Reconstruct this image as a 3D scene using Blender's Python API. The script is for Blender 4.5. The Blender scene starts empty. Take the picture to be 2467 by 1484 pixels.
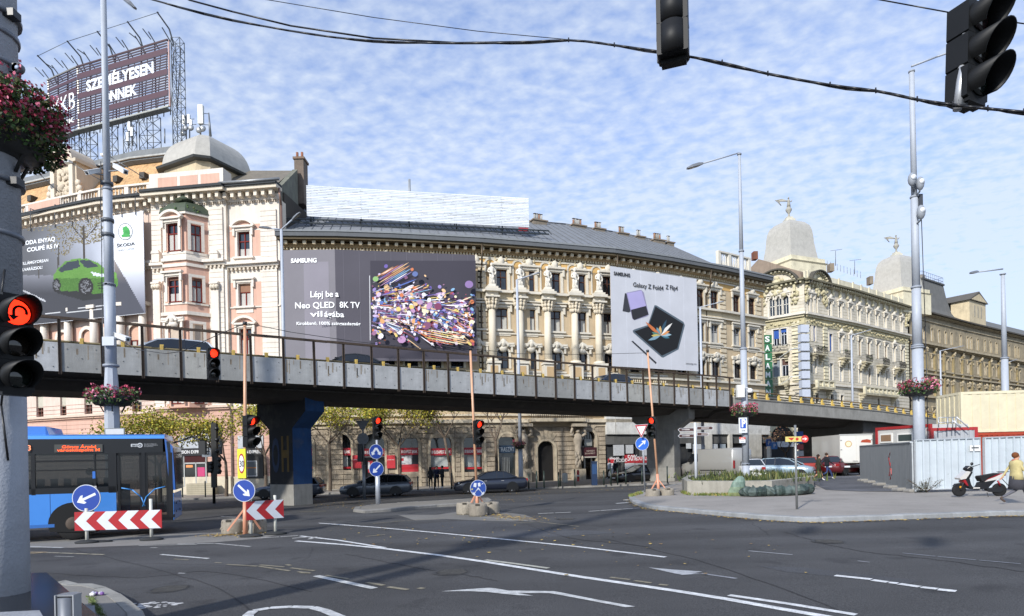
import bpy, math, random
from mathutils import Vector, Matrix
R = math.radians
random.seed(7)
scn = bpy.context.scene
COL = scn.collection
# ------------------------------------------------------------------ camera
F, CX, CY, ROLL, HC = 1500.0, 1233.5, 1108.0, 0.021, 2.0   # survey of the photograph (2467 px wide)
cr, sr = math.cos(ROLL), math.sin(ROLL)
cd = bpy.data.cameras.new('camera'); cam = bpy.data.objects.new('camera', cd); COL.objects.link(cam)
cd.sensor_width = 36; cd.lens = 36 * F / 2467; cd.shift_y = (CY - 742) / 2467
cd.clip_start = .05; cd.clip_end = 2000
cam.matrix_world = Matrix(((cr, sr, 0, 0), (0, 0, -1, 0), (-sr, cr, 0, HC), (0, 0, 0, 1)))
scn.camera = cam
# ------------------------------------------------------------------ light
SUN_EL = R(31); SUN_DIR = Vector((-.52, -.85, 0)).normalized() * math.cos(SUN_EL) + Vector((0, 0, math.sin(SUN_EL)))
sl = bpy.data.lights.new('sun', 'SUN'); so = bpy.data.objects.new('sun', sl); COL.objects.link(so)
sl.energy = 4.7; sl.angle = R(2.2); sl.color = (1, .96, .895)
so.rotation_euler = (-SUN_DIR).to_track_quat('-Z', 'Y').to_euler(); so.location = (-30, -50, 60)
w = bpy.data.worlds.new('World'); scn.world = w; w.use_nodes = True
nt = w.node_tree; nt.nodes.clear()
def N(nt, t, **k):
 n = nt.nodes.new(t)
 for a, b in k.items():
  if a.startswith('i_'): n.inputs[a[2:].replace('_', ' ')].default_value = b
  else: setattr(n, a, b)
 return n
def L(nt, a, b): nt.links.new(a, b)
def ramp(nt, pts):
 n = N(nt, 'ShaderNodeValToRGB'); e = n.color_ramp.elements
 while len(e) < len(pts): e.new(.5)
 for el, (p, c) in zip(e, pts):
  el.position = p; el.color = (c, c, c, 1) if not hasattr(c, '__len__') else (*c, 1)
 return n
sky = N(nt, 'ShaderNodeTexSky', sky_type='NISHITA', sun_disc=False)
sky.sun_elevation = SUN_EL; sky.sun_rotation = math.atan2(SUN_DIR.x, SUN_DIR.y); sky.air_density = 1.0; sky.dust_density = .6; sky.ozone_density = 1.6
tc = N(nt, 'ShaderNodeTexCoord'); sep = N(nt, 'ShaderNodeSeparateXYZ'); L(nt, tc.outputs['Generated'], sep.inputs[0])
zc = N(nt, 'ShaderNodeMath', operation='MAXIMUM'); L(nt, sep.outputs[2], zc.inputs[0]); zc.inputs[1].default_value = .0
za = N(nt, 'ShaderNodeMath', operation='ADD'); L(nt, zc.outputs[0], za.inputs[0]); za.inputs[1].default_value = .13
dx = N(nt, 'ShaderNodeMath', operation='DIVIDE'); L(nt, sep.outputs[0], dx.inputs[0]); L(nt, za.outputs[0], dx.inputs[1])
dy = N(nt, 'ShaderNodeMath', operation='DIVIDE'); L(nt, sep.outputs[1], dy.inputs[0]); L(nt, za.outputs[0], dy.inputs[1])
cb = N(nt, 'ShaderNodeCombineXYZ'); L(nt, dx.outputs[0], cb.inputs[0]); L(nt, dy.outputs[0], cb.inputs[1])
mp = N(nt, 'ShaderNodeMapping'); L(nt, cb.outputs[0], mp.inputs[0]); mp.inputs['Rotation'].default_value = (0, 0, R(28)); mp.inputs['Scale'].default_value = (1.0, 1.25, 1)
n1 = N(nt, 'ShaderNodeTexNoise', i_Scale=23.0, i_Detail=5.0, i_Roughness=.5, i_Distortion=.1); L(nt, mp.outputs[0], n1.inputs['Vector'])
n2 = N(nt, 'ShaderNodeTexNoise', i_Scale=2.4, i_Detail=5.0, i_Roughness=.6); L(nt, cb.outputs[0], n2.inputs['Vector'])
ad = N(nt, 'ShaderNodeMath', operation='MULTIPLY_ADD'); L(nt, n2.outputs[0], ad.inputs[0]); ad.inputs[1].default_value = .5; L(nt, n1.outputs[0], ad.inputs[2])
hz = N(nt, 'ShaderNodeMapRange'); L(nt, sep.outputs[2], hz.inputs[0]); hz.inputs[1].default_value = 0; hz.inputs[2].default_value = .62; hz.inputs[3].default_value = .55; hz.inputs[4].default_value = -.15
ad2 = N(nt, 'ShaderNodeMath', operation='ADD'); L(nt, ad.outputs[0], ad2.inputs[0]); L(nt, hz.outputs[0], ad2.inputs[1])
rp = ramp(nt, [(.38, .26), (.76, .60), (1.05, .84)]); L(nt, ad2.outputs[0], rp.inputs[0])
gm = N(nt, 'ShaderNodeMixRGB', blend_type='MULTIPLY'); gm.inputs[0].default_value = 1; gm.inputs[2].default_value = (.98, 1.52, 2.35, 1); L(nt, sky.outputs[0], gm.inputs[1])
mx = N(nt, 'ShaderNodeMixRGB'); L(nt, rp.outputs[0], mx.inputs[0]); L(nt, gm.outputs[0], mx.inputs[1]); mx.inputs[2].default_value = (7.3, 8.1, 9.2, 1)
bg = N(nt, 'ShaderNodeBackground', i_Strength=.102); L(nt, mx.outputs[0], bg.inputs[0])
wo = N(nt, 'ShaderNodeOutputWorld'); L(nt, bg.outputs[0], wo.inputs[0])
scn.view_settings.view_transform = 'Standard'; scn.view_settings.look = 'None'; scn.view_settings.gamma = 1
scn.view_settings.exposure = 0.12
scn.render.resolution_x = 1024; scn.render.resolution_y = 616
# ------------------------------------------------------------------ survey helpers (pixel of the photo -> point in the place)
def ray(u, v):
 du, up = u - CX, CY - v
 return (du * cr + up * sr) / F, (-du * sr + up * cr) / F
def at(u, v, Y):
 a, b = ray(u, v); return Vector((a * Y, Y, HC + b * Y))
SLX, SLY = .012, -.003
def gz(x, y): return SLX * x + SLY * y
def gnd(u, v, lift=0.0):
 a, b = ray(u, v); Y = (HC - lift) / (SLX * a + SLY - b)
 return Vector((a * Y, Y, HC + b * Y))
def lerp(a, b, t): return a + (b - a) * t
def hexc(h):
 if not isinstance(h, str): return tuple(h)
 v = [int(h[i:i + 2], 16) / 255 for i in (0, 2, 4)]
 return tuple(c / 12.92 if c <= .04045 else ((c + .055) / 1.055) ** 2.4 for c in v)
# ------------------------------------------------------------------ materials: base colour comes from each face's own paint
def M(name, rough=.8, metal=0, ns=2.0, na=.12, bump=0.0, bs=25, fine=0, coat=0, emit=0, streak=0, spec=.5, alpha=1, brick=None, grime=0):
 m = bpy.data.materials.new(name); m.use_nodes = True; t = m.node_tree
 b = t.nodes['Principled BSDF']; b.inputs['Roughness'].default_value = rough; b.inputs['Metallic'].default_value = metal
 b.inputs['Specular IOR Level'].default_value = spec
 if coat: b.inputs['Coat Weight'].default_value = coat; b.inputs['Coat Roughness'].default_value = .05
 at_ = N(t, 'ShaderNodeAttribute', attribute_name='Col'); tcn = N(t, 'ShaderNodeTexCoord'); out = at_.outputs['Color']
 def mul(out, fac, lo, hi, src):
  mr = N(t, 'ShaderNodeMapRange'); L(t, src, mr.inputs[0]); mr.inputs[1].default_value = .3; mr.inputs[2].default_value = .7; mr.inputs[3].default_value = lo; mr.inputs[4].default_value = hi
  mm = N(t, 'ShaderNodeVectorMath', operation='SCALE'); L(t, out, mm.inputs[0]); L(t, mr.outputs[0], mm.inputs['Scale']); return mm.outputs[0]
 if na:
  n = N(t, 'ShaderNodeTexNoise', i_Scale=ns, i_Detail=6.0, i_Roughness=.6); L(t, tcn.outputs['Object'], n.inputs['Vector']); out = mul(out, 1, 1 - na, 1 + na, n.outputs[0])
 if fine:
  n = N(t, 'ShaderNodeTexNoise', i_Scale=60.0, i_Detail=3.0); L(t, tcn.outputs['Object'], n.inputs['Vector']); out = mul(out, 1, 1 - fine, 1 + fine, n.outputs[0])
 if streak:
  mpn = N(t, 'ShaderNodeMapping'); mpn.inputs['Scale'].default_value = (3, 3, .25); L(t, tcn.outputs['Object'], mpn.inputs[0])
  n = N(t, 'ShaderNodeTexNoise', i_Scale=1.6, i_Detail=6.0, i_Roughness=.65); L(t, mpn.outputs[0], n.inputs['Vector']); out = mul(out, 1, 1 - streak, 1 + streak * .5, n.outputs[0])
 if grime:
  n = N(t, 'ShaderNodeTexNoise', i_Scale=.8, i_Detail=8.0, i_Roughness=.7); L(t, tcn.outputs['Object'], n.inputs['Vector'])
  rr = ramp(t, [(.52, 0.0), (.66, grime)]); L(t, n.outputs[0], rr.inputs[0])
  mm = N(t, 'ShaderNodeMixRGB'); L(t, rr.outputs[0], mm.inputs[0]); L(t, out, mm.inputs[1]); mm.inputs[2].default_value = (.09, .085, .07, 1); out = mm.outputs[0]
 L(t, out, b.inputs['Base Color'])
 if bump:
  n = N(t, 'ShaderNodeTexNoise', i_Scale=bs, i_Detail=4.0); L(t, tcn.outputs['Object'], n.inputs['Vector'])
  bn = N(t, 'ShaderNodeBump', i_Strength=bump, i_Distance=.02); L(t, n.outputs[0], bn.inputs['Height']); L(t, bn.outputs[0], b.inputs['Normal'])
 if emit:
  L(t, out, b.inputs['Emission Color']); b.inputs['Emission Strength'].default_value = emit
 return m
MT = dict(
stone=M('stone', .9, ns=.9, na=.13, fine=.12, bump=.3, bs=18, streak=.10, grime=.22),
stucco=M('stucco', .9, ns=.5, na=.08, fine=.08, bump=.15, bs=30, streak=.10, grime=.12),
oldstone=M('weathered_stone', .9, ns=1.2, na=.22, fine=.2, bump=.5, bs=9, streak=.2, grime=.5),
concrete=M('concrete', .9, ns=1.4, na=.16, fine=.15, bump=.4, bs=30, streak=.14, grime=.3),
paint=M('paint', .42, ns=3, na=.06, spec=.5),
matte=M('matte', .85, ns=3, na=.10),
metal=M('galvanised_metal', .45, metal=.55, ns=4, na=.10),
pole=M('painted_pole', .5, metal=.0, ns=5, na=.06, streak=.08, bump=.1, bs=40),
plaster=M('rough_coating', .6, ns=5, na=.08, bump=.35, bs=34),
rust=M('rusty_steel', .8, metal=.2, ns=6, na=.35, fine=.2),
glass=M('window_glass', .07, ns=.6, na=.25, spec=.9),
carpaint=M('car_paint', .35, metal=.25, ns=2, na=.02, coat=.9),
tile=M('roof_covering', .7, ns=1.5, na=.12, fine=.12, streak=.16, grime=.25),
fabric=M('fabric', .95, ns=8, na=.14),
banner=M('banner_mesh', .75, ns=.35, na=.07, fine=.05),
leaf=M('foliage', .7, ns=1.2, na=.35),
petal=M('petals', .7, ns=5, na=.2),
bark=M('bark', .95, ns=7, na=.3, bump=.7, bs=20),
skin=M('skin_and_cloth', .8, ns=9, na=.10),
rubber=M('rubber', .85, ns=9, na=.2),
lit=M('lit_lens', .4, na=.05, emit=2.6),
led=M('led_letters', .4, na=0, emit=1.3),
ground=M('ground', .9, ns=.35, na=.14, fine=.2, bump=.25, bs=60, grime=.25),
mark=M('worn_marking', .8, ns=7, na=.3, fine=.25),
foil=M('plastic_sheet', .5, ns=5, na=.35, spec=.35),
granite=M('polished_granite', .16, ns=40, na=.4, spec=.6),
)
# ------------------------------------------------------------------ mesh builder
ROOTM = {}
class MB:
 def __init__(s, T=None): s.v = []; s.f = []; s.c = []; s.sm = []; s.T = T
 def add(s, vs, fs, col, smooth=False, T=None):
  o = len(s.v); T2 = T if s.T is None else (s.T if T is None else s.T @ T)
  if T2 is not None: vs = [T2 @ Vector(p) for p in vs]
  s.v += [tuple(p) for p in vs]
  multi = isinstance(col, list)
  for i, f in enumerate(fs):
   s.f.append(tuple(o + k for k in f)); s.c.append(hexc(col[i] if multi else col)); s.sm.append(smooth)
  return s
 def box(s, x0, x1, y0, y1, z0, z1, col, T=None):
  v = [(x, y, z) for z in (z0, z1) for y in (y0, y1) for x in (x0, x1)]
  return s.add(v, [(0, 2, 3, 1), (4, 5, 7, 6), (0, 1, 5, 4), (2, 6, 7, 3), (0, 4, 6, 2), (1, 3, 7, 5)], col, False, T)
 def quad(s, a, b, c, d, col): return s.add([a, b, c, d], [(0, 1, 2, 3)], col)
 def poly(s, pts, col, T=None): return s.add(pts, [tuple(range(len(pts)))], col, False, T)
 def prism(s, pts, z0, z1, col, T=None, smooth=False):     # pts in local xy, extruded z
  n = len(pts); v = [(p[0], p[1], z0) for p in pts] + [(p[0], p[1], z1) for p in pts]
  a = sum(pts[i][0] * pts[(i + 1) % n][1] - pts[(i + 1) % n][0] * pts[i][1] for i in range(n))
  fs = [tuple(range(n))[::-1], tuple(range(n, 2 * n))] + [(i, (i + 1) % n, n + (i + 1) % n, n + i) for i in range(n)]
  if a < 0: fs = [f[::-1] for f in fs]
  return s.add(v, fs, col, smooth, T)
 def loft(s, rings, col, smooth=True, cap=True, T=None, closed=True):
  n = len(rings[0]); v = [p for r in rings for p in r]; fs = []; cs = []
  for i in range(len(rings) - 1):
   for j in range(n if closed else n - 1):
    k = (j + 1) % n; fs.append((i * n + j, i * n + k, (i + 1) * n + k, (i + 1) * n + j)); cs.append(col[i] if isinstance(col, list) else col)
  if cap:
   fs.append(tuple(range(n))[::-1]); cs.append(cs[0]); fs.append(tuple((len(rings) - 1) * n + j for j in range(n))); cs.append(cs[-1])
  return s.add(v, fs, cs, smooth, T)
 def cyl(s, a, b, r0, r1=None, n=10, col='888888', smooth=True, cap=True, T=None):
  a, b = Vector(a), Vector(b); r1 = r0 if r1 is None else r1; d = (b - a).normalized()
  x = d.cross(Vector((0, 0, 1)));  x = Vector((1, 0, 0)) if x.length < 1e-3 else x.normalized(); y = x.cross(d)
  rg = lambda c, r: [c + x * r * math.cos(t) - y * r * math.sin(t) for t in [2 * math.pi * i / n for i in range(n)]]
  return s.loft([rg(a, r0), rg(b, r1)], col, smooth, cap, T)
 def tube(s, pts, r, n=6, col='888888', T=None):
  for a, b in zip(pts, pts[1:]): s.cyl(a, b, r, r, n, col, True, True, T)
  return s
 def bar(s, a, b, w, h, col, T=None):      # rectangular bar between two points
  a, b = Vector(a), Vector(b); d = (b - a).normalized(); x = d.cross(Vector((0, 0, 1)))
  x = Vector((1, 0, 0)) if x.length < 1e-3 else x.normalized(); y = x.cross(d)
  rg = lambda c: [c + x * w / 2 * i + y * h / 2 * j for i, j in ((-1, -1), (-1, 1), (1, 1), (1, -1))]
  return s.loft([rg(a), rg(b)], col, False, True, T)
 def lathe(s, prof, c, n=14, col='888888', smooth=True, sx=1, sy=1, T=None, rot=0):
  c = Vector(c)
  rings = [[c + Vector((r * math.cos(2 * math.pi * j / n + rot) * sx, r * math.sin(2 * math.pi * j / n + rot) * sy, z)) for j in range(n)] for r, z in prof]
  return s.loft(rings, col, smooth, True, T)
 def ball(s, c, r, col, n=10, m=6, sc=(1, 1, 1), T=None, jit=0):
  rings = []
  for i in range(m + 1):
   a = -math.pi / 2 + math.pi * i / m; rr = max(math.cos(a), .02)
   rings.append([Vector((c[0] + r * sc[0] * rr * math.cos(2 * math.pi * j / n) * (1 + jit * random.uniform(-1, 1)), c[1] + r * sc[1] * rr * math.sin(2 * math.pi * j / n) * (1 + jit * random.uniform(-1, 1)), c[2] + r * sc[2] * math.sin(a))) for j in range(n)])
  return s.loft(rings, col, True, True, T)
 def disc(s, c, r, col, n=24, T=None, sx=1): return s.poly([(c[0] + sx * r * math.cos(2 * math.pi * i / n), c[1] + r * math.sin(2 * math.pi * i / n), c[2]) for i in range(n)], col, T)
 def mesh(s, name, mat):
  me = bpy.data.meshes.new(name); me.from_pydata(s.v, [], s.f)
  a = me.color_attributes.new('Col', 'FLOAT_COLOR', 'CORNER')
  buf = []
  for f, c in zip(s.f, s.c): buf += [c[0], c[1], c[2], 1.0] * len(f)
  a.data.foreach_set('color', buf)
  me.polygons.foreach_set('use_smooth', s.sm); me.materials.append(MT[mat] if isinstance(mat, str) else mat); me.update()
  return me
 def build(s, name, mat, parent=None, world=False, label=None):
  if world and parent is not None:
   inv = rootmat(parent).inverted(); s.v = [tuple(inv @ Vector(p)) for p in s.v]
  return link(name, s.mesh(name, mat), parent, label)
def link(name, data, parent=None, label=None):
 o = bpy.data.objects.new(name, data); COL.objects.link(o)
 if parent is not None: o.parent = parent
 if label: o['label'] = label
 return o
def rootmat(o):
 m = Matrix.Identity(4)
 while o is not None: m = o.matrix_basis @ m; o = o.parent
 return m
def tag(o, label, cat, group=None):
 o['label'] = label; o['category'] = cat
 if group: o['group'] = group
 return o
def thing(name, loc, label, cat, group=None, rz=0):
 o = bpy.data.objects.new(name, None); COL.objects.link(o); o.empty_display_size = .3
 o.location = loc; o.rotation_euler = (0, 0, rz); return tag(o, label, cat, group)
def struct(name, mb, mat):
 o = mb.build(name, mat); o['kind'] = 'structure'; return o
def copy_tree(o, loc=None, rz=None, label=None, scale=None, parent=None):
 c = o.copy(); COL.objects.link(c)
 if parent is not None: c.parent = parent
 if loc is not None: c.location = loc
 if rz is not None: c.rotation_euler = (0, 0, rz)
 if scale is not None: c.scale = (scale,) * 3
 if label: c['label'] = label
 for ch in list(o.children):
  k = copy_tree(ch, parent=c)
 return c
# lettering -> real mesh
def text(s, T, h, name='lettering', parent=None, mat='matte', col='ffffff', w=None, bold=0, align='LEFT', ext=.004, world=True, shear=0, space=1):
 cu = bpy.data.curves.new(name, 'FONT'); cu.body = s; cu.size = 1; cu.offset = bold; cu.extrude = 0; cu.align_x = align; cu.shear = shear; cu.resolution_u = 3; cu.space_character = space
 o = bpy.data.objects.new(name, cu); COL.objects.link(o)
 bpy.context.view_layer.update(); me = bpy.data.meshes.new_from_object(o.evaluated_get(bpy.context.evaluated_depsgraph_get()))
 bpy.data.objects.remove(o)
 vs = [v.co.copy() for v in me.vertices]; fs = [tuple(p.vertices) for p in me.polygons]; bpy.data.meshes.remove(me)
 if not vs: return None
 xs = [v.x for v in vs]; wid = max(xs) - min(xs); sx = h / .73
 kx = (w / wid) if w else sx
 mb = MB(T); mb.add([(v.x * kx, v.y * sx, ext) for v in vs], fs, col)
 return mb.build(name, mat, parent, world)
# a vertical plane standing in the place: x along, y up, z outwards (to the viewer)
class Plane:
 def __init__(s, p0, p1, z0=0.0):
  p0 = Vector((p0[0], p0[1], 0)); p1 = Vector((p1[0], p1[1], 0)); s.len = (p1 - p0).length; s.x = (p1 - p0).normalized(); s.n = s.x.cross(Vector((0, 0, 1))); s.o = Vector((p0.x, p0.y, z0))
  s.T = Matrix(((s.x.x, 0, s.n.x, s.o.x), (s.x.y, 0, s.n.y, s.o.y), (0, 1, 0, z0), (0, 0, 0, 1)))
 def hit(s, u, v, off=0.0):
  a, b = ray(u, v); o = s.o + s.n * off; Y = (o.dot(s.n)) / (a * s.n.x + s.n.y)   # point (aY, Y)
  p = Vector((a * Y, Y, 0)); return ((p - s.o).xy.dot(s.x.xy), HC + b * Y - s.o.z)
 def M(s, a, b, out=0.0, rot=0): return s.T @ Matrix.Translation((a, b, out)) @ Matrix.Rotation(rot, 4, 'Z')
# ================================================================== GROUND
def gz(x, y): return SLX * max(-70, min(85, x)) + SLY * max(-20, min(180, y))
def Z7(x, y): return (722.8 + x * .3662, 1144.4 + y * .3662)
def Z8(x, y): return (1566 + x * .3652, 1144.4 + y * .3652)
def Z4(x, y): return (x * .3418, 1084.1 + y * .3418)
mb = MB(); xs = [-400, -200, -70, -40, -20, 0, 20, 40, 60, 85, 200, 400]; ys = [-60, -20, 20, 60, 100, 140, 180, 400, 700]
vs = [(x, y, gz(x, y)) for y in ys for x in xs]; nx = len(xs)
mb.add(vs, [(j * nx + i, j * nx + i + 1, (j + 1) * nx + i + 1, (j + 1) * nx + i) for j in range(len(ys) - 1) for i in range(nx - 1)], '474748')
MT['asphalt'] = M('asphalt', .9, ns=.22, na=.17, fine=.5, bump=.7, bs=70, spec=.25)
def crackify(m):
 t = m.node_tree; b = t.nodes['Principled BSDF']; src = b.inputs['Base Color'].links[0].from_socket; tcn = N(t, 'ShaderNodeTexCoord')
 dn = N(t, 'ShaderNodeTexNoise', i_Scale=.9, i_Detail=5.0); L(t, tcn.outputs['Object'], dn.inputs['Vector'])
 mxv = N(t, 'ShaderNodeMixRGB'); mxv.inputs[0].default_value = .28; L(t, tcn.outputs['Object'], mxv.inputs[1]); L(t, dn.outputs['Color'], mxv.inputs[2])
 v = N(t, 'ShaderNodeTexVoronoi', feature='DISTANCE_TO_EDGE', i_Scale=.16); L(t, mxv.outputs[0], v.inputs['Vector'])
 rr = ramp(t, [(.0, .55), (.0016, .0)]); L(t, v.outputs['Distance'], rr.inputs[0])
 n2 = N(t, 'ShaderNodeTexNoise', i_Scale=.25, i_Detail=2.0); L(t, tcn.outputs['Object'], n2.inputs['Vector']); r2 = ramp(t, [(.45, 0.0), (.6, 1.0)]); L(t, n2.outputs[0], r2.inputs[0])
 mu = N(t, 'ShaderNodeMath', operation='MULTIPLY'); L(t, rr.outputs[0], mu.inputs[0]); L(t, r2.outputs[0], mu.inputs[1])
 mm = N(t, 'ShaderNodeMixRGB'); L(t, mu.outputs[0], mm.inputs[0]); L(t, src, mm.inputs[1]); mm.inputs[2].default_value = (.015, .015, .017, 1)
 # tyre-polished lanes running along the street
 mpn = N(t, 'ShaderNodeMapping'); mpn.inputs['Rotation'].default_value = (0, 0, R(28)); mpn.inputs['Scale'].default_value = (.05, .55, 1); L(t, tcn.outputs['Object'], mpn.inputs[0])
 n3 = N(t, 'ShaderNodeTexNoise', i_Scale=1.0, i_Detail=4.0); L(t, mpn.outputs[0], n3.inputs['Vector'])
 mr = N(t, 'ShaderNodeMapRange'); L(t, n3.outputs[0], mr.inputs[0]); mr.inputs[1].default_value = .3; mr.inputs[2].default_value = .7; mr.inputs[3].default_value = .72; mr.inputs[4].default_value = 1.28
 sc = N(t, 'ShaderNodeVectorMath', operation='SCALE'); L(t, mm.outputs[0], sc.inputs[0]); L(t, mr.outputs[0], sc.inputs['Scale'])
 n4 = N(t, 'ShaderNodeTexNoise', i_Scale=1.1, i_Detail=3.0, i_Roughness=.4); L(t, tcn.outputs['Object'], n4.inputs['Vector']); r4 = ramp(t, [(.62, 0.0), (.72, .45)]); L(t, n4.outputs[0], r4.inputs[0])
 m4 = N(t, 'ShaderNodeMixRGB'); L(t, r4.outputs[0], m4.inputs[0]); L(t, sc.outputs[0], m4.inputs[1]); m4.inputs[2].default_value = (.02, .02, .022, 1); L(t, m4.outputs[0], b.inputs['Base Color'])
crackify(MT['asphalt'])
struct('road', mb, 'asphalt')
def sheet(name, pts, lift, mat, col, kind=True):      # flat sheet lying on the ground
 mb = MB(); mb.poly([(p.x, p.y, gz(p.x, p.y) + lift) for p in [gnd(*q) for q in pts]], col)
 if mb: # face up
  n = Vector((0, 0, 0)); P = [Vector(p) for p in mb.v]
  for a, b in zip(P, P[1:] + P[:1]): n += a.cross(b)
  if n.z < 0: mb.f = [f[::-1] for f in mb.f]
 return struct(name, mb, mat) if kind else mb
def arc(c, r, a0, a1, n): return [(c[0] + r * math.cos(R(lerp(a0, a1, i / n))), c[1] + r * math.sin(R(lerp(a0, a1, i / n)))) for i in range(n + 1)]
def smooth_line(pts, k=4):
 out = []
 for i in range(len(pts) - 1):
  p0 = pts[max(0, i - 1)]; p1 = pts[i]; p2 = pts[i + 1]; p3 = pts[min(len(pts) - 1, i + 2)]
  for j in range(k):
   t = j / k; out.append(tuple(.5 * (2 * b + (c - a) * t + (2 * a - 5 * b + 4 * c - d) * t * t + (3 * b - a - 3 * c + d) * t ** 3) for a, b, c, d in zip(p0, p1, p2, p3)))
 return out + [tuple(pts[-1])]
def raised(name, pts, h, mat, col, kerbcol='8d8f90', kw=.28, world=False):
 W = [Vector((p[0], p[1], 0)) for p in pts] if world else [gnd(u, v) for u, v in pts]
 W = [Vector((p.x, p.y, 0)) for p in W]
 if sum(a.x * b.y - b.x * a.y for a, b in zip(W, W[1:] + W[:1])) < 0: W.reverse()
 n = len(W); inn = []
 for i in range(n):
  d1 = (W[i] - W[i - 1]).normalized(); d2 = (W[(i + 1) % n] - W[i]).normalized(); d = (d1 + d2).normalized()
  inn.append(W[i] + Vector((-d.y, d.x, 0)) * kw / max(.4, d.dot(d1)))
 top = lambda p, e=0: (p.x, p.y, gz(p.x, p.y) + h + e)
 mb = MB(); mb.poly([top(p, -.012) for p in inn], col); struct(name, mb, mat)
 mk = MB()
 for i in range(n):      # kerb stones one by one
  a, b, c, d = W[i], W[(i + 1) % n], inn[(i + 1) % n], inn[i]; ln = (b - a).length; m = max(1, min(200, round(ln / 1.0)))
  for j in range(m):
   t0, t1 = (j + .012 * m / ln * .8) / m if ln > .5 else j / m, (j + 1) / m
   q = [a.lerp(b, t0), a.lerp(b, t1), d.lerp(c, t1), d.lerp(c, t0)]; e = random.uniform(-.008, .008); g = random.uniform(.9, 1.08); cc = tuple(x * g for x in hexc(kerbcol))
   v = [(p.x, p.y, gz(p.x, p.y) - .05) for p in q] + [top(p, e) for p in q]
   ch = [(p.x, p.y, p.z) for p in [Vector(v[4]).lerp(Vector(v[7]), .12), Vector(v[5]).lerp(Vector(v[6]), .12)]]
   v[4] = (v[4][0], v[4][1], v[4][2] - .03); v[5] = (v[5][0], v[5][1], v[5][2] - .03)
   v += ch
   mk.add(v, [(0, 1, 5, 4), (4, 5, 9, 8), (8, 9, 6, 7), (1, 2, 6, 9, 5), (3, 0, 4, 8, 7), (2, 3, 7, 6)], cc)
 struct(name + '_kerb', mk, 'concrete')
# the island on the right with its long curved kerb
isl = [Z8(0, 222), Z8(250, 249), Z8(520, 274), Z8(780, 297), Z8(1060, 311), Z8(1300, 305), Z8(1600, 296), Z8(1900, 284), Z8(2300, 270), Z8(2467, 267), Z8(2900, 255)]
isl = [Z7(2165, 152), Z7(2172, 172), Z7(2210, 198)] + isl[0:]
front = smooth_line(isl, 4)
back = [(2800, 1190), (2800, 1150), (2300, 1135), (2000, 1139), (1800, 1149), (1660, 1163), (1600, 1177), (1560, 1186), (1530, 1192), (1518, 1197)]
raised('traffic_island', front + back, .14, 'ground', '8b8680')
sheet('asphalt_path', [(1962, 1150), (2040, 1146), (2205, 1180), (2196, 1192), (2075, 1191), (1990, 1187), (1955, 1168)], .146, 'asphalt', '595a5e')
# middle refuge
raised('refuge_island', [Z7(350, 243), Z7(362, 226), Z7(500, 208), Z7(900, 182), Z7(1240, 163), Z7(1262, 178), Z7(1240, 195), Z7(900, 212), Z7(600, 240), Z7(430, 252)], .13, 'ground', '77736c', '7c7a76')
# far pavement
far = [(-900, 1290), (-300, 1245), (300, 1212), (449, 1205), (640, 1197), (900, 1187), (1010, 1183), (1213, 1181), (1427, 1174), (1640, 1166), (1800, 1158), (1900, 1153)]
fw = [gnd(*q) for q in far]; fw = [(p.x, p.y) for p in fw] + [(95, 112), (95, 150), (-110, 150)]
raised('far_pavement', fw, .13, 'ground', '807a72', '85827d', world=True)
# near kerb at lower left
raised('near_pavement', [gnd(*Z4(*q)).xy for q in [(470, 960), (560, 985), (660, 985), (760, 1010), (860, 1060), (950, 1130), (1010, 1185), (1040, 1260), (200, 1300), (150, 1150), (300, 1000)]] , .12, 'ground', '77746f', '8a8882', .2, world=True)
sheet('worn_median', [Z4(*q) for q in [(183, 640), (700, 600), (1300, 590), (1850, 572), (1990, 590), (1840, 625), (1500, 652), (1000, 672), (500, 690), (183, 690)]], .004, 'ground', '75736f')
sheet('worn_patch', [Z7(*q) for q in [(640, 262), (900, 262), (1050, 240), (1300, 240), (1480, 262), (1560, 295), (1400, 305), (1200, 300), (960, 290), (760, 300)]], .004, 'ground', '6d6b67')
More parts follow.
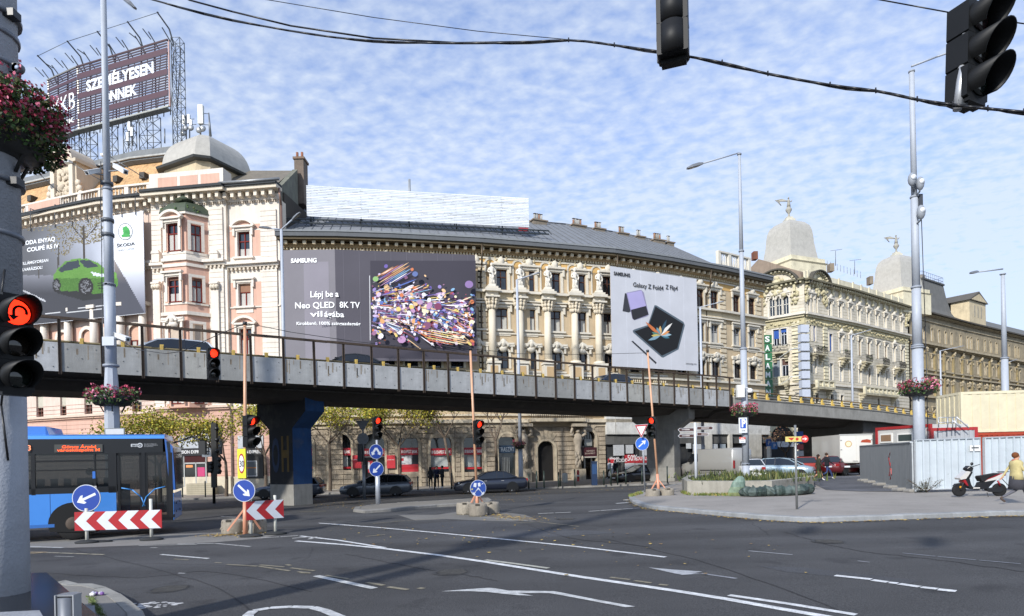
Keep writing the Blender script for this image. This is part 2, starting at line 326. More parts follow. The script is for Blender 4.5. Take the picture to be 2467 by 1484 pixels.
# road markings
def strip(pts, wd, col='c9cac8', lift=.008, broken=0, name='road_marking', mat='mark'):
 P = [gnd(*q) for q in pts]; mb = MB()
 for a, b in zip(P, P[1:]):
  d = (b - a); d.z = 0; n = Vector((-d.y, d.x, 0)).normalized() * wd / 2; m = max(1, int(d.length / .5)) if broken else 1
  for j in range(m):
   if broken and random.random() < broken: continue
   p, q = a.lerp(b, j / m), a.lerp(b, (j + (.93 if broken else 1.0)) / m)
   mb.add([(x.x, x.y, gz(x.x, x.y) + lift) for x in (p - n, q - n, q + n, p + n)], [(0, 1, 2, 3)], col)
 if mb.v: return struct(name, mb, mat)
W_, Y_ = 'c3c4c4', '7a7463'
lines = [
([Z7(130, 318), Z7(500, 345), Z7(850, 376), Z7(1200, 410), Z7(1800, 470), Z7(2405, 542)], .12, W_, 0),
([Z7(0, 402), Z7(250, 430), Z7(560, 480)], .12, W_, 0),
([Z7(-25, 435), Z7(300, 460), Z7(560, 486), Z7(900, 527), Z7(1200, 570), Z7(1800, 665), Z7(2467, 764), Z8(500, 820), Z8(900, 892), Z8(1200, 944), Z8(1500, 1000)], .15, W_, 0),
([Z7(1220, 560), Z7(1400, 583), Z7(1635, 615)], .11, 'a5a498', 0),
([Z8(520, 795), Z8(900, 850), Z8(1360, 925)], .12, W_, 0),
([Z7(105, 665), Z7(490, 748)], .14, 'aeafad', 0),
([Z7(1565, 255), Z7(1900, 240), Z7(2270, 215)], .13, 'b5b5b2', .12),
([Z7(2080, 188), Z7(2160, 182)], .2, W_, 0), ([Z7(2140, 166), Z7(2162, 163)], .3, W_, 0),
([Z8(650, 502), Z8(940, 528)], .07, '8d8f92', 0),
([Z8(1220, 665), Z8(1460, 690)], .14, W_, 0), ([Z8(1465, 695), Z8(1570, 709)], .14, W_, 0), ([Z8(1577, 711), Z8(1635, 717)], .13, W_, 0), ([Z8(1642, 720), Z8(1780, 740)], .14, W_, 0), ([Z8(1790, 742), Z8(1895, 754)], .14, W_, 0), ([Z8(1900, 757), Z8(2020, 769)], .15, W_, 0),
([Z8(1370, 568), Z8(1450, 578)], .05, '85878c', 0), ([Z8(340, 652), Z8(870, 728)], .08, '7d7f84', .2),
([Z8(1450, 495), Z8(1900, 540), Z8(2467, 590)], .06, '6f7278', .15),
([Z7(480, 320), Z7(700, 300), Z7(960, 283)], .09, Y_, .1), ([Z7(430, 405), Z7(570, 392)], .09, Y_, .2),
([Z7(0, 622), Z7(95, 632)], .09, Y_, 0), ([Z7(0, 645), Z7(70, 648)], .07, Y_, 0),
([Z7(-200, 578), Z7(-90, 590), Z7(-60, 598)], .08, Y_, .2), ([Z7(440, 708), Z7(560, 730)], .09, Y_, .2), ([Z7(500, 698), Z7(700, 730)], .08, Y_, .3), ([Z7(580, 738), Z7(720, 758)], .1, Y_, .1), ([Z7(780, 745), Z7(815, 750)], .1, Y_, 0),
([Z7(170, 662), Z7(330, 686)], .07, Y_, .3), ([Z7(2040, 675), Z7(2170, 690)], .08, Y_, 0), ([Z7(2200, 697), Z7(2310, 712)], .09, Y_, 0), ([Z7(2360, 722), Z7(2420, 728)], .09, Y_, 0),
([Z7(1410, 318), Z7(1560, 308), Z7(1840, 340)], .08, Y_, .3),
([Z7(350, 322), Z7(480, 320)], .06, '8d8d88', .2), ([Z7(0, 243), Z7(180, 238)], .1, '8d8668', .2),
([Z4(183, 681), Z4(445, 690)], .11, 'a8a9a8', 0), ([Z4(330, 724), Z4(740, 739)], .09, '958f7d', .05), ([Z4(385, 750), Z4(520, 754)], .06, '8d8d8a', 0),
([Z4(183, 722), Z4(330, 722)], .10, 'a08f70', 0), ([Z4(183, 737), Z4(300, 724)], .1, '8f7f66', 0),
([Z4(980, 675), Z4(1390, 667)], .08, 'a0a09c', 0), ([Z4(1250, 664), Z4(1520, 660), Z4(1770, 683)], .1, '9a9a98', .05),
([Z4(1135, 738), Z4(1470, 767)], .1, 'b0b1b0', 0), ([Z4(1225, 770), Z4(1330, 776)], .07, Y_, 0), ([Z4(1515, 795), Z4(1560, 797)], .07, Y_, 0),
([Z4(1600, 808), Z4(1830, 822), Z4(2050, 855)], .08, Y_, .1), ([Z4(1830, 812), Z4(2000, 826)], .08, Y_, 0), ([Z4(2050, 833), Z4(2210, 852)], .08, Y_, .1), ([Z4(2100, 860), Z4(2180, 868)], .08, Y_, 0),
([Z4(1258, 870), Z4(1305, 872)], .05, 'b8b8b8', 0), ([Z4(1060, 690), Z4(1110, 690)], .08, 'a8a8a4', 0),
([Z4(1560, 470), Z4(1700, 476)], .08, 'b0b0b0', 0), ([Z4(2245, 515), Z4(2467, 530)], .08, 'b0b0b0', 0),
]
for pts, wd, c, br in lines: strip(pts, wd, c, broken=br)
for pts in ([Z4(1840, 622), Z4(2110, 604)], [Z4(1960, 618), Z4(2160, 608)], [Z4(2060, 624), Z4(2200, 612)], [Z4(2180, 630), Z4(2230, 612)]): strip(pts, .12, 'a9a9a6', broken=.1)
for k in range(7): strip([Z7(1180 + 25 * k, 284 + k), Z7(1360 + 30 * k, 270 + 6 * k)], .05, 'a8a8a4', lift=.009, broken=.15)
def mpoly(pts, col):
 m = sheet('x', pts, .008, 'mark', col, kind=False); struct('road_marking', m, 'mark')
mpoly([Z7(*q) for q in [(930, 768), (1100, 754), (1240, 745), (1275, 747), (1370, 763), (1670, 767), (1740, 780), (1950, 822), (2205, 868), (2140, 873), (1900, 827), (1700, 790), (1640, 780), (1430, 779), (1535, 797), (1440, 794), (1340, 785), (1230, 772), (1120, 767)]], 'b0b1b0')
mpoly([Z8(*q) for q in [(-10, 612), (100, 622), (345, 640), (280, 652), (340, 654), (215, 661), (130, 645)]], '9d9fa2')
strip([Z4(1745, 1190), Z4(1750, 1165), Z4(1790, 1135), Z4(1900, 1116), Z4(2050, 1108), Z4(2200, 1112), Z4(2290, 1135), Z4(2360, 1165), Z4(2420, 1190)], .15, 'b4b5b5')
# a faded patch of spilt white powder and patched asphalt
mb = MB(); c0 = gnd(*Z4(1020, 1098))
for k in range(60):
 a = random.uniform(0, 6.28); rr = random.random() ** .7 * .45; s_ = random.uniform(.01, .05); x, y = c0.x + rr * math.cos(a) * 1.2, c0.y + rr * math.sin(a) * .5
 mb.add([(x + s_ * math.cos(t) * 1.6, y + s_ * math.sin(t), gz(x, y) + .005) for t in (0, 1.2, 2.5, 3.7, 5)], [(0, 1, 2, 3, 4)], 'b9b9b9')
o = mb.build('paint_spill', 'matte'); o['kind'] = 'stuff'; tag(o, 'splash of dried white paint on the dark asphalt in front of the near pavement', 'paint spill')
# manhole and patches
sheet('asphalt_patch', [Z8(*q) for q in [(700, 600), (1000, 610), (1800, 700), (1700, 720), (900, 640)]], .004, 'asphalt', '47484b')
sheet('asphalt_patch', [Z7(*q) for q in [(640, 330), (1100, 300), (1400, 330), (2100, 380), (1500, 420), (900, 370)]], .004, 'asphalt', '48494c')
# tar-sealed cracks and manhole covers
for pts, w2 in (([Z8(900, 380), Z8(1050, 425), Z8(1220, 470), Z8(1500, 520), Z8(1900, 560), Z8(2467, 640)], .035), ([Z7(300, 520), Z7(700, 600), Z7(1100, 660), Z7(1300, 700)], .03), ([Z4(500, 700), Z4(900, 790), Z4(1500, 960), Z4(1800, 1160)], .03), ([Z7(1500, 330), Z7(1800, 420), Z7(2300, 470)], .04), ([Z8(-300, 420), Z8(300, 560), Z8(900, 760), Z8(1500, 1000)], .03), ([Z4(300, 870), Z4(1000, 900), Z4(1500, 860), Z4(2200, 1000)], .025)):
 q = smooth_line(pts, 8); strip([(u + random.gauss(0, 1.2), v + random.gauss(0, .8)) for u, v in q], w2, '363638', lift=.005, name='tar_seam', mat='asphalt')
for u, v in (Z8(1180, 440), Z7(1000, 640), Z4(1200, 980), Z7(1750, 290)):
 p = gnd(u, v); mb = MB(); mb.disc((0, 0, 0), .36, '3a3a3b', 28); mb.disc((0, 0, .003), .30, '2c2c2c', 28)
 for k_ in range(-4, 5): mb.box(-.27 + abs(k_) * .02, .27 - abs(k_) * .02, k_ * .06 - .008, k_ * .06 + .008, .003, .008, '454545')
 o = struct('manhole_cover', mb, 'rust'); o.location = (p.x, p.y, gz(p.x, p.y) + .006)
# fallen leaves: uncountable
mb = MB()
def litter(n, pts, spread, cols=('a58a3a', '8b6a34', 'b79b4e', '6f5a36')):
 for _ in range(n):
  i = random.randrange(len(pts) - 1); t = random.random(); q = (lerp(pts[i][0], pts[i + 1][0], t), lerp(pts[i][1], pts[i + 1][1], t)); p = gnd(*q)
  x, y = p.x + random.gauss(0, spread), p.y + random.gauss(0, spread); s_ = random.uniform(.02, .055); a = random.uniform(0, 6.28); z = gz(x, y) + .02
  mb.add([(x + s_ * math.cos(a + k), y + s_ * math.sin(a + k), z + random.uniform(0, .02)) for k in (0, 1.7, 3.1, 4.4)], [(0, 1, 2, 3)], random.choice(cols))
litter(500, [(q[0], q[1] + 3) for q in front], .10); litter(260, [Z7(1230, 262), Z7(1560, 300)], .3); litter(200, [Z4(1450, 605), Z4(1800, 600)], .3)
litter(420, [(470, 1212), (760, 1208), (1000, 1192), (1300, 1190), (1640, 1172)], .9); litter(300, [Z7(60, 170), Z7(350, 215), Z7(1500, 160)], 1.0); litter(120, [Z7(600, 350), Z7(2467, 500)], 1.6)
o = mb.build('fallen_leaves', 'leaf'); o['kind'] = 'stuff'; tag(o, 'yellow and brown fallen leaves scattered along the kerbs and the road', 'fallen leaves')
# ================================================================== OVERPASS
BO, BE, BN = Vector((-19.5, 25.3, 0)), Vector((.852, .523, 0)).normalized(), Vector((-.523, .852, 0)).normalized()
def bp(s, w_, z): p = BO + BE * s + BN * w_; return Vector((p.x, p.y, z))
def interp(x, tab):
 if x <= tab[0][0]: return tab[0][1]
 for (a, b), (c, d) in zip(tab, tab[1:]):
  if x <= c: return lerp(b, d, (x - a) / (c - a))
 return tab[-1][1]
zb = lambda s: 6.07 - .0085 * s
ztop2 = lambda s: interp(s, [(42, 6.38), (52, 6.15), (64, 5.8), (80, 4.95), (100, 3.5), (125, 1.6)])
SB0, SB1 = -16.6, 42.9
bridge = thing('road_overpass', bp(10, 4, 0), 'long concrete road overpass on two piers crossing the picture, rusty railing and grey side panels', 'overpass')
CB = '37332f'  # deck concrete darkened: shade of the underside put into its colour
mb = MB()
rings = []
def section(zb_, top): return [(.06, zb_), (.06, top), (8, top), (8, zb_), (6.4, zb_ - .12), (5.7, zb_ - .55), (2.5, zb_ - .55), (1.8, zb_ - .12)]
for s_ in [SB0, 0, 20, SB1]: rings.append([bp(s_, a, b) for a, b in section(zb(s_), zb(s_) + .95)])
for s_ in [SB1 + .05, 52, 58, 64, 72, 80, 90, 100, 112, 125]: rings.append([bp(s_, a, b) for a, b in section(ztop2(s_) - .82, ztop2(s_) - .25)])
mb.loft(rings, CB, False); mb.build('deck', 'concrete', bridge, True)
mb = MB()   # cast parapet of the ramp
rr = [[bp(s_, a, ztop2(s_) + b) for a, b in [(-.06, -.95), (-.06, 0), (.38, 0), (.38, -.95)]] for s_ in [SB1 + .08, 47, 52, 58, 64, 72, 80, 90, 100, 112, 125]]
mb.loft(rr, '8c8a84', False)
rr = [[bp(s_, a, ztop2(s_) + b) for a, b in [(-.12, .003), (-.12, .09), (.42, .09), (.42, .003)]] for s_ in [SB1 + .08, 52, 64, 80, 100, 125]]
mb.loft(rr, '7f7c75', False); mb.build('parapet', 'concrete', bridge, True)
pan = MB(); hw = .70
pan.add([(-hw, 0, .0), (hw, 0, -.0085 * 1.4), (hw, 0, 1.2 - .0085 * 1.4), (-hw, 0, 1.2), (-hw, .08, .0), (hw, .08, -.012), (hw, .08, 1.188), (-hw, .08, 1.2)],
  [(0, 1, 2, 3), (5, 4, 7, 6), (0, 4, 5, 1), (1, 5, 6, 2), (2, 6, 7, 3), (3, 7, 4, 0)], 'a4a5a5')
for bx_, bz_ in ((-.5, .2), (.5, .18), (-.5, .95), (.5, .98), (0, .58)): pan.cyl((bx_, 0, bz_), (bx_, -.02, bz_), .022, n=6, col='6b6a68')
panm = pan.mesh('side_panel', 'concrete')
post = MB();
for dx_ in (-.05, .05): post.box(dx_ - .008, dx_ + .008, -.06, .03, -.12, 2.25, '43382f')
post.box(-.05, .05, -.02, -.004, -.12, 2.25, '4b3e33'); postm = post.mesh('railing_post', 'rust')
yel = MB(); yel.box(-.075, .075, .18, .32, -.3, .3, 'cdb263'); yel.box(-.05, .05, .14, .18, 0, .26, 'bfa257'); yelm = yel.mesh('guardrail_post', 'concrete')
ang = math.atan2(BE.y, BE.x); inv = Matrix.Translation(-bridge.location)
panms = [panm]
for g_ in ('9a9b9a', 'adaeae', '8f8f8c', 'a3a29c'):
 q_ = MB(); q_.v = list(pan.v); q_.f = list(pan.f); q_.sm = list(pan.sm); q_.c = [hexc(g_) if c_ == hexc('a4a5a5') else c_ for c_ in pan.c]
 for _ in range(7):
  x_ = random.uniform(-.6, .6); w2 = random.uniform(.01, .04); h2 = random.uniform(.15, .7); z2 = random.choice([1.15, 1.15, .98]); q_.box(x_ - w2, x_ + w2, -.003, 0, z2 - h2, z2, random.choice(['8f8d88', '96948f', '8a7f70']))
 panms.append(q_.mesh('side_panel', 'concrete'))
def onb(data, name, s, w_, z, var=0):
 o = link(name, data, bridge); o.matrix_basis = inv @ Matrix.Translation(bp(s, w_, z)) @ Matrix.Rotation(ang, 4, 'Z') @ Matrix.Rotation(var, 4, 'Y'); return o
k = -11
while True:
 s_ = 1.0 + 1.48 * k
 if s_ > 42.7: break
 onb(postm, 'railing_post', s_, -.03, zb(s_), random.uniform(-.012, .012))
 if s_ + 1.48 < 42.8: onb(random.choice(panms), 'side_panel', s_ + .74, -.04, zb(s_))
 onb(yelm, 'guardrail_post', s_ + .74, .02, zb(s_) + 1.17)
 k += 1
mb = MB()
for i in range(-16, 43, 2): mb.bar(bp(i, -.04, zb(i) + 2.22), bp(min(i + 2, 42.9), -.04, zb(i + 2) + 2.22 + random.uniform(-.01, .01)), .1, .11, '463a30')
mb.build('top_rail', 'rust', bridge, True)
mb = MB()
for z0, z1, w0, c in ((1.2, 1.28, .33, '5d5540'), (1.0, 1.2, .37, '70684f')):
 mb.loft([[bp(s_, a, zb(s_) + b) for a, b in [(w0, z0), (w0, z1), (w0 + .08, z1), (w0 + .08, z0)]] for s_ in (SB0, 0, 42.9)], c, False)
mb.tube([bp(s_, .24, zb(s_) + 1.3) for s_ in (SB0, 0, 20, 42.9)], .045, 6, '6a6148')
mb.build('guardrail', 'rust', bridge, True)
pst = MB(); pst.box(-.075, .075, .06, .2, .085, .62, 'c9ad5c'); pst.box(-.06, .06, -.06, .06, .085, .3, 'b7994b'); pstm = pst.mesh('rail_post', 'concrete')
s_ = 44.2
while s_ < 112:
 onb(pstm, 'rail_post', s_, .05, ztop2(s_)); s_ += 1.5
mb = MB(); mb.tube([bp(s_, .16, ztop2(s_) + .66) for s_ in (43.4, 52, 58, 64, 72, 80, 90, 100, 112)], .05, 6, '6b5533')
for dz in (.25, .45): mb.tube([bp(s_, .30, ztop2(s_) + dz) for s_ in (43.4, 52, 64, 80, 100, 112)], .05, 5, '4a4538')
mb.build('handrail', 'rust', bridge, True)
mb = MB()   # far side kerb and rail
for s0, s1 in ((SB0, 42.9),): mb.loft([[bp(s_, a, zb(s_) + b) for a, b in [(7.7, .96), (7.7, 1.2), (7.95, 1.2), (7.95, .96)]] for s_ in (s0, s1)], '77756f', False)
mb.build('far_kerb', 'concrete', bridge, True)
mb = MB()   # drain pipe and cable trunking under the near edge
mb.tube([bp(s_, 1.2, zb(s_) - .16) for s_ in (SB0, 10, 30, 42)], .06, 6, '3d3a36'); mb.build('cable_duct', 'rust', bridge, True)
# piers: hammerheads, skewed to the deck
PM, PK = Vector((-.8, .6, 0)), Vector((.6, .8, 0))
def pier(u, Y, blue):
 x, _ = ray(u, 1200); c = Vector((x * Y, Y, 0)); g = gz(c.x, c.y)
 prof = [(-.15, 2.1, g - .3), (-.15, 2.1, g + 1.15), (-.15, 2.1, 4.0), (-1.35, 3.3, 4.85), (-1.35, 3.3, 5.75)]
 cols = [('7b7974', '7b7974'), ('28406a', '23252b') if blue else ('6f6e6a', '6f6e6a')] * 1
 mb = MB(); base = MB()
 def ring(p): a, b, z = p; return [c + PM * a + Vector((0, 0, z)), c + PM * a + PK * 1.2 + Vector((0, 0, z)), c + PM * b + PK * 1.2 + Vector((0, 0, z)), c + PM * b + Vector((0, 0, z))]
 rings = [ring(p) for p in prof]
 for tgt, rs, body in ((base, rings[:2], 0), (mb, rings[1:], 1)):
  for a, b in zip(rs, rs[1:]):
   for j in range(4):
    kk = (j + 1) % 4; col = '85837d' if not body else (('173c66' if j == 0 else '14161b') if blue else '74736f')  # blue pier: shade painted into the near-black faces beside the blue one
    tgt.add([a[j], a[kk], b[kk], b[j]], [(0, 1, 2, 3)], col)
 mb.poly(rings[-1], '555555')
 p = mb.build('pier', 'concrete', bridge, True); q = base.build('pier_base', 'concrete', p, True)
 if blue:   # big painted letters on the shaded side
  o_ = c + PM * 2.1 + Vector((0, 0, g)); T = Matrix(((-PM.x, 0, -PK.x, o_.x), (-PM.y, 0, -PK.y, o_.y), (0, 1, 0, o_.z), (0, 0, 0, 1)))
  text('O', T @ Matrix.Translation((.25, 1.9, .012)), 1.9, 'graffiti', p, 'concrete', '22304a', w=.75, bold=.03)
  text('H', T @ Matrix.Translation((1.15, 1.95, .012)), 1.9, 'graffiti', p, 'concrete', '57441c', w=.72, bold=.04)
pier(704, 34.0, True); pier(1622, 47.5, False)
mb = MB()   # abutment of the ramp
for s0, s1 in ((62, 82), (82, 124)): mb.loft([[bp(s_, a, b) for a, b in ((.7, -1), (.7, ztop2(s_) - .85), (7.4, ztop2(s_) - .85), (7.4, -1))] for s_ in (s0, s1)], '4f4d4a', False)
mb.build('abutment', 'concrete', bridge, True)
# ================================================================== BUILDINGS
def zz(ox, oy, sc):
 k = sc * 1.66031; return lambda x, y: (ox / 1.66031 + x / k, oy / 1.66031 + y / k)
ZA, ZB, Z5, Z7b = zz(0, 0, 2.12), zz(0, 500, 1.648), zz(900, 600, 1.648), zz(1850, 800, 1.855)
ZC, ZD, ZE, ZF = zz(2700, 750, 2.699), zz(2800, 1200, 2.969), zz(3300, 900, 2.12), zz(3300, 1500, 2.283)
ZG, ZH, ZI, ZJ, ZK, ZL = zz(600, 750, 2.283), zz(500, 1580, 2.968), zz(1000, 1600, 3.298), zz(1500, 1600, 3.298), zz(2250, 1620, 3.905), zz(2600, 1600, 2.699)
Z8m, Z6m, Z3m, ZM = zz(1850, 1500, 2.12), zz(900, 1400, 1.855), zz(0, 1200, 2.12), zz(3700, 1780, 5.30)
class Facade:
 def __init__(s, eaves, H):
  s.H = H; s.u = [e[0] for e in eaves]; s.P = []
  for u, v in eaves:
   a, b = ray(u, v); Y = (H - HC) / b; s.P.append((a * Y, Y))
  s.pl = [Plane(a, b) for a, b in zip(s.P, s.P[1:])]
 def at(s, u, v):
  for i, p in enumerate(s.pl):
   if u <= s.u[i + 1] or i == len(s.pl) - 1: return (p,) + p.hit(u, v)
 def z(s, u, v): return s.at(u, v)[2]
 def chain(s, mb, z0, z1, o0, o1, col, e=0.0):     # moulding that follows all planes
  n = len(s.pl)
  for lo, hi, first in ((o0, o1, 1),):
   R_ = []
   for i in range(n + 1):
    pl = s.pl[min(i, n - 1)]; p = Vector((*s.P[i], 0)); nn = pl.n.copy()
    if 0 < i < n: nn = (s.pl[i - 1].n + s.pl[i].n); nn = nn / (nn.length * math.cos(s.pl[i - 1].n.angle(s.pl[i].n) / 2)) if nn.length > .1 else pl.n
    ex = Vector((0, 0, 0)) if 0 < i < n else pl.x * (e if i else -e)
    R_.append([p + ex + nn * a + Vector((0, 0, b)) for a, b in ((lo, z0), (hi, z0), (hi, z1), (lo, z1))])
   mb.loft(R_, col, False)
 def dentils(s, mb, z0, z1, o0, o1, w, gap, col):
  for pl in s.pl:
   k = max(1, int(pl.len / gap))
   for i in range(k):
    c = (i + .5) * pl.len / k; mb.box(c - w / 2, c + w / 2, z0, z1, o0, o1, col, pl.T)
def wallgrid(mb, pl, s0, s1, z0, z1, ops, col, rev=.32, rcol=None):
 S = sorted({s0, s1} | {q for o in ops for q in o[:2] if s0 < q < s1}); Z = sorted({z0, z1} | {q for o in ops for q in o[2:4] if z0 < q < z1})
 for a, b in zip(S, S[1:]):
  run = None
  for c, d in zip(Z, Z[1:]):
   hole = any(o[0] - 1e-4 <= a and b <= o[1] + 1e-4 and o[2] - 1e-4 <= c and d <= o[3] + 1e-4 for o in ops)
   if hole:
    if run: mb.add([(a, run[0], 0), (b, run[0], 0), (b, run[1], 0), (a, run[1], 0)], [(0, 1, 2, 3)], col, False, pl.T); run = None
   else: run = (run[0], d) if run else (c, d)
  if run: mb.add([(a, run[0], 0), (b, run[0], 0), (b, run[1], 0), (a, run[1], 0)], [(0, 1, 2, 3)], col, False, pl.T)
 rc = rcol or col
 for a, b, c, d in [o[:4] for o in ops]:
  mb.add([(a, c, 0), (b, c, 0), (b, d, 0), (a, d, 0), (a, c, -rev), (b, c, -rev), (b, d, -rev), (a, d, -rev)], [(0, 4, 5, 1), (3, 2, 6, 7), (0, 3, 7, 4), (1, 5, 6, 2)], rc, False, pl.T)
def spandrels(mb, pl, o, col):      # turns the top of a square opening into a round arch
 a, b, c, d = o[:4]; r = (b - a) / 2; cx = (a + b) / 2; cz = d - r
 for sg in (-1, 1):
  pts = [(cx + sg * r * math.cos(R(t)), cz + r * math.sin(R(t)), .002) for t in range(0, 91, 15)]; cor = (cx + sg * r, d, .002)
  for p, q in zip(pts, pts[1:]): mb.add([cor, p, q] if sg < 0 else [cor, q, p], [(0, 1, 2)], col, False, pl.T)
  for p, q in zip(pts, pts[1:]): mb.add([p, q, (q[0], q[1], -.3), (p[0], p[1], -.3)], [(0, 1, 2, 3) if sg < 0 else (3, 2, 1, 0)], col, False, pl.T)
def archband(mb, T, cx, cz, r0, r1, z0, z1, col, a0=0, a1=180, n=12):
 pts = [(cx + r * math.cos(R(lerp(a0, a1, i / n))), cz + r * math.sin(R(lerp(a0, a1, i / n)))) for r, rg in ((r1, range(n + 1)), (r0, range(n, -1, -1))) for i in rg]
 m = n + 1
 for i in range(n): mb.prism([pts[i], pts[i + 1], pts[2 * m - 2 - i], pts[2 * m - 1 - i]], z0, z1, col, T)
WCACHE = {}
def window(parent, pl, s, z, w, h, style, out=0.0):
 """style: dict(fr=frame colour, tr=surround colour, arch, hood, sill, cur=curtain, blind, glass)"""
 key = (round(w, 1), round(h, 1), tuple(sorted(style.items())), random.randrange(2))
 w, h = key[0], key[1]
 if key not in WCACHE:
  g = style.get; fr = g('fr', '4a3428'); zo = -.2; arch = g('arch'); r = w / 2; hs = h - r if arch else h
  pn = MB(); gc = g('glass', '1a222c')
  out_ = [(-r, 0), (r, 0)] + ([(r * math.cos(R(t)), hs + r * math.sin(R(t))) for t in range(0, 181, 20)] if arch else [(r, h), (-r, h)])
  pn.poly([(a, b, zo - .04) for a, b in out_], gc)
  f = MB(); b_ = .075
  for x0, x1, y0, y1 in ((-r, -r + b_, 0, hs), (r - b_, r, 0, hs), (-r, r, 0, b_), (-.04, .04, 0, hs), (-r, r, hs * .64 - .04, hs * .64 + .04)) + (() if arch else ((-r, r, h - b_, h),)):
   f.box(x0, x1, y0, y1, zo - .03, zo + .03, fr)
  if arch: archband(f, None, 0, hs, r - b_, r, zo - .03, zo + .03, fr, n=8); f.box(-.03, .03, hs, h, zo - .03, zo + .02, fr)
  cur = g('cur')
  if cur:
   hh = hs * random.choice([.6, .62, .35])
   for x0, x1 in ((-r + b_, -.05), (.05, r - b_)):
    nf = 5
    for k in range(nf): a = lerp(x0, x1, k / nf); b2 = lerp(x0, x1, (k + 1) / nf); f.add([(a, b_, zo - .035), (b2, b_, zo - .030), (b2, hh, zo - .030), (a, hh, zo - .035)], [(0, 1, 2, 3)], cur)
  if g('blind'):
   col, fr_ = g('blind'); y0 = h * (1 - fr_); f.box(-r + .03, r - .03, y0, h, zo - .02, zo + .05, col)
  tr = g('tr')
  if tr:
   t = g('tw', .22); f.box(-r - t, -r, 0, hs, 0, .07, tr); f.box(r, r + t, 0, hs, 0, .07, tr)
   if arch: archband(f, None, 0, hs, r, r + t, 0, .07, tr, n=10)
   else: f.box(-r - t, r + t, h, h + t, 0, .08, tr)
  if g('sill'): f.box(-r - .35, r + .35, -.16, 0, 0, .24, tr or 'cfc4b2'); f.box(-r - .2, r + .2, -.55, -.16, 0, .07, tr or 'cfc4b2')
  hd = g('hood')
  if hd:
   y = h + .3; c = tr or 'cfc4b2'; f.box(-r - .42, r + .42, y, y + .16, 0, .32, c); f.box(-r - .3, r + .3, y - .22, y, 0, .16, c)
   for sg in (-1, 1): f.box(sg * (r + .25) - .09, sg * (r + .25) + .09, y - .65, y - .0, .07, .22, c)
   if hd == 'arc':
    archband(f, None, 0, y - .55, r + .55, r + .75, 0, .34, c, 32, 148, 10); f.prism([((r + .56) * math.cos(R(t_)), y - .55 + (r + .56) * math.sin(R(t_))) for t_ in range(32, 149, 12)], 0, .05, g('tymp', c))
   if hd == 'orn':
    archband(f, None, 0, y - .2, r * .62, r * .62 + .2, 0, .4, c, 10, 170, 8)
    for sg in (-1, 1): f.bar((sg * r * .62, y - .05, .2), (sg * (r + .5), y + .02, .2), .34, .14, c)
    f.ball((0, y + .1, .2), .3, c, 8, 5, (1, 1.3, .8), jit=.25); f.ball((0, y - .35, .15), .34, c, 8, 5, (1.3, .9, .6), jit=.25)
   if hd == 'crest':
    f.ball((0, y + .35, .15), .33, c, 8, 5, (1.1, 1.2, .6), jit=.3)
    for sg in (-1, 1): f.ball((sg * .4, y + .2, .12), .2, c, 7, 4, (1.4, .8, .6), jit=.3)
  WCACHE[key] = (f.mesh('window', g('mat', 'stucco')), pn.mesh('pane', 'glass'))
 a, b = WCACHE[key]
 o = link('window', a, parent); o.matrix_basis = rootmat(parent).inverted() @ pl.M(s, z, out); link('pane', b, o); return o
def core(P, depth, z0, z1, col, mb, inset=.45):       # solid body behind the facade planes
 pts = [Vector((x, y, 0)) for x, y in P]; d0 = Vector((-(pts[-1] - pts[0]).y, (pts[-1] - pts[0]).x, 0)).normalized()
 if d0.y < 0: d0 = -d0
 fr = [p + d0 * inset for p in pts]; bk = [p + d0 * depth for p in pts]
 poly = [(p.x, p.y) for p in fr] + [(p.x, p.y) for p in reversed(bk)]; mb.prism(poly, z0, z1, col)
def baluster_run(mb, T, s0, s1, z0, h, out, col, gap=.28, pier=2.4):
 mb.box(s0, s1, z0, z0 + .14, out - .18, out + .18, col, T); mb.box(s0, s1, z0 + h - .16, z0 + h, out - .2, out + .2, col, T)
 n = max(1, round((s1 - s0) / pier));
 for i in range(n + 1): c = lerp(s0 + .2, s1 - .2, i / n); mb.box(c - .2, c + .2, z0 + .14, z0 + h - .16, out - .17, out + .17, col, T)
 k = int((s1 - s0) / gap)
 for i in range(k):
  c = s0 + (i + .5) * gap; mb.lathe([(.05, 0), (.09, .25 * h), (.045, .6 * h), (.06, h - .3)], (0, 0, 0), 6, col, T=T @ Matrix.Translation((c, z0 + .14, out)) @ Matrix.Rotation(-math.pi / 2, 4, 'X'))
# ---------------------------------------------------------------- A: pink corner palace
PK_, TR_ = 'cba491', 'd8cfc3'
HA = 25.0
FA1 = Facade([(-120, 569), (40, 536), (150, 512), (256, 491), (372, 479)], HA)
FA2 = Facade([(366, 472), (543, 457)], HA)
FA3 = Facade([(543, 461), (671, 451)], HA)
A = thing('palace_building', (*FA2.P[0], 0), 'pink and cream ornate corner building with silver dome and tan mansard roof', 'building')
walls = MB()
stA = dict(fr='7a2a22', tr=TR_, cur='b9b6b0'); stB = dict(stA, hood='arc', sill=1, tymp=PK_); stC = dict(stA, hood='flat', sill=1)
def winrow(fac, ulist, z0, z1, wpx, sty, store):      # ulist: window centre columns
 out = []
 for i, u in enumerate(ulist):
  vm = 800; pl, s, _ = fac.at(u, vm); w = wpx
  st = sty[i % len(sty)] if isinstance(sty, list) else sty
  out.append((pl, s, z0, w, z1 - z0, st)); store.setdefault(id(pl), (pl, []))[1].append((s - w / 2, s + w / 2, z0, z1))
 return out
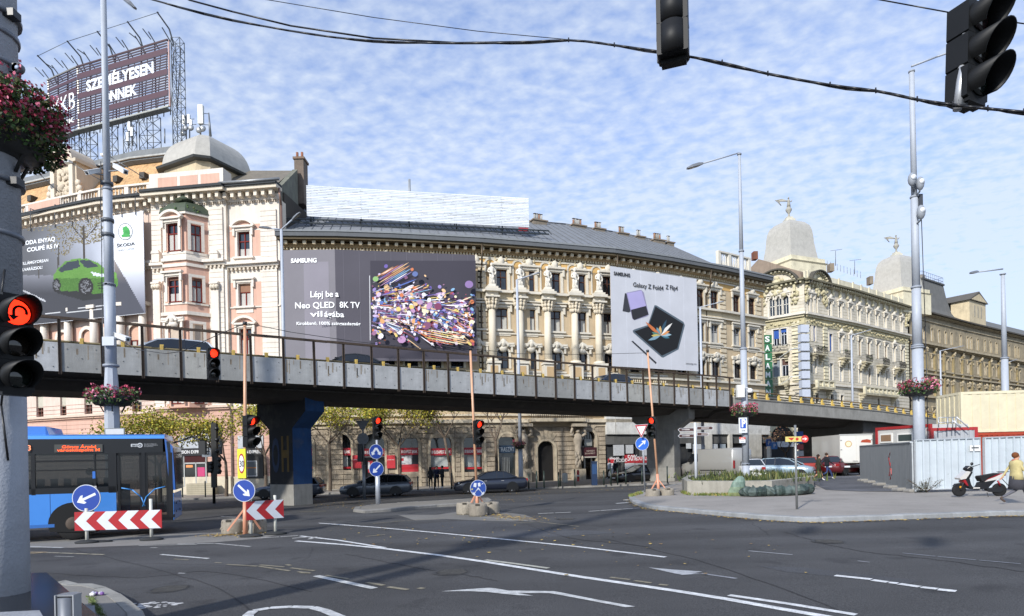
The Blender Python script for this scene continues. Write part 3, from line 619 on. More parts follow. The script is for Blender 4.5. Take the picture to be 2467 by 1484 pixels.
# tower
stores = {}; wl = []
zr = lambda f, u, v: f.z(u, v)
T4 = (zr(FA2, 438, 617), zr(FA2, 438, 553)); T3 = (zr(FA2, 438, 737), zr(FA2, 438, 681)); T2 = (zr(FA2, 438, 858), zr(FA2, 438, 790)); T1 = (zr(FA2, 438, 976), zr(FA2, 438, 915))
R4 = (zr(FA3, 590, 619), zr(FA3, 590, 557)); R3 = (zr(FA3, 594, 738), zr(FA3, 594, 684)); R2 = (zr(FA3, 596, 858), zr(FA3, 596, 792)); R1 = (zr(FA3, 596, 977), zr(FA3, 596, 905))
blind = ('8f6a55', .35)
for (a, b), st in ((R4, stB), (R3, dict(stC, blind=blind)), (R2, stB), (R1, dict(stA, sill=1))): wl += winrow(FA3, [592], a, b, 1.05, st, stores)
pl3 = FA3.pl[0]; pl2 = FA2.pl[0]
zg = -1.5
wallgrid(walls, pl3, 0, pl3.len, zg, HA - .9, stores.get(id(pl3), (0, []))[1], TR_)
# main curved front: upper windows stand behind the banner, arches below it
mw = []; zM = [(zr(FA1, 208, 998), zr(FA1, 208, 945)), (zr(FA1, 208, 862), zr(FA1, 208, 795)), (zr(FA1, 208, 735), zr(FA1, 208, 680)), (zr(FA1, 208, 620), zr(FA1, 208, 560))]
cols1 = [-85, -30, 34, 92, 150, 209, 268, 326]
sm = [dict(fr='6b3a2e', tr=None, blind=('b8b3a4', .55), glass='2a2420'), dict(stA, arch=1, tw=.3, blind=('c9a48f', .5)), dict(stC), dict(stB)]
for (a, b), st in zip(zM, sm): mw += winrow(FA1, cols1, a, b, 1.25 if st.get('arch') else .95, st, stores)
for pl in FA1.pl: wallgrid(walls, pl, 0, pl.len, zg, HA - .9, stores.get(id(pl), (0, []))[1], 'd0bbae')
# tower front: wall with the bay window in the middle
sL, sR = pl2.hit(405, 600)[0], pl2.hit(503, 600)[0]
wallgrid(walls, pl2, 0, pl2.len, zg, HA - .9, [], TR_)
for pl, x in ((pl2, pl2.len), (pl3, pl3.len)): walls.box(x - .01, x + .0, zg, HA - .9, -1.2, -.003, 'd8cdbc', pl.T)
walls.box(0, .01, zg, HA - .9, -1.0, -.003, TR_, pl2.T)
# pink fields, pilasters with joints, string courses
for pl, a, b in ((pl3, 548, 583),): pass
def field(pl, u0, u1, v0, v1, col, o=.012, o0=0.0):
 s0, z1 = pl.hit(u0, v0); s1, z0 = pl.hit(u1, v1); z0b = pl.hit(u0, v1)[1]; walls.box(s0, s1, z0b, z1, o0, o, col, pl.T)
def fields_around(pl, s0, s1, z0, z1, ops, col, o=.015):
 q = MB(); wallgrid(q, Plane((0, 0), (1, 0)), s0, s1, z0, z1, [x for x in ops], col, .01)
 for f, c in zip(q.f, q.c):
  vv = [q.v[i] for i in f]
  if max(abs(p[1]) for p in vv) < 1e-6: walls.add([(p[0], p[2], o) for p in vv], [(0, 1, 2, 3)], c, False, pl.T)
ops3 = stores[id(pl3)][1]; s0, s1 = pl3.hit(553, 600)[0], pl3.hit(630, 600)[0]
for v0, v1 in ((541, 552), (556, 618), (680, 738), (744, 812), (812, 860)):
 za, zb_ = zr(FA3, 590, v1), zr(FA3, 590, v0); fields_around(pl3, s0, s1, za, zb_, ops3, PK_)
fields_around(pl3, s0 - 1.0, pl3.len, zg, zr(FA3, 590, 984), ops3, 'c49e8e')
fields_around(pl2, .01, pl2.len - .01, zg, zr(FA2, 438, 984), [], 'c49e8e')
for pl in FA1.pl:
 o_ = stores.get(id(pl), (0, []))[1]; fields_around(pl, .01, pl.len - .01, zr(FA1, 208, 1045), zr(FA1, 208, 1006), [], 'cba594'); fields_around(pl, .01, pl.len - .01, zM[1][0], zM[1][1] + .3, o_, 'cba594')
walls.build('wall', 'stucco', A, True)
for pl, s, z, w_, h, st in wl + mw: window(A, pl, s, z, w_, h, st)
trim = MB()
def joints(pl, s0, s1, z0, z1, out, step=.42, col='a89d8f'):
 z = z0 + step
 while z < z1: trim.box(s0, s1, z, z + .035, out - .01, out + .006, col, pl.T); z += step
def pil(pl, u0, u1, v0, v1, out, col=TR_, j=True, vref=None):
 s0 = pl.hit(u0, 700)[0]; s1 = pl.hit(u1, 700)[0]; um = (u0 + u1) / 2; z1 = pl.hit(um, v0)[1]; z0 = pl.hit(um, v1)[1]
 trim.box(s0, s1, z0, z1, 0, out, col, pl.T)
 if j: joints(pl, s0 - .004, s1 + .004, z0, z1, out + .002)
 return s0, s1, z0, z1
pil(pl3, 632, 670, 505, 985, .14); pil(pl3, 543.5, 552, 505, 985, .05)
for u0, u1 in ((370, 393), (508, 541)): pil(pl2, u0, u1, 500, 640, .12); pil(pl2, u0, u1, 640, 985, .12)
pil(pl2, 375, 390, 680, 905, .3, j=False); pil(pl2, 513, 531, 680, 905, .3, j=False)
for u in (382, 522):      # column capitals and little dormer caps of the ledge
 s, z = pl2.hit(u, 690);
 for dx_ in (-.25, 0, .25): trim.ball((s + dx_, z - .1, .36), .2, 'd3c8b6', 7, 5, (1, 1.2, .8), T=pl2.T, jit=.25)
 trim.box(s - .38, s + .38, z + .1, z + .25, 0, .5, TR_, pl2.T)
 s, z = pl2.hit(u, 636); trim.box(s - .35, s + .35, z + .05, z + .75, 0, .4, TR_, pl2.T); archband(trim, pl2.T, s, z + .75, 0.01, .38, 0, .45, TR_)
for fac, vr, ur in ((FA2, 640, 438), (FA3, 640, 590), (FA1, 655, 208)):
 z = fac.z(ur, vr); fac.chain(trim, z, z + .22, 0, .55, TR_); fac.chain(trim, z - .2, z, 0, .3, TR_); fac.dentils(trim, z - .42, z - .2, 0, .26, .16, .36, 'cbbfae')
for fac, vr, ur in ((FA2, 985, 438), (FA3, 985, 590), (FA1, 1004, 208)):
 z = fac.z(ur, vr); fac.chain(trim, z, z + .2, 0, .35, 'cdb7a6'); fac.chain(trim, z - .15, z, 0, .2, 'c9a895')
z = FA3.z(590, 742); FA3.chain(trim, z, z + .1, 0, .1, TR_)
# coursed joints on the lower storeys
for fac in (FA1, FA2, FA3):
 for pl in fac.pl:
  z = fac.z(fac.u[0] + 30, 985)
  for k in range(1, 24):
   zz_ = z - k * .36
   if zz_ > -1: trim.box(.01, pl.len - .01, zz_, zz_ + .03, .0, .021, '8f7264', pl.T)
  for k in range(3, 12):
   zz_ = z + k * .3
   if fac is FA1: trim.box(.01, pl.len - .01, zz_, zz_ + .03, .0, .006, 'a58c7e', pl.T)
# arcade columns below the banner
for u in (-60, 5, 62, 121, 178, 240, 302, 355):
 pl, s, z = FA1.at(u, 900); z0 = zM[1][0] - .6; z1 = zM[1][1] + 1.6
 trim.cyl(pl.T @ Vector((s, z0, .42)), pl.T @ Vector((s, z1, .42)), .36, .30, 10, TR_); trim.box(s - .45, s + .45, z1, z1 + .3, 0, .8, TR_, pl.T); trim.box(s - .5, s + .5, z0 - .5, z0, 0, .85, TR_, pl.T)
trim.build('trim', 'stucco', A, True)
# bay window
bay = MB(); sc, hw = (sL + sR) / 2, (sR - sL) / 2
b0, b1 = pl2.hit(438, 872)[1], pl2.hit(438, 525)[1]
def bayring(z, k=1.0, o=1.25): return [pl2.T @ Vector((sc + x * k, z, y * k if y > .1 else 0)) for x, y in ((-hw, 0), (-hw * .78, o * .9), (hw * .36, o), (hw, .0))]
prof = [(pl2.hit(438, 985)[1], .98), (T4[1] + 1.2, .98)]
bay.loft([bayring(z, k) for z, k in prof], PK_, False)
for z, t, k in ((pl2.hit(438, 640)[1], .25, 1.12), (pl2.hit(438, 645)[1] - .3, .25, 1.06), (T4[0] - .25, .2, 1.06), (T3[0] - .2, .15, 1.04), (T2[1] + .75, .28, 1.16), (T4[1] + .75, .2, 1.12), (T1[1] + .6, .15, 1.05)):
 bay.loft([bayring(z, k), bayring(z + t, k)], TR_, False)
bay.loft([bayring(pl2.hit(438, 636)[1] + .05, 1.03), bayring(T4[0] - .25, 1.03)], TR_, False)
bayo = bay.build('bay_window', 'stucco', A, True)
q = bayring(0, .98); LP = Plane(q[1].xy, q[2].xy); RP = Plane(q[2].xy, q[3].xy); LL = Plane(q[0].xy, q[1].xy)
for (z0, z1), st in ((T4, dict(stA, hood='arc', tymp=PK_)), (T3, dict(stA, hood='flat', blind=('6b4a3c', .12))), (T2, dict(stA, hood='orn', blind=('b9a998', 1.0))), (T1, stA)):
 for P_, w_ in ((LP, 1.15), (RP, .75)):
  bx = P_.len * (.5 if P_ is LP else .42); st2 = st if P_ is LP else {k: v for k, v in st.items() if k != 'hood'}
  window(A, P_, bx, z0, w_, z1 - z0, st2, out=.26)
  m_ = MB();
bc = MB()       # weathered green copper cap on the bay
bc.loft([bayring(T4[1] + .95, 1.16), bayring(T4[1] + 1.25, 1.1), bayring(T4[1] + 1.85, .75), bayring(T4[1] + 2.2, .3)], '3f4a3a', False)
cc = pl2.T @ Vector((sc + .1, T4[1] + 2.1, .5)); bc.lathe([(.75, 0), (.6, .12), (.25, .4), (.12, .6), (.02, .7)], cc, 8, '46503f')
for _ in range(70):
 p = pl2.T @ Vector((sc + random.uniform(-1.6, 1.6), T4[1] + random.uniform(.95, 1.5), random.uniform(.2, 1.4))); bc.ball(p, random.uniform(.05, .13), random.choice(['3c5a26', '4f6a30', '5a5a3a']), 5, 3, jit=.4)
bc.build('bay_roof', 'tile', A, True)
# main cornice
cor = MB()
for fac, e in ((FA1, 0), (FA2, .35), (FA3, .3)):
 fac.chain(cor, HA - .9, HA - .55, 0, .2, TR_, 0); fac.dentils(cor, HA - .85, HA - .4, .2, .75, .28, .62, 'd9cdbb'); fac.chain(cor, HA - .4, HA - .12, 0, 1.0, 'cfc3b0', e); fac.dentils(cor, HA - 1.15, HA - 1.0, 0, .12, .1, .2, 'cdbfae')
 fac.chain(cor, HA - 1.0, HA - .9, 0, .16, TR_)
 fac.chain(cor, HA - .12, HA + .1, .0, 1.15, '35383b', e)
cor.build('cornice', 'stucco', A, True)
# balustrade / parapet
bal = MB()
for i, pl in enumerate(FA1.pl): baluster_run(bal, pl.T, 0, pl.len, HA + .1, 1.15, .25, TR_, .34, 2.2)
for u0, u1 in ((96, 165),):
 pl, s, z = FA1.at(100, 500); bal.box(max(0, s - 1), s + 3, HA + .2, HA + 1.1, .3, .47, PK_, pl.T)
bal.box(0, pl2.len, HA + .1, HA + 1.7, -.9, .3, TR_, pl2.T)
for a, b in ((.12, .38), (.42, .66), (.70, .95)): bal.box(pl2.len * a, pl2.len * b, HA + .45, HA + 1.3, .3, .315, PK_, pl2.T)
bal.build('balustrade', 'stucco', A, True)
# mansard roof: tan covering streaked with rust, slate grey top edge
MT['tan_roof'] = M('rust_streaked_roof', .8, ns=.8, na=.2, fine=.15, streak=.45, grime=.1)
rf = MB(); nrm = lambda f, i: f.pl[min(i, len(f.pl) - 1)].n
def roofrings(P, pls, prof):
 rr = []
 for i, p in enumerate(P):
  n = pls[min(i, len(pls) - 1)].n; rr.append([Vector((p[0] - n.x * a, p[1] - n.y * a, z)) for a, z in prof])
 return rr
rf.loft(roofrings(FA1.P, FA1.pl, [(.6, HA), (.65, HA + .4), (1.6, HA + 2.4), (3.4, HA + 5.0), (9, HA + 5.0), (9, HA)]), 'c19a6c', False)
o = rf.build('mansard_roof', 'tan_roof', A, True)
cap = MB();
cap.loft(roofrings(FA1.P, FA1.pl, [(3.2, HA + 4.9), (2.9, HA + 5.1), (2.9, HA + 5.4), (3.4, HA + 5.8), (3.6, HA + 6.4), (9, HA + 6.4), (9, HA + 4.9)]), '6c6f70', False)
cap.loft(roofrings(FA1.P, FA1.pl, [(2.75, HA + 5.25), (2.75, HA + 5.4), (2.9, HA + 5.4), (2.9, HA + 5.25)]), 'a8a8a4', False)
cap.build('ridge_capping', 'tile', A, True)
# far left dome and lucarne
luc = MB(); p0, s, z = FA1.at(118, 470); p1, s1, _ = FA1.at(180, 470); LPl = Plane((p0.T @ Vector((s, 0, -.2))).xy, (p1.T @ Vector((s1, 0, -.2))).xy)
luc.box(0, LPl.len, HA + .2, HA + 4.3, -2.8, 0, 'cbbca6', LPl.T); luc.box(-.3, LPl.len + .3, HA + 4.3, HA + 4.6, -2.8, .3, 'c6b9a5', LPl.T)
archband(luc, LPl.T, LPl.len / 2, HA + 4.5, LPl.len * .36, LPl.len * .36 + .32, -2, .3, 'cbbfae', 5, 175); luc.prism([(LPl.len / 2 + LPl.len * .37 * math.cos(R(t)), HA + 4.5 + LPl.len * .37 * math.sin(R(t))) for t in range(0, 181, 15)], -2.4, .02, 'c4b199', LPl.T)
for sg in (.14, .86): luc.box(LPl.len * sg - .25, LPl.len * sg + .25, HA + .3, HA + 4.2, 0, .22, 'd4c8b5', LPl.T)
for _ in range(34): a = random.gauss(0, .38); luc.ball(LPl.T @ Vector((LPl.len / 2 + a, HA + 2.5 + random.uniform(-1.2, 1.3), .08)), random.uniform(.1, .26), 'c6b8a2', 7, 4, (1, .5, 1.2), jit=.35)
for sg, d in ((0, -1), (1, 1)):
 for k in range(5): luc.cyl(LPl.T @ Vector((LPl.len * sg + d * (.1 + .16 * (4 - k)), HA + .5 + k * .5, -.2)), LPl.T @ Vector((LPl.len * sg + d * (.1 + .16 * (4 - k)), HA + .5 + k * .5, .05)), .3, .3, 8, 'cdbfac')
luc.build('lucarne', 'stucco', A, True)
sk = MB()
for u, v in ((30, 468), (104, 470), (240, 424), (311, 426), (383, 414)):
 fpl, s, z = FA1.at(min(u, 371), v); d = 1.9; z0 = HA + 2.6; sk.box(s - .25, s + .25, z0 + .05, z0 + .6, -2.3, -1.45, '3a3631', fpl.T)
sk.build('skylight', 'tile', A, True)
# dome over the tower (square plan, rounded corners)
dm = MB(); dc = at(502, 420, 56.2); rot = R(64)
def sq(r, z, ch=.16):
 pts = []
 for k in range(4):
  a = rot + k * math.pi / 2
  for t in (-1, 1): pts.append(Vector((dc.x + r * math.cos(a + t * (math.pi / 4 - ch)), dc.y + r * math.sin(a + t * (math.pi / 4 - ch)), z)))
 return pts
zb0 = 28.2; Hd = 3.0; Rd = 3.65
dm.loft([sq(Rd * math.cos(a) ** .72 if i < 12 else .12, zb0 + Hd * math.sin(a)) for i, a in [(i, R(i * 7.4)) for i in range(13)]], 'b7b2a6', False)
MT['dome'] = M('zinc_scales', .42, metal=.25, ns=2.5, na=.10, fine=.14, bump=.25, bs=14, grime=.12)
dm.build('dome', 'dome', A, True)
d2 = MB(); d2.loft([sq(Rd * 1.0, zb0 - .25), sq(Rd * 1.12, zb0 - .2), sq(Rd * 1.14, zb0 - .02), sq(Rd * 1.0, zb0)], '3c3e3e', False)
d2.loft([sq(Rd * 1.16, HA + 1.3), sq(Rd * 1.05, HA + 1.8), sq(Rd * .98, HA + 2.2), sq(Rd * .96, zb0 - .25)], 'c4b394', False)
d2.build('dome_skirt', 'tile', A, True)
# right roof slope and fire wall with chimney
fw_ = MB(); e0, e1 = Vector((*FA3.P[0], 0)), Vector((*FA3.P[1], 0)); bk = Vector((e1.x - .2, e1.y + 5.4, 0)); bk0 = Vector((e0.x - 1.0, e0.y + 4.6, 0))
fw_.loft([[Vector((e1.x, e1.y + .3, zz_)) if i == 0 else Vector((bk.x, bk.y, zz_ if zz_ < 5 else 29.0)) for i in (0, 1)] + [Vector((bk.x - .45, bk.y, zz_ if zz_ < 5 else 29.0)), Vector((e1.x - .45, e1.y + .3, zz_))] for zz_ in (-1, HA + .1)], '6f6f62', False)
fw_.build('fire_wall', 'oldstone', A, True)
ch = MB(); ch.box(bk.x - .4, bk.x + .45, bk.y + .3, bk.y + 1.5, 26, 30.1, '6f6257'); ch.box(bk.x - .5, bk.x + .55, bk.y + .2, bk.y + 1.6, 30.1, 30.3, '7a6656')
for dx_ in (-.3, .15): ch.cyl((bk.x + dx_, bk.y + .9, 30.3), (bk.x + dx_, bk.y + .9, 31.0), .12, .12, 8, '8a5a45')
ch.build('chimney', 'oldstone', A, True)
r2 = MB(); r2.add([(e0.x, e0.y + .1, HA + .1), (e1.x - .45, e1.y + .1, HA + .1), (bk.x - .45, bk.y, 28.9), (bk0.x, bk0.y, 28.9), (bk0.x, bk0.y + 4, 26), (bk.x - .45, bk.y + 4, 26)], [(0, 1, 2, 3), (3, 2, 5, 4)], '6f685c'); r2.build('side_roof', 'tile', A, True)
gt = MB(); gt.tube([e0 + Vector((0, -1.2, HA + .15)), e1 + Vector((.5, -1.2, HA + .15))], .13, 8, '8f9090'); gt.tube([e1 + Vector((.25, -.6, HA - .3)), e1 + Vector((.25, -.2, HA - 1.6)), e1 + Vector((.25, -.1, 3))], .1, 8, '8c7266'); gt.build('downpipe', 'metal', A, True)
cr_ = MB(); core(FA1.P, 9, 0, HA, '4a443c', cr_, .5); core(FA2.P + FA3.P[1:], 9, 0, HA, '4a443c', cr_, 1.0); cr_.build('rear_wall', 'stucco', A, True)
# shops at the pavement
def signbox(parent, pl, u0, u1, v0, v1, o0, o1, col, name, mat='matte', ur=None):
 s0, _ = pl.hit(u0, 1000); s1, _ = pl.hit(u1, 1000); um = ur or (u0 + u1) / 2; z0 = pl.hit(um, v1)[1]; z1 = pl.hit(um, v0)[1]
 mb = MB(); mb.box(s0, s1, z0, z1, o0, o1, col, pl.T); o = mb.build(name, mat, parent, True); return o, s0, s1, z0, z1
PA = pl2
for u0, u1 in ((430, 497), (573, 634)):
 pl = pl2 if u0 < 540 else pl3
 signbox(A, pl, u0, u1, 1049, 1080, .03, .10, 'a9acb0', 'fanlight', 'metal'); o, s0, s1, z0, z1 = signbox(A, pl, u0, u1, 1080, 1098, .03, .22, '141416', 'shop_sign', 'paint')
 text('VISION EXPRESS', pl.M(s0 + .12, z0 + .2, .225), z1 - z0 - .36, 'lettering', o, 'matte', 'd8d8d8', w=(s1 - s0) - .25, bold=.02)
sf, s0, s1, z0, z1 = signbox(A, pl2, 430, 497, 1098, 1172, .03, .08, '191614', 'shop_front', 'glass')
mb = MB()
for a, b, c, d, col in ((.18, .22, .0, 1, 'a9aaa8'), (.60, .64, 0, .78, 'a9aaa8'), (.96, 1, 0, 1, 'a9aaa8'), (.18, 1, .74, .78, 'a9aaa8'), (.2, .98, .78, 1, '3a1010')): mb.box(lerp(s0, s1, a), lerp(s0, s1, b), lerp(z0, z1, c), lerp(z0, z1, d), .08, .13, col, pl2.T)
mb.build('shop_frame', 'metal', sf, True)
mb = MB(); mb.box(lerp(s0, s1, .67), lerp(s0, s1, .93), lerp(z0, z1, .32), lerp(z0, z1, .62), .085, .10, 'b5386a', pl2.T); mb.box(lerp(s0, s1, .26), lerp(s0, s1, .5), lerp(z0, z1, .62), lerp(z0, z1, .7), .085, .10, 'd98a50', pl2.T); mb.build('poster', 'paint', sf, True)
sc_, s0, s1, z0, z1 = signbox(A, pl3, 573, 634, 1098, 1153, .03, .16, '18181a', 'display_case', 'paint')
mb = MB(); mb.box(lerp(s0, s1, .34), lerp(s0, s1, .76), lerp(z0, z1, .1), lerp(z0, z1, .78), .16, .18, 'b9bcc0', pl3.T); mb.box(lerp(s0, s1, .37), lerp(s0, s1, .73), lerp(z0, z1, .13), lerp(z0, z1, .75), .18, .19, '4b5258', pl3.T); mb.box(lerp(s0, s1, .37), lerp(s0, s1, .73), lerp(z0, z1, .45), lerp(z0, z1, .5), .19, .2, 'a56a35', pl3.T); mb.build('poster', 'paint', sc_, True)
mb = MB()
for pl in (pl2, pl3): mb.box(.0, pl.len, -1.3, pl.hit(590 if pl is pl3 else 520, 1148)[1], .03, .12, 'c7bda8', pl.T)
mb.build('plinth', 'stone', A, True)
# ---------------------------------------------------------------- B: long beige curved tenement
HB = 21.1
FB = Facade([(680, 570), (816, 571), (944, 575), (1149, 585), (1273, 594), (1468, 610), (1600, 629), (1731, 652), (1838, 675)], HB)
B = thing('tenement_building', (*FB.P[3], 0), 'long beige curved building with white half columns, statues and a grey metal roof', 'building')
WB, TB = 'b9a688', 'cbc4b5'
z_ = lambda v, u=1210: FB.z(u, v)
rows = [(z_(698), z_(649)), (z_(794), z_(743)), (z_(888), z_(838)), (z_(985), z_(925))]
colsB = [708, 765, 822, 878, 934, 990, 1046, 1100, 1150, 1210, 1277, 1339, 1400, 1467, 1527, 1585, 1640]
colsR = [1687, 1722, 1775, 1812]
sB = [dict(fr='4a2c22', tr=TB, hood=0, tw=.25), dict(fr='3f2a24', tr=TB, hood='flat', sill=1, cur='b4b2aa'), dict(fr='33261f', tr=TB, arch=1, hood='orn', tw=.2), dict(fr='3a2e28', tr=TB, tw=.25)]
sR = [dict(fr='4a2c22', tr=TB, hood='crest', tw=.2), dict(fr='8f9092', tr=TB, hood='flat', sill=1, cur='b4b2aa'), dict(fr='33261f', tr=TB, hood='orn', sill=1), sB[3]]
stores = {}; wl = []
for i, (a, b) in enumerate(rows):
 s0 = sB[i] if i else dict(sB[0], hood='crest')
 for u in colsB: wl += winrow(FB, [u], a, b, 1.05 if i != 2 else 1.15, s0, stores)
 for u in colsR: wl += winrow(FB, [u], a, b, 1.15, sR[i], stores)
walls = MB()
for i, pl in enumerate(FB.pl):
 ops = stores.get(id(pl), (0, []))[1]; wallgrid(walls, pl, 0, pl.len, z_(1019) - .36 - .2, HB - .6, [o for o in ops], WB)
 for o in ops:
  if abs(o[3] - rows[2][1]) < .01 and pl.x.y / pl.x.x < .2: spandrels(walls, pl, o, WB)
walls.build('wall', 'stucco', B, True)
for pl, s, z, w_, h, st in wl: window(B, pl, s, z, w_, h, st)
trim = MB()
def chainz(z, h, o, col=TB, o0=0): FB.chain(trim, z, z + h, o0, o, col)
zc_ = z_(722, 1184)
chainz(zc_ + .55, .22, .55); chainz(zc_, .55, .18, 'cfbf9f'); chainz(zc_ - .12, .12, .3); chainz(z_(800) - .2, .12, .12); chainz(z_(905), .2, .3); chainz(z_(1019, 1210), .3, .5, 'c9bda6'); chainz(z_(1019, 1210) - .35, .35, .25, 'b8ab94'); chainz(z_(1002), .16, .2, 'c9bda6')
# giant order: half columns with capitals, entablature blocks, statues in niches
PC = [1184, 1251, 1317, 1382, 1439]
stat = []
for u in PC:
 pl, s, _ = FB.at(u, 800); z0, z1 = z_(870, 1184), z_(744, 1184); T = pl.T
 trim.cyl(T @ Vector((s, z0, .3)), T @ Vector((s, z1, .3)), .36, .29, 14, 'd2c8b4')
 trim.cyl(T @ Vector((s, z0 - .1, .32)), T @ Vector((s, z0 + .12, .32)), .58, .5, 12, 'd3c8b4'); trim.box(s - .62, s + .62, z0 - .3, z0 - .1, 0, .95, TB, T); trim.box(s - .55, s + .55, z0 - 1.55, z0 - .3, 0, .82, TB, T); trim.box(s - .34, s + .34, z0 - 1.4, z0 - .5, .82, .84, 'b59a74', T)
 for r_, zz2 in ((.40, .1), (.5, .42), (.56, .7)):
  for k in range(5): a = R(20 + 35 * k); trim.ball(T @ Vector((s + r_ * math.cos(a), z1 + zz2, .3 + r_ * math.sin(a) * .8)), .16, 'd0c4ae', 6, 4, (1, 1, 1.5), jit=.25)
 trim.box(s - .62, s + .62, z1 + .85, z1 + 1.0, 0, .95, TB, T)
 trim.box(s - .55, s + .55, z1 + 1.0, zc_ + .55, 0, .62, TB, T); trim.ball(T @ Vector((s, zc_ + .1, .62)), .25, 'cbbfa6', 8, 5, (1, 1, 1), jit=.1); trim.box(s - .68, s + .68, zc_ + .55, zc_ + .8, 0, .98, TB, T)
 trim.box(s - .5, s + .5, zc_ + .8, zc_ + 1.0, 0, .85, TB, T)
 nz = zc_ + 1.0; trim.box(s - .56, s - .42, nz, nz + 2.1, 0, .08, TB, T); trim.box(s + .42, s + .56, nz, nz + 2.1, 0, .08, TB, T); archband(trim, T, s, nz + 2.1, .42, .58, 0, .1, TB); trim.box(s - .42, s + .42, nz, nz + 2.1, .0, .012, 'a58c68', T)
 stat.append((pl, s, nz))
# frieze: oval openings, swags
zo = z_(622, 1210)
for u in (1209, 1277, 1339, 1400):
 pl, s, _ = FB.at(u, 800)
 pts = [(s + .42 * math.cos(R(t)), zo + .3 * math.sin(R(t))) for t in range(0, 360, 20)]; trim.prism(pts, 0, .02, '2c2119', pl.T)
 for t in range(0, 360, 30): trim.ball(pl.T @ Vector((s + .52 * math.cos(R(t)), zo + .4 * math.sin(R(t)), .05)), .14, 'c6b795', 6, 4, jit=.2)
 for sg in (-1, 1):
  for k in range(9): x = .75 + k * .13; trim.ball(pl.T @ Vector((s + sg * x, zo + .15 - .25 * math.sin(k / 8 * math.pi), .03)), .1, 'c6b795', 6, 3, jit=.3)
# entrance-storey panels, balustrades under first-floor windows
for u in colsB[:-1]:
 pl, s, _ = FB.at(u, 800); zz2 = rows[2][0]
 for k in range(7): trim.lathe([(.05, 0), (.08, .2), (.04, .5), (.06, .62)], (0, 0, 0), 5, 'cfc2a6', T=pl.T @ Matrix.Translation((s - .7 + k * .23, zz2 - 1.0, .14)) @ Matrix.Rotation(-math.pi / 2, 4, 'X'))
 trim.box(s - .85, s + .85, zz2 - .36, zz2 - .2, 0, .3, TB, pl.T); trim.box(s - .85, s + .85, zz2 - 1.15, zz2 - 1.0, 0, .3, TB, pl.T)
# quoins
for u in (686, 1160, 1740, 1826, 1665):
 pl, s, _ = FB.at(u, 800); z = z_(900)
 while z < HB - 2.2: trim.box(max(0.02, s - .5), min(pl.len - .02, s + .5), z, z + .36, .0, .1, 'cdbfa4', pl.T); z += .5
trim.build('trim', 'stucco', B, True)
# rusticated ground storey
gs = MB(); zt = z_(1019, 1210) - .36
arches = []
for u0, u1, kind in ((700, 752, 0), (792, 844, 1), (872, 925, 2), (956, 1006, 3), (1035, 1086, 1), (1115, 1163, 1), (1198, 1240, 4), (1292, 1332, 5), (1394, 1431, 6)):
 pl, s0, _ = FB.at((u0 + u1) / 2, 1000); a = pl.hit(u0, 1000)[0]; b = pl.hit(u1, 1000)[0]; top = pl.hit((u0 + u1) / 2, 1045 if kind < 5 else (1062 if kind == 5 else 1036))[1]; bot = pl.hit((u0 + u1) / 2, 1137 if kind in (0, 1, 3) else 1164)[1]
 arches.append((pl, (a, b, bot, top), kind))
for i, pl in enumerate(FB.pl):
 ops = [o for p, o, k in arches if p is pl]; s1 = pl.len if i < 5 else pl.len
 if pl is FB.at(1460, 1000)[0]: s1 = pl.hit(1455, 1000)[0]
 if FB.u[i] >= 1460: break
 T2 = pl.T.copy(); off = Plane(FB.P[i], FB.P[i + 1]); off.T = pl.T @ Matrix.Translation((0, 0, .14))
 wallgrid(gs, off, 0, s1, -1.5, zt, ops, 'a39684', .5)
 for o in ops: spandrels(gs, off, o, 'a39684')
 z = -.2; k = 0
 while z < zt - .3:      # coursed rustication with deep joints between the openings
  cuts = [0.] + [q for o in sorted(ops) if o[2] - .1 < z < o[3] - (o[1] - o[0]) * .25 for q in (o[0] - .32, o[1] + .32)] + [s1]
  for a, b in zip(cuts[::2], cuts[1::2]):
   if b - a > .2:
    x = a;
    while x < b - .05:
     w_ = min(random.uniform(.8, 1.3), b - x); g = random.uniform(.88, 1.08); gs.box(x + .01, x + w_ - .01, z + .03, z + .38, .0, .065 + random.uniform(0, .02), tuple(c * g for c in hexc('a09380')), off.T); x += w_
  z += .42; k += 1
 for o in ops:
  r = (o[1] - o[0]) / 2; cx = (o[0] + o[1]) / 2; cz = o[3] - r; archband(gs, off.T, cx, cz, r, r + .22, 0, .1, 'b3a68f'); gs.box(o[0] - .22, o[0], -.9, cz, 0, .1, 'b3a68f', off.T); gs.box(o[1], o[1] + .22, -.9, cz, 0, .1, 'b3a68f', off.T)
  for t in (60, 75, 90, 105, 120):      # voussoirs
   c_, s_ = math.cos(R(t)), math.sin(R(t)); p = Vector((cx, cz, 0)); d = Vector((c_, s_, 0)); n_ = Vector((-s_, c_, 0))
   a, b = p + d * (r + .24), p + d * (r + .9 if t != 90 else r + 1.05); gs.prism([(a - n_ * .13).xy, (b - n_ * .2).xy, (b + n_ * .2).xy, (a + n_ * .13).xy], 0, .12, 'a89b86', off.T)
 gs.box(0, s1, -1.5, -.15, .0, .12, 'a9a498', off.T)
gs.build('ground_storey', 'oldstone', B, True)
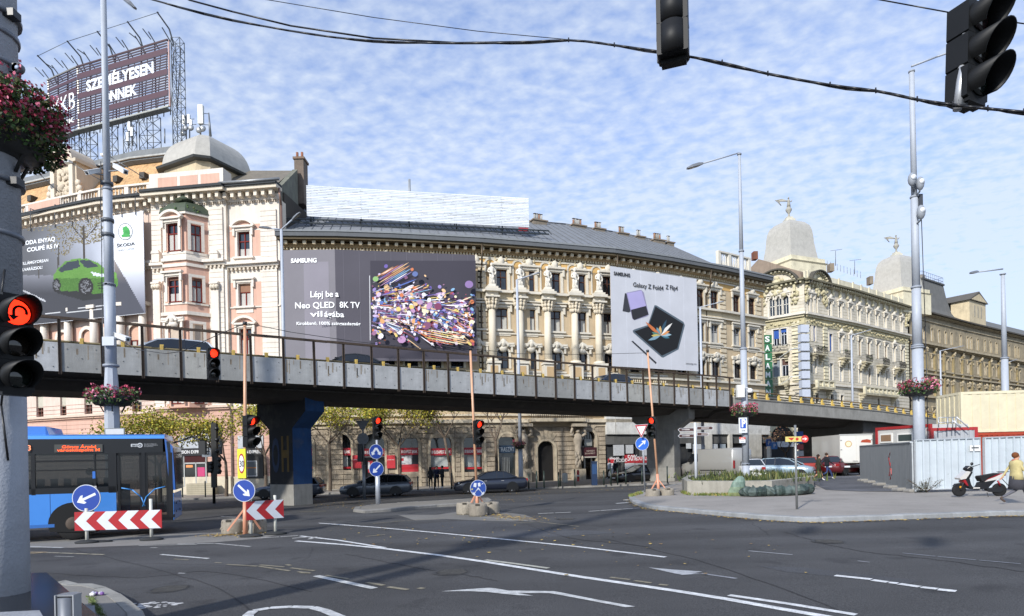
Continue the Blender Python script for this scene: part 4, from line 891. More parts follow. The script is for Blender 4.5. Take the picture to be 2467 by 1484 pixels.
for pl, (a, b, c, d), kind in arches:
 r = (b - a) / 2; cx = (a + b) / 2; m = MB(); T = pl.T @ Matrix.Translation((0, 0, -.2))
 pts = [(b, c), *[(cx + r * math.cos(R(t)), d - r + r * math.sin(R(t))) for t in range(0, 181, 15)], (a, c)]
 m.poly([(x, y, 0) for x, y in pts], '22282b' if kind < 5 else '0d0b0a', T)
 wn = m.build('shop_window', 'glass' if kind != 5 else 'matte', B, True); f = MB()
 if kind < 4:
  if kind in (1, 0, 3) : f.box(cx - r * .7, cx + r * .65, c + .45, c + 1.75, .01, .03, 'a3a8a6', T)
  f.box(a, b, c + .25, c + .42, .03, .08, 'b3232a', T)
  f.build('blind', 'paint', wn, True); sg = MB(); zz2 = pl.hit((1060), 1085)[1] if False else c + 1.9 if kind != 2 else c + 3.0
  zz2 = d - r * 2 - .55 + r * .55
  sg.box(a + .0, b - .0, zz2, zz2 + .62, .06, .22, 'a02430', T); so_ = sg.build('shop_sign', 'paint', wn, True)
  text('88 BUDAPEST BANK', T @ Matrix.Translation((a + .08, zz2 + .17, .225)), .27, 'lettering', so_, 'paint', 'e6dcd8', w=b - a - .16, bold=.025)
  if kind == 3:
   p = MB(); p.box(a + .02, b - .02, c - .1, zz2 - .05, .04, .06, 'cfd2d4', T); p.box(a + .02, b - .02, c - .1, c + .65, .06, .07, 'b3303a', T); p.box(a + .25, a + .5, zz2 - .5, zz2 - .25, .06, .07, 'b3303a', T)
   for hx, hc, bc_ in ((cx + .05, '2a1d18', 'd8d8d8'), (cx + .6, '2a211d', '22242a')):
    z0 = c + 1.0; p.prism([(hx - .32, c + .65), (hx + .32, c + .65), (hx + .3, z0 + .45), (hx + .1, z0 + .6), (hx - .1, z0 + .6), (hx - .3, z0 + .45)], .07, .075, bc_, T)
    p.disc((hx, z0 + .85, .08), .13, 'c79f88', 14, T); p.prism([(hx - .15, z0 + .7), (hx + .15, z0 + .7), (hx + .16, z0 + 1.0), (hx, z0 + 1.08), (hx - .16, z0 + 1.0)], .072, .077, hc, T)
   p.build('poster', 'paint', wn, True)
   for k_, wd in enumerate((.5, .35, .45)): text(('Személyi', 'kölcsön', 'ajánlat')[k_], T @ Matrix.Translation((a + .15, zz2 - .75 - .2 * k_, .075)), .09, 'lettering', wn, 'paint', '55585c', w=wd)
  if kind == 2: f2 = MB(); f2.box(a, b, c, c + 2.2, .0, .02, '1b1b1d', T); f2.box(a, b, c + 2.2, c + 2.3, .02, .06, 'cfcfcf', T); f2.box(a + .4, a + .8, c + .9, c + 1.9, .03, .05, 'b5303a', T); f2.box(a + .4, a + .55, c + 1.2, c + 1.8, .05, .06, 'e0e0e0', T); f2.build('door', 'paint', wn, True)
 elif kind == 4:
  z0 = pl.hit(1220, 1091)[1]; z1 = pl.hit(1220, 1073)[1]; f.box(a, b, z0, z1, .05, .2, '23384e', T); so_ = f.build('shop_sign', 'paint', wn, True)
  text('TRASZAT', T @ Matrix.Translation((a + .08, z0 + .12, .205)), z1 - z0 - .25, 'lettering', so_, 'paint', 'a9b3bb', w=b - a - .2)
  f = MB()
  for k in range(6): f.box(a + .3 + k * .14, a + .36 + k * .14, c, z0 - .4, .02, .06, '8d8f8e', T)
  f.build('door', 'metal', wn, True)
 elif kind == 6:
  z0 = pl.hit(1412, 1100)[1]; z1 = pl.hit(1412, 1078)[1]; f.box(a - .05, b + .05, z0, z1, .1, .5, '3d1a20', T); f.box(a - .05, b + .05, z0 - .1, z0, .1, .52, 'b9b4a8', T); so_ = f.build('awning_sign', 'paint', wn, True)
  text('NEMZETI', T @ Matrix.Translation((cx - .2, z1 - .4, .505)), .15, 'lettering', so_, 'paint', 'b9aba0', w=.8); text('DOHÁNYBOLT', T @ Matrix.Translation((cx - .35, z1 - .62, .505)), .15, 'lettering', so_, 'paint', 'b9aba0', w=1.0)
  f = MB(); f.box(a + .5, a + .62, c, z0, .02, .08, 'b5b5b0', T); f.box(b - .35, b - .25, c, z0, .02, .08, 'b5b5b0', T); f.box(cx - .3, b - .3, z1 + .15, z1 + .75, .1, .3, 'a9aaa4', T)
  for k in range(7): f.box(a + .1 + k * .25, a + .14 + k * .25, z1, d - .3, .01, .05, '3b3b3a', T)
  f.build('door', 'metal', wn, True)
for u0, u1 in ((848, 869), (930, 950)):
 pl = FB.at(u0, 1100)[0]; o, s0, s1, z0, z1 = signbox(B, pl, u0, u1, 1097, 1128, .22, .42, 'b8323a', 'wall_box', 'paint')
 text('BUDAPEST BANK', pl.M(s0 + .06, lerp(z0, z1, .62), .425), .09, 'lettering', o, 'paint', 'e0d6d2', w=s1 - s0 - .12)
# atlantes beside the gate and the white modern shopfront to their right
for u, h in ((1256, 0), (1385, 0)):
 pl, s, _ = FB.at(u, 1000); z0 = pl.hit(u, 1160)[1]; z1 = pl.hit(u, 1022)[1]; H_ = z1 - z0; T = pl.T @ Matrix.Translation((s, z0, .55)) @ Matrix.Rotation(-math.pi / 2, 4, 'X')
 at_ = MB(); c = '9d9282'
 at_.box(-.55, .55, -.45, .45, 0, H_ * .22, 'a29886', T)
 at_.lathe([(.34, H_ * .22), (.3, H_ * .4), (.36, H_ * .5), (.3, H_ * .6), (.45, H_ * .72), (.4, H_ * .8), (.15, H_ * .84)], (0, 0, 0), 9, c, T=T, sy=.8); at_.ball((0, -.05, H_ * .875), .22, c, 8, 6, T=T, jit=.1)
 for sg in (-1, 1): at_.tube([(sg * .38, 0, H_ * .78), (sg * .75, -.2, H_ * .83), (sg * .45, -.1, H_ * .96)], .13, 7, c, T=T)
 for _ in range(16): at_.ball((random.uniform(-.35, .35), -.2, random.uniform(H_ * .25, H_ * .55)), .12, c, 6, 4, (1, 1, 2.2), T=T, jit=.3)
 at_.box(-.7, .7, -.6, .4, H_ * .95, H_, 'a89c88', T); at_.build('atlas_figure', 'oldstone', B, True)
bl = MB(); pl, s0, _ = FB.at(1270, 1000); s1 = pl.hit(1400, 1000)[0]; zz2 = z_(1019, 1210) + .35; bl.box(s0, s1, zz2 - .3, zz2, 0, 1.1, 'b3a790', pl.T)
for k in range(26): x = lerp(s0 + .1, s1 - .1, k / 25); bl.box(x - .025, x + .025, zz2, zz2 + .95, 1.0, 1.05, '4a443d', pl.T)
bl.box(s0, s1, zz2 + .95, zz2 + 1.02, .98, 1.07, '4a443d', pl.T); bl.build('balcony', 'oldstone', B, True)
an = MB(); zs = [pl.hit(1440, v)[1] for v in (1005, 1047, 1071, 1130, 1165)]
pls = [(p, (p.hit(1455, 1000)[0] if i == 4 else 0), p.len) for i, p in enumerate(FB.pl) if i >= 4]; pls = [(p, max(0, a), b) for p, a, b in pls]
i4 = [i for i, p in enumerate(FB.pl) if p is FB.at(1460, 1000)[0]][0]; off_ = FB.pl[i4]
for i, p in enumerate(FB.pl):
 if i < i4: continue
 a = p.hit(1455, 1000)[0] if i == i4 else 0; zt_ = lambda v: p.hit(FB.u[i] + 20, v)[1]
 an.box(a, p.len, zs[1], zs[0] + .9, .0, .5, 'c9c8c2', p.T); an.box(a, p.len, zs[0] + .9, zs[0] + 1.1, 0, .75, 'bdbcb5', p.T); an.box(a, p.len, zs[2], zs[1], .0, .3, '5a5a58', p.T); an.box(a, p.len, -1.5, zs[4] + .2, .0, .3, '6f6e6a', p.T); an.box(a, p.len, -.5, zs[2], .005, .03, '2e3033', p.T)
 x = a + .8
 while x < p.len - .5: an.box(x, x + .14, -.5, zs[2], .03, .3, '4a4b4c', p.T); x += random.choice([2.1, 2.6])
for u0, u1 in ((1684, 1704), (1745, 1752), (1787, 1822)): p, a, _ = FB.at(u0, 1000); b = p.hit(u1, 1000)[0]; an.box(min(a, b), max(a, b), -1, zs[1], .3, .6, 'bcb9b0', p.T)
ax = an.build('shop_front', 'concrete', B, True)
mb = MB(); gl = MB()
for u0, u1, v0 in ((1460, 1499, 1105), (1499, 1524, 1096), (1524, 1562, 1101), (1562, 1590, 1101)):
 p, a, _ = FB.at(u0 + 2, 1100); b = p.hit(u1, 1100)[0]; a = p.hit(u0, 1100)[0]; z1 = p.hit(u0, v0)[1]; z0 = p.hit(u0, 1116)[1]; b = min(b, p.len)
 mb.box(a + .03, b - .03, z0, z1, .34, .36, 'b5333a', p.T); mb.box(a + .03, b - .03, z0 - 1.2, z0, .34, .355, 'c9cacb', p.T)
mb.build('window_band', 'paint', ax, True)
for s_, u, v, w_, h_ in (('állandó', 1464, 1106.5, 1.0, .22), ('AKCIÓK', 1473, 1113.5, 1.5, .32), ('-50%', 1501, 1110, 1.35, .55), ('OUTLET', 1528, 1109, 1.6, .38), ('-30%', 1564, 1113, 1.0, .5)):
 p, a, _ = FB.at(u, v); z = p.hit(u, v)[1]; text(s_, p.M(a, z, .365), h_, 'lettering', ax, 'paint', 'e2dede', w=w_, bold=.02)
mb = MB()
for u0, u1, v0, v1, c in ((1471, 1499, 1072, 1098, 'b7b9ba'), (1501, 1521, 1072, 1093, 'b7b9ba'), (1540, 1558, 1072, 1098, 'b9bcc0'), (1564, 1584, 1072, 1098, 'aab0b5'), (1662, 1684, 1070, 1100, 'b5babf'), (1706, 1724, 1070, 1095, 'b5babf'), (1727, 1743, 1070, 1095, '9aa5ad'), (1646, 1660, 1068, 1081, 'c4c7c8')):
 p, a, _ = FB.at(u0 + 2, 1100); b = p.hit(u1, 1100)[0]; z0 = p.hit(u0, v1)[1]; z1 = p.hit(u0, v0)[1]; mb.box(a, b, z0, z1, .315, .33, c, p.T)
mb.build('blind', 'fabric', ax, True)
# cornice and roof
cor = MB()
FB.chain(cor, HB - 1.35, HB - 1.2, 0, .12, TB); FB.chain(cor, HB - .95, HB - .6, 0, .25, 'a08660'); FB.dentils(cor, HB - .78, HB - .52, .25, .62, .26, .72, 'dccfb5'); FB.dentils(cor, HB - 1.12, HB - .95, 0, .2, .12, .26, 'cfc09f')
FB.chain(cor, HB - .5, HB - .3, 0, .95, '5f5440', .2); FB.chain(cor, HB - .3, HB + .05, 0, 1.1, '5d6063', .3); FB.chain(cor, HB + .05, HB + .2, .8, 1.16, '808487', .3)
FB.chain(cor, HB - 1.95, HB - 1.35, 0, .03, 'c9a468'); cor.build('cornice', 'stucco', B, True)
rf = MB(); prof = [(-1.0, HB + .05), (0, HB + .5), (8, 26.6), (16, HB)]
Pr = FB.P[:8]; rings = roofrings(Pr, FB.pl, prof)
rings[-1] = [Vector((*FB.P[7], 0)) + Vector((FB.pl[6].n.x, FB.pl[6].n.y, 0)) * -a + Vector((0, 0, z)) for a, z in prof]
rf.loft(rings, '74777b', False)
e8 = FB.P[8]; n8 = FB.pl[7].n; low = [Vector((e8[0] - n8.x * a, e8[1] - n8.y * a, z)) for a, z in ((-1, HB + .05), (0, HB + .5), (5, 23.3), (10, HB))]
rf.loft([rings[-1], low], '6f7276', False)
# standing seams
for a, b in zip(rings, rings[1:]):
 ln = (b[0] - a[0]).length; k = int(ln / .75)
 for i in range(k): p, q = a[1].lerp(b[1], i / k), a[2].lerp(b[2], i / k); rf.bar(p + Vector((0, 0, .03)), q + Vector((0, 0, .03)), .05, .06, '676a6e')
rf.build('roof', 'tile', B, True)
rc = MB();
for a, b in zip(rings, rings[1:]): rc.tube([a[2], b[2]], .12, 6, '5d6064')
rc.build('ridge', 'tile', B, True)
def chimney(u, v, wpx, npots, back=8.5, parent=B, col='7d7365', hpx=11):
 Y = 55 + back + max(0, (u - 1273)) * .02; p = at(u, v, Y); w_ = wpx * Y / F; m = MB(); h = hpx * Y / F
 m.box(-w_ / 2, w_ / 2, -.5, .5, -1.4, -.25, col); m.box(-w_ / 2 - .12, w_ / 2 + .12, -.6, .6, -.25, -.13, '8a7c6c')
 for i in range(npots): x = lerp(-w_ / 2 + .25, w_ / 2 - .25, (i + .5) / npots); m.cyl((x, 0, -.13), (x, 0, .14 + h * random.uniform(.7, 1.1)), .11, .11, 8, random.choice(['a9a8a3', '9a9893', '8d6b55'])); m.cyl((x, 0, .14 + h), (x, 0, .2 + h), .17, .05, 8, '8b8985')
 o = m.build('chimney', 'oldstone', parent); a_ = math.atan2(FB.pl[5].x.y, FB.pl[5].x.x); o.matrix_basis = rootmat(parent).inverted() @ Matrix.Translation(p) @ Matrix.Rotation(a_, 4, 'Z')
for a in ((1296, 530, 36, 4), (1390, 542, 36, 5), (1440, 550, 28, 4), (1497, 561, 26, 3), (1538, 569, 22, 2), (1583, 577, 32, 4), (1610, 583, 18, 2)): chimney(*a)
pr = MB(); baluster_run(pr, FB.pl[7].M(0, 0, -.3), .2, FB.pl[7].len * .75, HB + .3, 1.9, 0, 'd0cabc', .3, 1.8); pr.build('roof_parapet', 'stucco', B, True)
cr_ = MB(); core(FB.P, 12, 0, HB - .6, '4a443c', cr_, .9); cr_.build('rear_wall', 'stucco', B, True)
dp = MB()
for u in (1160, 1700, 1478):
 pl, s, _ = FB.at(u, 800); dp.tube([pl.T @ Vector((s, HB - .4, .95)), pl.T @ Vector((s, HB - 2.2, .7)), pl.T @ Vector((s - (.0), HB - 2.8, .15)), pl.T @ Vector((s, 8, .15))], .08, 6, '5b4f40')
dp.build('downpipe', 'metal', B, True)
# statues in the niches
def statue(pl, s, z, h=2.0):
 T = Matrix.Identity(4); m = MB(); c = 'dcd6c9';
 m.box(-.3, .3, -.22, .22, 0, .22, c); m.lathe([(.27, .2), (.24, .55), (.2, .9), (.24, 1.15), (.16, 1.3), (.27, 1.55), (.24, 1.68), (.08, 1.75), (.07, 1.82)], (0, 0, 0), 10, c, sy=.75)
 m.ball((0.02, 0, 1.95), .14, c, 9, 6, (1, 1, 1.2)); m.tube([(-.25, 0, 1.6), (-.36, -.12, 1.3), (-.12, -.24, 1.15)], .065, 6, c); m.tube([(.25, 0, 1.6), (.36, -.06, 1.3), (.26, -.16, 1.02)], .065, 6, c)
 for _ in range(10): m.ball((random.uniform(-.2, .2), -.13, random.uniform(.3, 1.0)), .08, c, 6, 4, (.8, .8, 2.4), jit=.3)
 return m
ordn = ['niche statue nearest the dark banner, leftmost of five', 'niche statue second from the left of five', 'niche statue in the middle of the five', 'niche statue fourth from the left of five', 'niche statue nearest the white phone banner, rightmost of five']
sm_ = statue(None, 0, 0).mesh('niche_statue', 'stucco')
for (pl, s, z), lb in zip(stat, ordn):
 o = link('niche_statue', sm_); o.matrix_basis = pl.T @ Matrix.Translation((s, z, .5)) @ Matrix.Rotation(-math.pi / 2, 4, 'X'); tag(o, 'white ' + lb, 'statue', 'statues in the niches of the beige facade')
# ---------------------------------------------------------------- C: cream corner house, D: brown terrace beyond
HCn = 26.0
FC1 = Facade([(1806, 697), (1937, 671)], HCn); FC2 = Facade([(1937, 672), (2047, 699), (2186, 741)], HCn)
C = thing('corner_building', (*FC2.P[0], 0), 'cream stone corner building with two bell shaped domes carrying winged figures', 'building')
WC, TC = 'c7bfae', 'd1cabc'
walls = MB(); stores = {}; wl = []
zr1 = lambda v: FC1.z(1875, v); zr2 = lambda v, u=2025: FC2.z(u, v)
s_a = dict(fr='d5d3ca', tr=TC, arch=1, hood='crest', tw=.15, mat='stone'); s_b = dict(fr='d0cec6', tr=TC, hood='crest', tw=.18, mat='stone', cur='c0c2c4'); s_c = dict(fr='6b5440', tr=TC, hood='flat', tw=.18, mat='stone', blind=('6b5440', .4))
blue = dict(fr='c9cbd0', tr=TC, tw=.18, mat='stone', blind=('28509a', .55)); bluf = dict(blue, blind=('35599a', .97)); gry = dict(blue, blind=('7d858c', .97))
def put(fac, us, v0, v1, w_, sty, ref):
 a, b = ref(v1), ref(v0)
 for i, u in enumerate(us): wl.extend(winrow(fac, [u], a, b, w_, sty[i % len(sty)] if isinstance(sty, list) else sty, stores))
put(FC1, [1861, 1877.5, 1894.5], 716, 760, .75, s_a, zr1)
put(FC1, [1870], 793, 833, .85, blue, zr1); put(FC1, [1888], 793, 833, .85, dict(blue, blind=('28509a', .22)), zr1)
put(FC1, [1869], 867, 909, 1.0, gry, zr1); put(FC1, [1890], 867, 909, .95, dict(blue, blind=('5a4038', .35)), zr1)
rr2 = lambda v: zr2(v, 2025)
put(FC2, [1949, 1958, 1968], 729, 770, .45, dict(s_a), rr2)
UC = [2001, 2025, 2048, 2070, 2092, 2113, 2133, 2153, 2172]
put(FC2, UC, 732, 772, .8, [s_a, s_a, dict(s_a, cur='7a8490'), dict(s_a, cur='707a84'), s_a], rr2)
put(FC2, [1951, 1962], 795, 832, .6, [blue, bluf], rr2); put(FC2, UC, 808, 850, .85, [bluf, s_b, s_b, s_c, s_c, s_c, s_c, s_b, s_c], rr2)
put(FC2, [1951, 1962], 865, 905, .6, s_b, rr2); put(FC2, UC, 878, 918, .85, [gry, s_b, dict(s_b, blind=('7d858c', .5)), s_b, s_c], rr2)
put(FC2, [1965, 2001, 2025, 2070, 2113, 2153], 952, 975, .8, dict(fr='54524a', tr=TC, tw=.15, mat='stone'), rr2)
for fac in (FC1, FC2):
 for pl in fac.pl:
  ops = stores.get(id(pl), (0, []))[1]; wallgrid(walls, pl, 0, pl.len, -.5, HCn - .6, ops, WC)
  z = 3.2
  while z < HCn - 2:
   if z < 11 or True:
    cuts = [0.02] + [q for o in sorted(ops) if o[2] - .1 < z < o[3] + .5 for q in (o[0] - .3, o[1] + .3)] + [pl.len - .02]
    for a, b in zip(cuts[::2], cuts[1::2]):
     if b > a: walls.box(a, b, z, z + (.07 if z < 10.8 else .035), .0, .014, '8f866c' if z < 10.8 else 'ada486', pl.T)
   z += .5 if z < 10.8 else .42
walls.build('wall', 'stone', C, True)
for pl, s, z, w_, h, st in wl: window(C, pl, s, z, w_, h, st)
trim = MB()
for fac, rf_, um in ((FC1, zr1, 1875), (FC2, rr2, 2025)):
 zl = FC2.z(1940, 758); fac.chain(trim, zl, zl + .3, 0, .6, TC, .2); fac.chain(trim, zl - .3, zl, 0, .35, 'b9b093'); fac.chain(trim, zl - 1.3, zl - .3, 0, .1, 'b0a786')
 for pl in fac.pl:
  k = int(pl.len / .55)
  for i in range(k): trim.ball(pl.T @ Vector(((i + .5) * .55, zl - .8 + random.uniform(-.2, .2), .12)), random.uniform(.14, .26), 'b3a987', 6, 4, (1.1, 1, .8), jit=.4)
 zl = FC2.z(1945, 925); fac.chain(trim, zl, zl + .22, 0, .3, TC); zl = FC2.z(1945, 1008); fac.chain(trim, zl, zl + .3, 0, .4, TC)
 fac.chain(trim, HCn - .6, HCn - .25, 0, .3, 'b5ad90'); fac.dentils(trim, HCn - .55, HCn - .3, .3, .65, .24, .6, 'c9c0a2'); fac.chain(trim, HCn - .25, HCn + .0, 0, .9, '6c6753', .2)
 fac.dentils(trim, HCn - 1.5, HCn - .6, 0, .3, .35, 1.9, 'c4bb9c')
for fac, u in ((FC1, 1835), (FC1, 1915), (FC2, 1942), (FC2, 1985), (FC2, 2181)):
 pl, s, _ = fac.at(u, 700)
 for k in range(18): trim.ball(pl.T @ Vector((s + random.uniform(-.4, .4), HCn - 1 - random.uniform(0, 2.2), .12)), random.uniform(.14, .28), 'b9b08f', 6, 4, jit=.35)
 z = 12
 while z < 20.3: trim.box(max(.02, s - .5), min(pl.len - .02, s + .5), z, z + .36, 0, .14, 'd2caae', pl.T); z += .5
for fac, us, v in ((FC1, [1878], 933), (FC2, [1955], 938), (FC2, [2079, 2105, 2131], 938)):      # consoled stone balconies
 pass
trim.build('trim', 'stone', C, True)
def balcony(pl, s0, s1, z, iron, parent):
 m = MB(); c = '3f3d38' if iron else 'cfc7ac'; m.box(s0, s1, z - .22, z, 0, 1.0, 'b5ac92', pl.T)
 if iron:
  k = int((s1 - s0) / .16)
  for i in range(k + 1): x = lerp(s0, s1, i / k); m.tube([pl.T @ Vector((x, z, .95)), pl.T @ Vector((x, z + .35, 1.08)), pl.T @ Vector((x, z + .95, .95))], .025, 4, c)
  for zz3 in (.05, .5, .95): m.box(s0, s1, z + zz3, z + zz3 + .05, .93, .98, c, pl.T)
  for sx in (s0, s1): m.box(sx - .02, sx + .02, z + .9, z + .95, 0, .95, c, pl.T)
  for _ in range(int(6 * (s1 - s0))): m.ball(pl.T @ Vector((random.uniform(s0, s1), z + random.uniform(.3, 1.1), 1.0)), random.uniform(.06, .12), random.choice(['3d3b36', '4b4a44', '4b5a36']), 5, 3, jit=.5)
 else:
  baluster_run(m, pl.T, s0, s1, z, 1.0, .85, c, .25, 1.4)
 for sx in (s0 + .4, s1 - .4):
  for j in range(4): m.box(sx - .2, sx + .2, z - .45 - .3 * j, z - .2 - .3 * j, 0, .9 - .22 * j, 'b5ac92', pl.T)
 return m.build('balcony', 'oldstone', parent, True)
def bal_px(fac, u0, u1, v, iron, parent=C):
 pl = fac.at((u0 + u1) / 2, v)[0]; a, z = pl.hit(u0, v); b, _ = pl.hit(u1, v); balcony(pl, a, b, z, iron, parent)
bal_px(FC1, 1861, 1903, 852, True); bal_px(FC1, 1861, 1905, 928, False); bal_px(FC2, 1950, 1978, 852, True); bal_px(FC2, 1953, 1996, 934, False)
for u in (2028, 2078, 2119, 2159): bal_px(FC2, u - 8, u + 8, 862 + (u - 2028) * .19, True)
bal_px(FC2, 2068, 2150, 948, False)
# corner attic: arched gables, bell domes, winged figures
def attic(dome_c, Rb, zb2, zt2, gables, rot):
 a = MB()
 for fac, u0, u1 in gables:
  pl = fac.at((u0 + u1) / 2, 700)[0]; s0, s1 = pl.hit(u0, 700)[0], pl.hit(u1, 700)[0]; r = (s1 - s0) / 2; cx = (s0 + s1) / 2
  a.prism([(cx + r * 1.02 * math.cos(R(t)), HCn - .6 + .82 * r * math.sin(R(t))) for t in range(0, 181, 12)], -.5, .03, WC, pl.T)
  archband(a, pl.T @ Matrix.Translation((0, HCn - .6, 0)) @ Matrix.Diagonal((1, .82, 1, 1)) @ Matrix.Translation((0, -HCn + .6, 0)), cx, HCn - .6, r * .84, r * 1.0, 0, .3, 'bdb496', 0, 180, 16)
  archband(a, pl.T @ Matrix.Translation((0, HCn - .6, 0)) @ Matrix.Diagonal((1, .82, 1, 1)) @ Matrix.Translation((0, -HCn + .6, 0)), cx, HCn - .6, r * 1.0, r * 1.08, -.3, .9, '4d4a42', 0, 180, 16)
  for k in range(15): t = R(6 + 12 * k); a.box(-.12, .12, -.1, .12, .3, .6, 'cfc6aa', pl.T @ Matrix.Translation((cx + r * .94 * math.cos(t), HCn - .6 + r * .77 * math.sin(t), 0)))
  for _ in range(30): a.ball(pl.T @ Vector((cx + random.gauss(0, r * .3), HCn - .6 + random.uniform(-1.3, r * .55), .2)), random.uniform(.18, .36), 'bbb292', 6, 4, jit=.35)
  a.ball(pl.T @ Vector((cx, HCn - .1, .3)), .55, 'bfb697', 9, 6, (1, 1, 1.2), jit=.1)
 a.build('attic_gable', 'stone', C, True)
 blk = MB(); S = lambda r, z: [Vector((dome_c.x + r * math.cos(rot + k * math.pi / 2), dome_c.y + r * math.sin(rot + k * math.pi / 2), z)) for k in range(4)]
 blk.loft([S(Rb * 1.26, HCn - 1), S(Rb * 1.26, zb2 - .9), S(Rb * 1.28, zb2 - .85), S(Rb * 1.33, zb2 - .7), S(Rb * 1.22, zb2 - .6), S(Rb * 1.22, zb2)], 'd3cbb0', False); blk.build('attic', 'stone', C, True)
 H_ = zt2 - zb2; d = MB(); pr_ = [(1.0, 0), (.93, .2), (.86, .42), (.83, .6), (.80, .72), (.72, .84), (.55, .93), (.3, .985), (.16, 1.0)]
 d.loft([S(Rb * a_, zb2 + H_ * b_) for a_, b_ in pr_], 'bdb8ac', False); d.build('dome', 'dome', C, True)
 f = MB(); c = '9a978c'; x, y = dome_c.x, dome_c.y
 f.box(x - .8, x + .8, y - .8, y + .8, zt2 - .15, zt2 + .25, 'c4c0b0'); f.box(x - .55, x + .55, y - .55, y + .55, zt2 + .25, zt2 + .6, 'c4c0b0')
 f.lathe([(.4, .6), (.18, .85), (.15, 1.2), (.5, 1.7), (.55, 1.95), (.35, 2.15), (.3, 2.35)], (x, y, zt2), 10, c)
 f.lathe([(.34, 2.35), (.3, 2.8), (.2, 3.1), (.26, 3.4), (.1, 3.6)], (x, y, zt2), 8, c); f.ball((x, y, zt2 + 3.8), .17, c, 8, 6)
 for k in range(7): f.tube([(x - .1, y + .1, zt2 + 3.3), (x - 1.0 - .12 * k, y + .3, zt2 + 3.75 - .06 * k), (x - 2.2 + .18 * k, y + .5, zt2 + 3.6 - .14 * k)], .07, 5, c)
 f.tube([(x, y, zt2 + 3.3), (x + .35, y - .2, zt2 + 3.1), (x + .5, y - .3, zt2 + 3.4)], .08, 5, c)
 f.v = [(x + (p[0] - x) * .82, y + (p[1] - y) * .82, zt2 + (p[2] - zt2) * .9) for p in f.v]
 f.build('winged_figure', 'stone', C, True)
n_ = (FC1.pl[0].n + FC2.pl[0].n).normalized(); base = Vector((*FC2.P[0], 0))
dc1 = base - n_ * 4.6 + Vector((-2.3, 0, 0)); dc1 = at(1903, 640, 91.5)
attic(dc1, 3.8, at(1921, 614, 87.5).z, at(1905, 533, 91.5).z, [(FC1, 1822, 1924), (FC2, 1944, 1990)], R(-112))
dc2 = at(2160, 640, 107); attic(dc2, 3.9, at(2157, 692, 103).z, at(2157, 616, 107).z, [(FC2, 2183, 2185.5)], R(-112))
rfc = MB(); prof = [(.3, HCn - .1), (.6, HCn + 1.2), (7, HCn + 4.7), (14, HCn)]
rfc.loft(roofrings(FC2.P, FC2.pl, prof), '8a7a6a', False); rfc.loft(roofrings(FC1.P, FC1.pl, [(2, HCn), (3, HCn + 1), (8, HCn + 4), (14, HCn)]), '877e72', False); rfc.build('roof', 'tile', C, True)
pr = MB()
FC2.chain(pr, HCn, HCn + 1.1, -.1, .15, 'd5cdb4')
for pl in FC2.pl:
 k = int(pl.len / 2.6)
 for i in range(k): pr.box(i * 2.6 + .5, i * 2.6 + .9, HCn, HCn + 1.25, .15, .25, 'd5cdb4', pl.T)
pr.build('roof_parapet', 'stone', C, True)
chm = MB()
for u, v, w_ in ((2005, 637, 9), (2100, 668, 7), (1821, 608, 9)):
 p = at(u, v, 96); chm.box(p.x - w_ * .06 / 2 * 1.2, p.x + w_ * .06 / 2 * 1.2, p.y, p.y + 1, p.z - 1.0, p.z + .2, '7d4a38' if u == 1821 else '857a6a')
chm.build('chimney', 'oldstone', C, True)
ae = MB()
for u, v0, v1 in ((2013, 604, 640), (2059, 628, 660)): p, q = at(u, v0, 96), at(u, v1, 96); ae.cyl(q, p, .05, .03, 5, '55565a'); ae.cyl(p + Vector((-.8, 0, 0)), p + Vector((1, 0, .2)), .025, .025, 4, '55565a')
for u in range(1993, 2075, 8): p = at(u, 628 + (u - 1993) * .33, 97); ae.cyl(p - Vector((0, 0, 1)), p, .03, .03, 4, '77787a')
ae.build('aerial', 'metal', C, True)
cr_ = MB(); core(FC1.P + FC2.P[1:], 9, 0, HCn - .6, '5a5648', cr_, .9); cr_.build('rear_wall', 'stone', C, True)
# arched ground floor under the overpass
gf = MB()
pl = FC1.pl[0]
for fac, u0, u1, kind in ((FC1, 1858, 1912, 0), (FC2, 1955, 1984, 1)):
 pl = fac.at((u0 + u1) / 2, 1000)[0]; a, z1 = pl.hit(u0, 1028); b, _ = pl.hit(u1, 1028); z0 = pl.hit((u0 + u1) / 2, 1108)[1]; r = (b - a) / 2; cx = (a + b) / 2
 gf.prism([(b, z0), *[(cx + r * math.cos(R(t)), z1 - r + r * math.sin(R(t))) for t in range(0, 181, 15)], (a, z0)], 0, .05, '2b2d2e', pl.T); archband(gf, pl.T, cx, z1 - r, r, r + .5, 0, .25, 'c9c1a4')
 gf.box(a, b, lerp(z0, z1, .38), lerp(z0, z1, .55), .05, .25, 'b9bdc0', pl.T)
gf.build('ground_floor_arch', 'stone', C, True)
# D
HD = 26.0
FD = Facade([(2190, 743), (2328, 779), (2413, 799), (2467, 812), (2640, 852)], HD)
D = thing('terrace_building', (*FD.P[0], 0), 'long dark ochre brown stone terrace with steep grey mansard tower and white roof dormer', 'building')
WD, TD = '988b72', 'a99c82'; stores = {}; wl = []
sD = dict(fr='cfccc4', tr=TD, arch=1, tw=.16, mat='stone'); sD2 = dict(fr='cfccc4', tr=TD, hood='flat', tw=.16, mat='stone', cur='b9b9b4'); sD3 = dict(sD, hood='orn')
UD = [2214, 2226, 2245, 2262, 2278, 2292, 2314, 2331, 2339, 2355, 2372, 2386, 2400, 2415, 2430, 2445, 2452, 2470]
zD = [FD.z(2245, v) for v in (790, 822, 858, 886, 918, 950, 985, 1010)]
for u in UD:
 wl += winrow(FD, [u], zD[1], zD[0], .75, sD, stores); wl += winrow(FD, [u], zD[3], zD[2], .8, sD2, stores); wl += winrow(FD, [u], zD[5], zD[4], .8, sD3, stores); wl += winrow(FD, [u], zD[7], zD[6], .9, sD2, stores)
walls = MB()
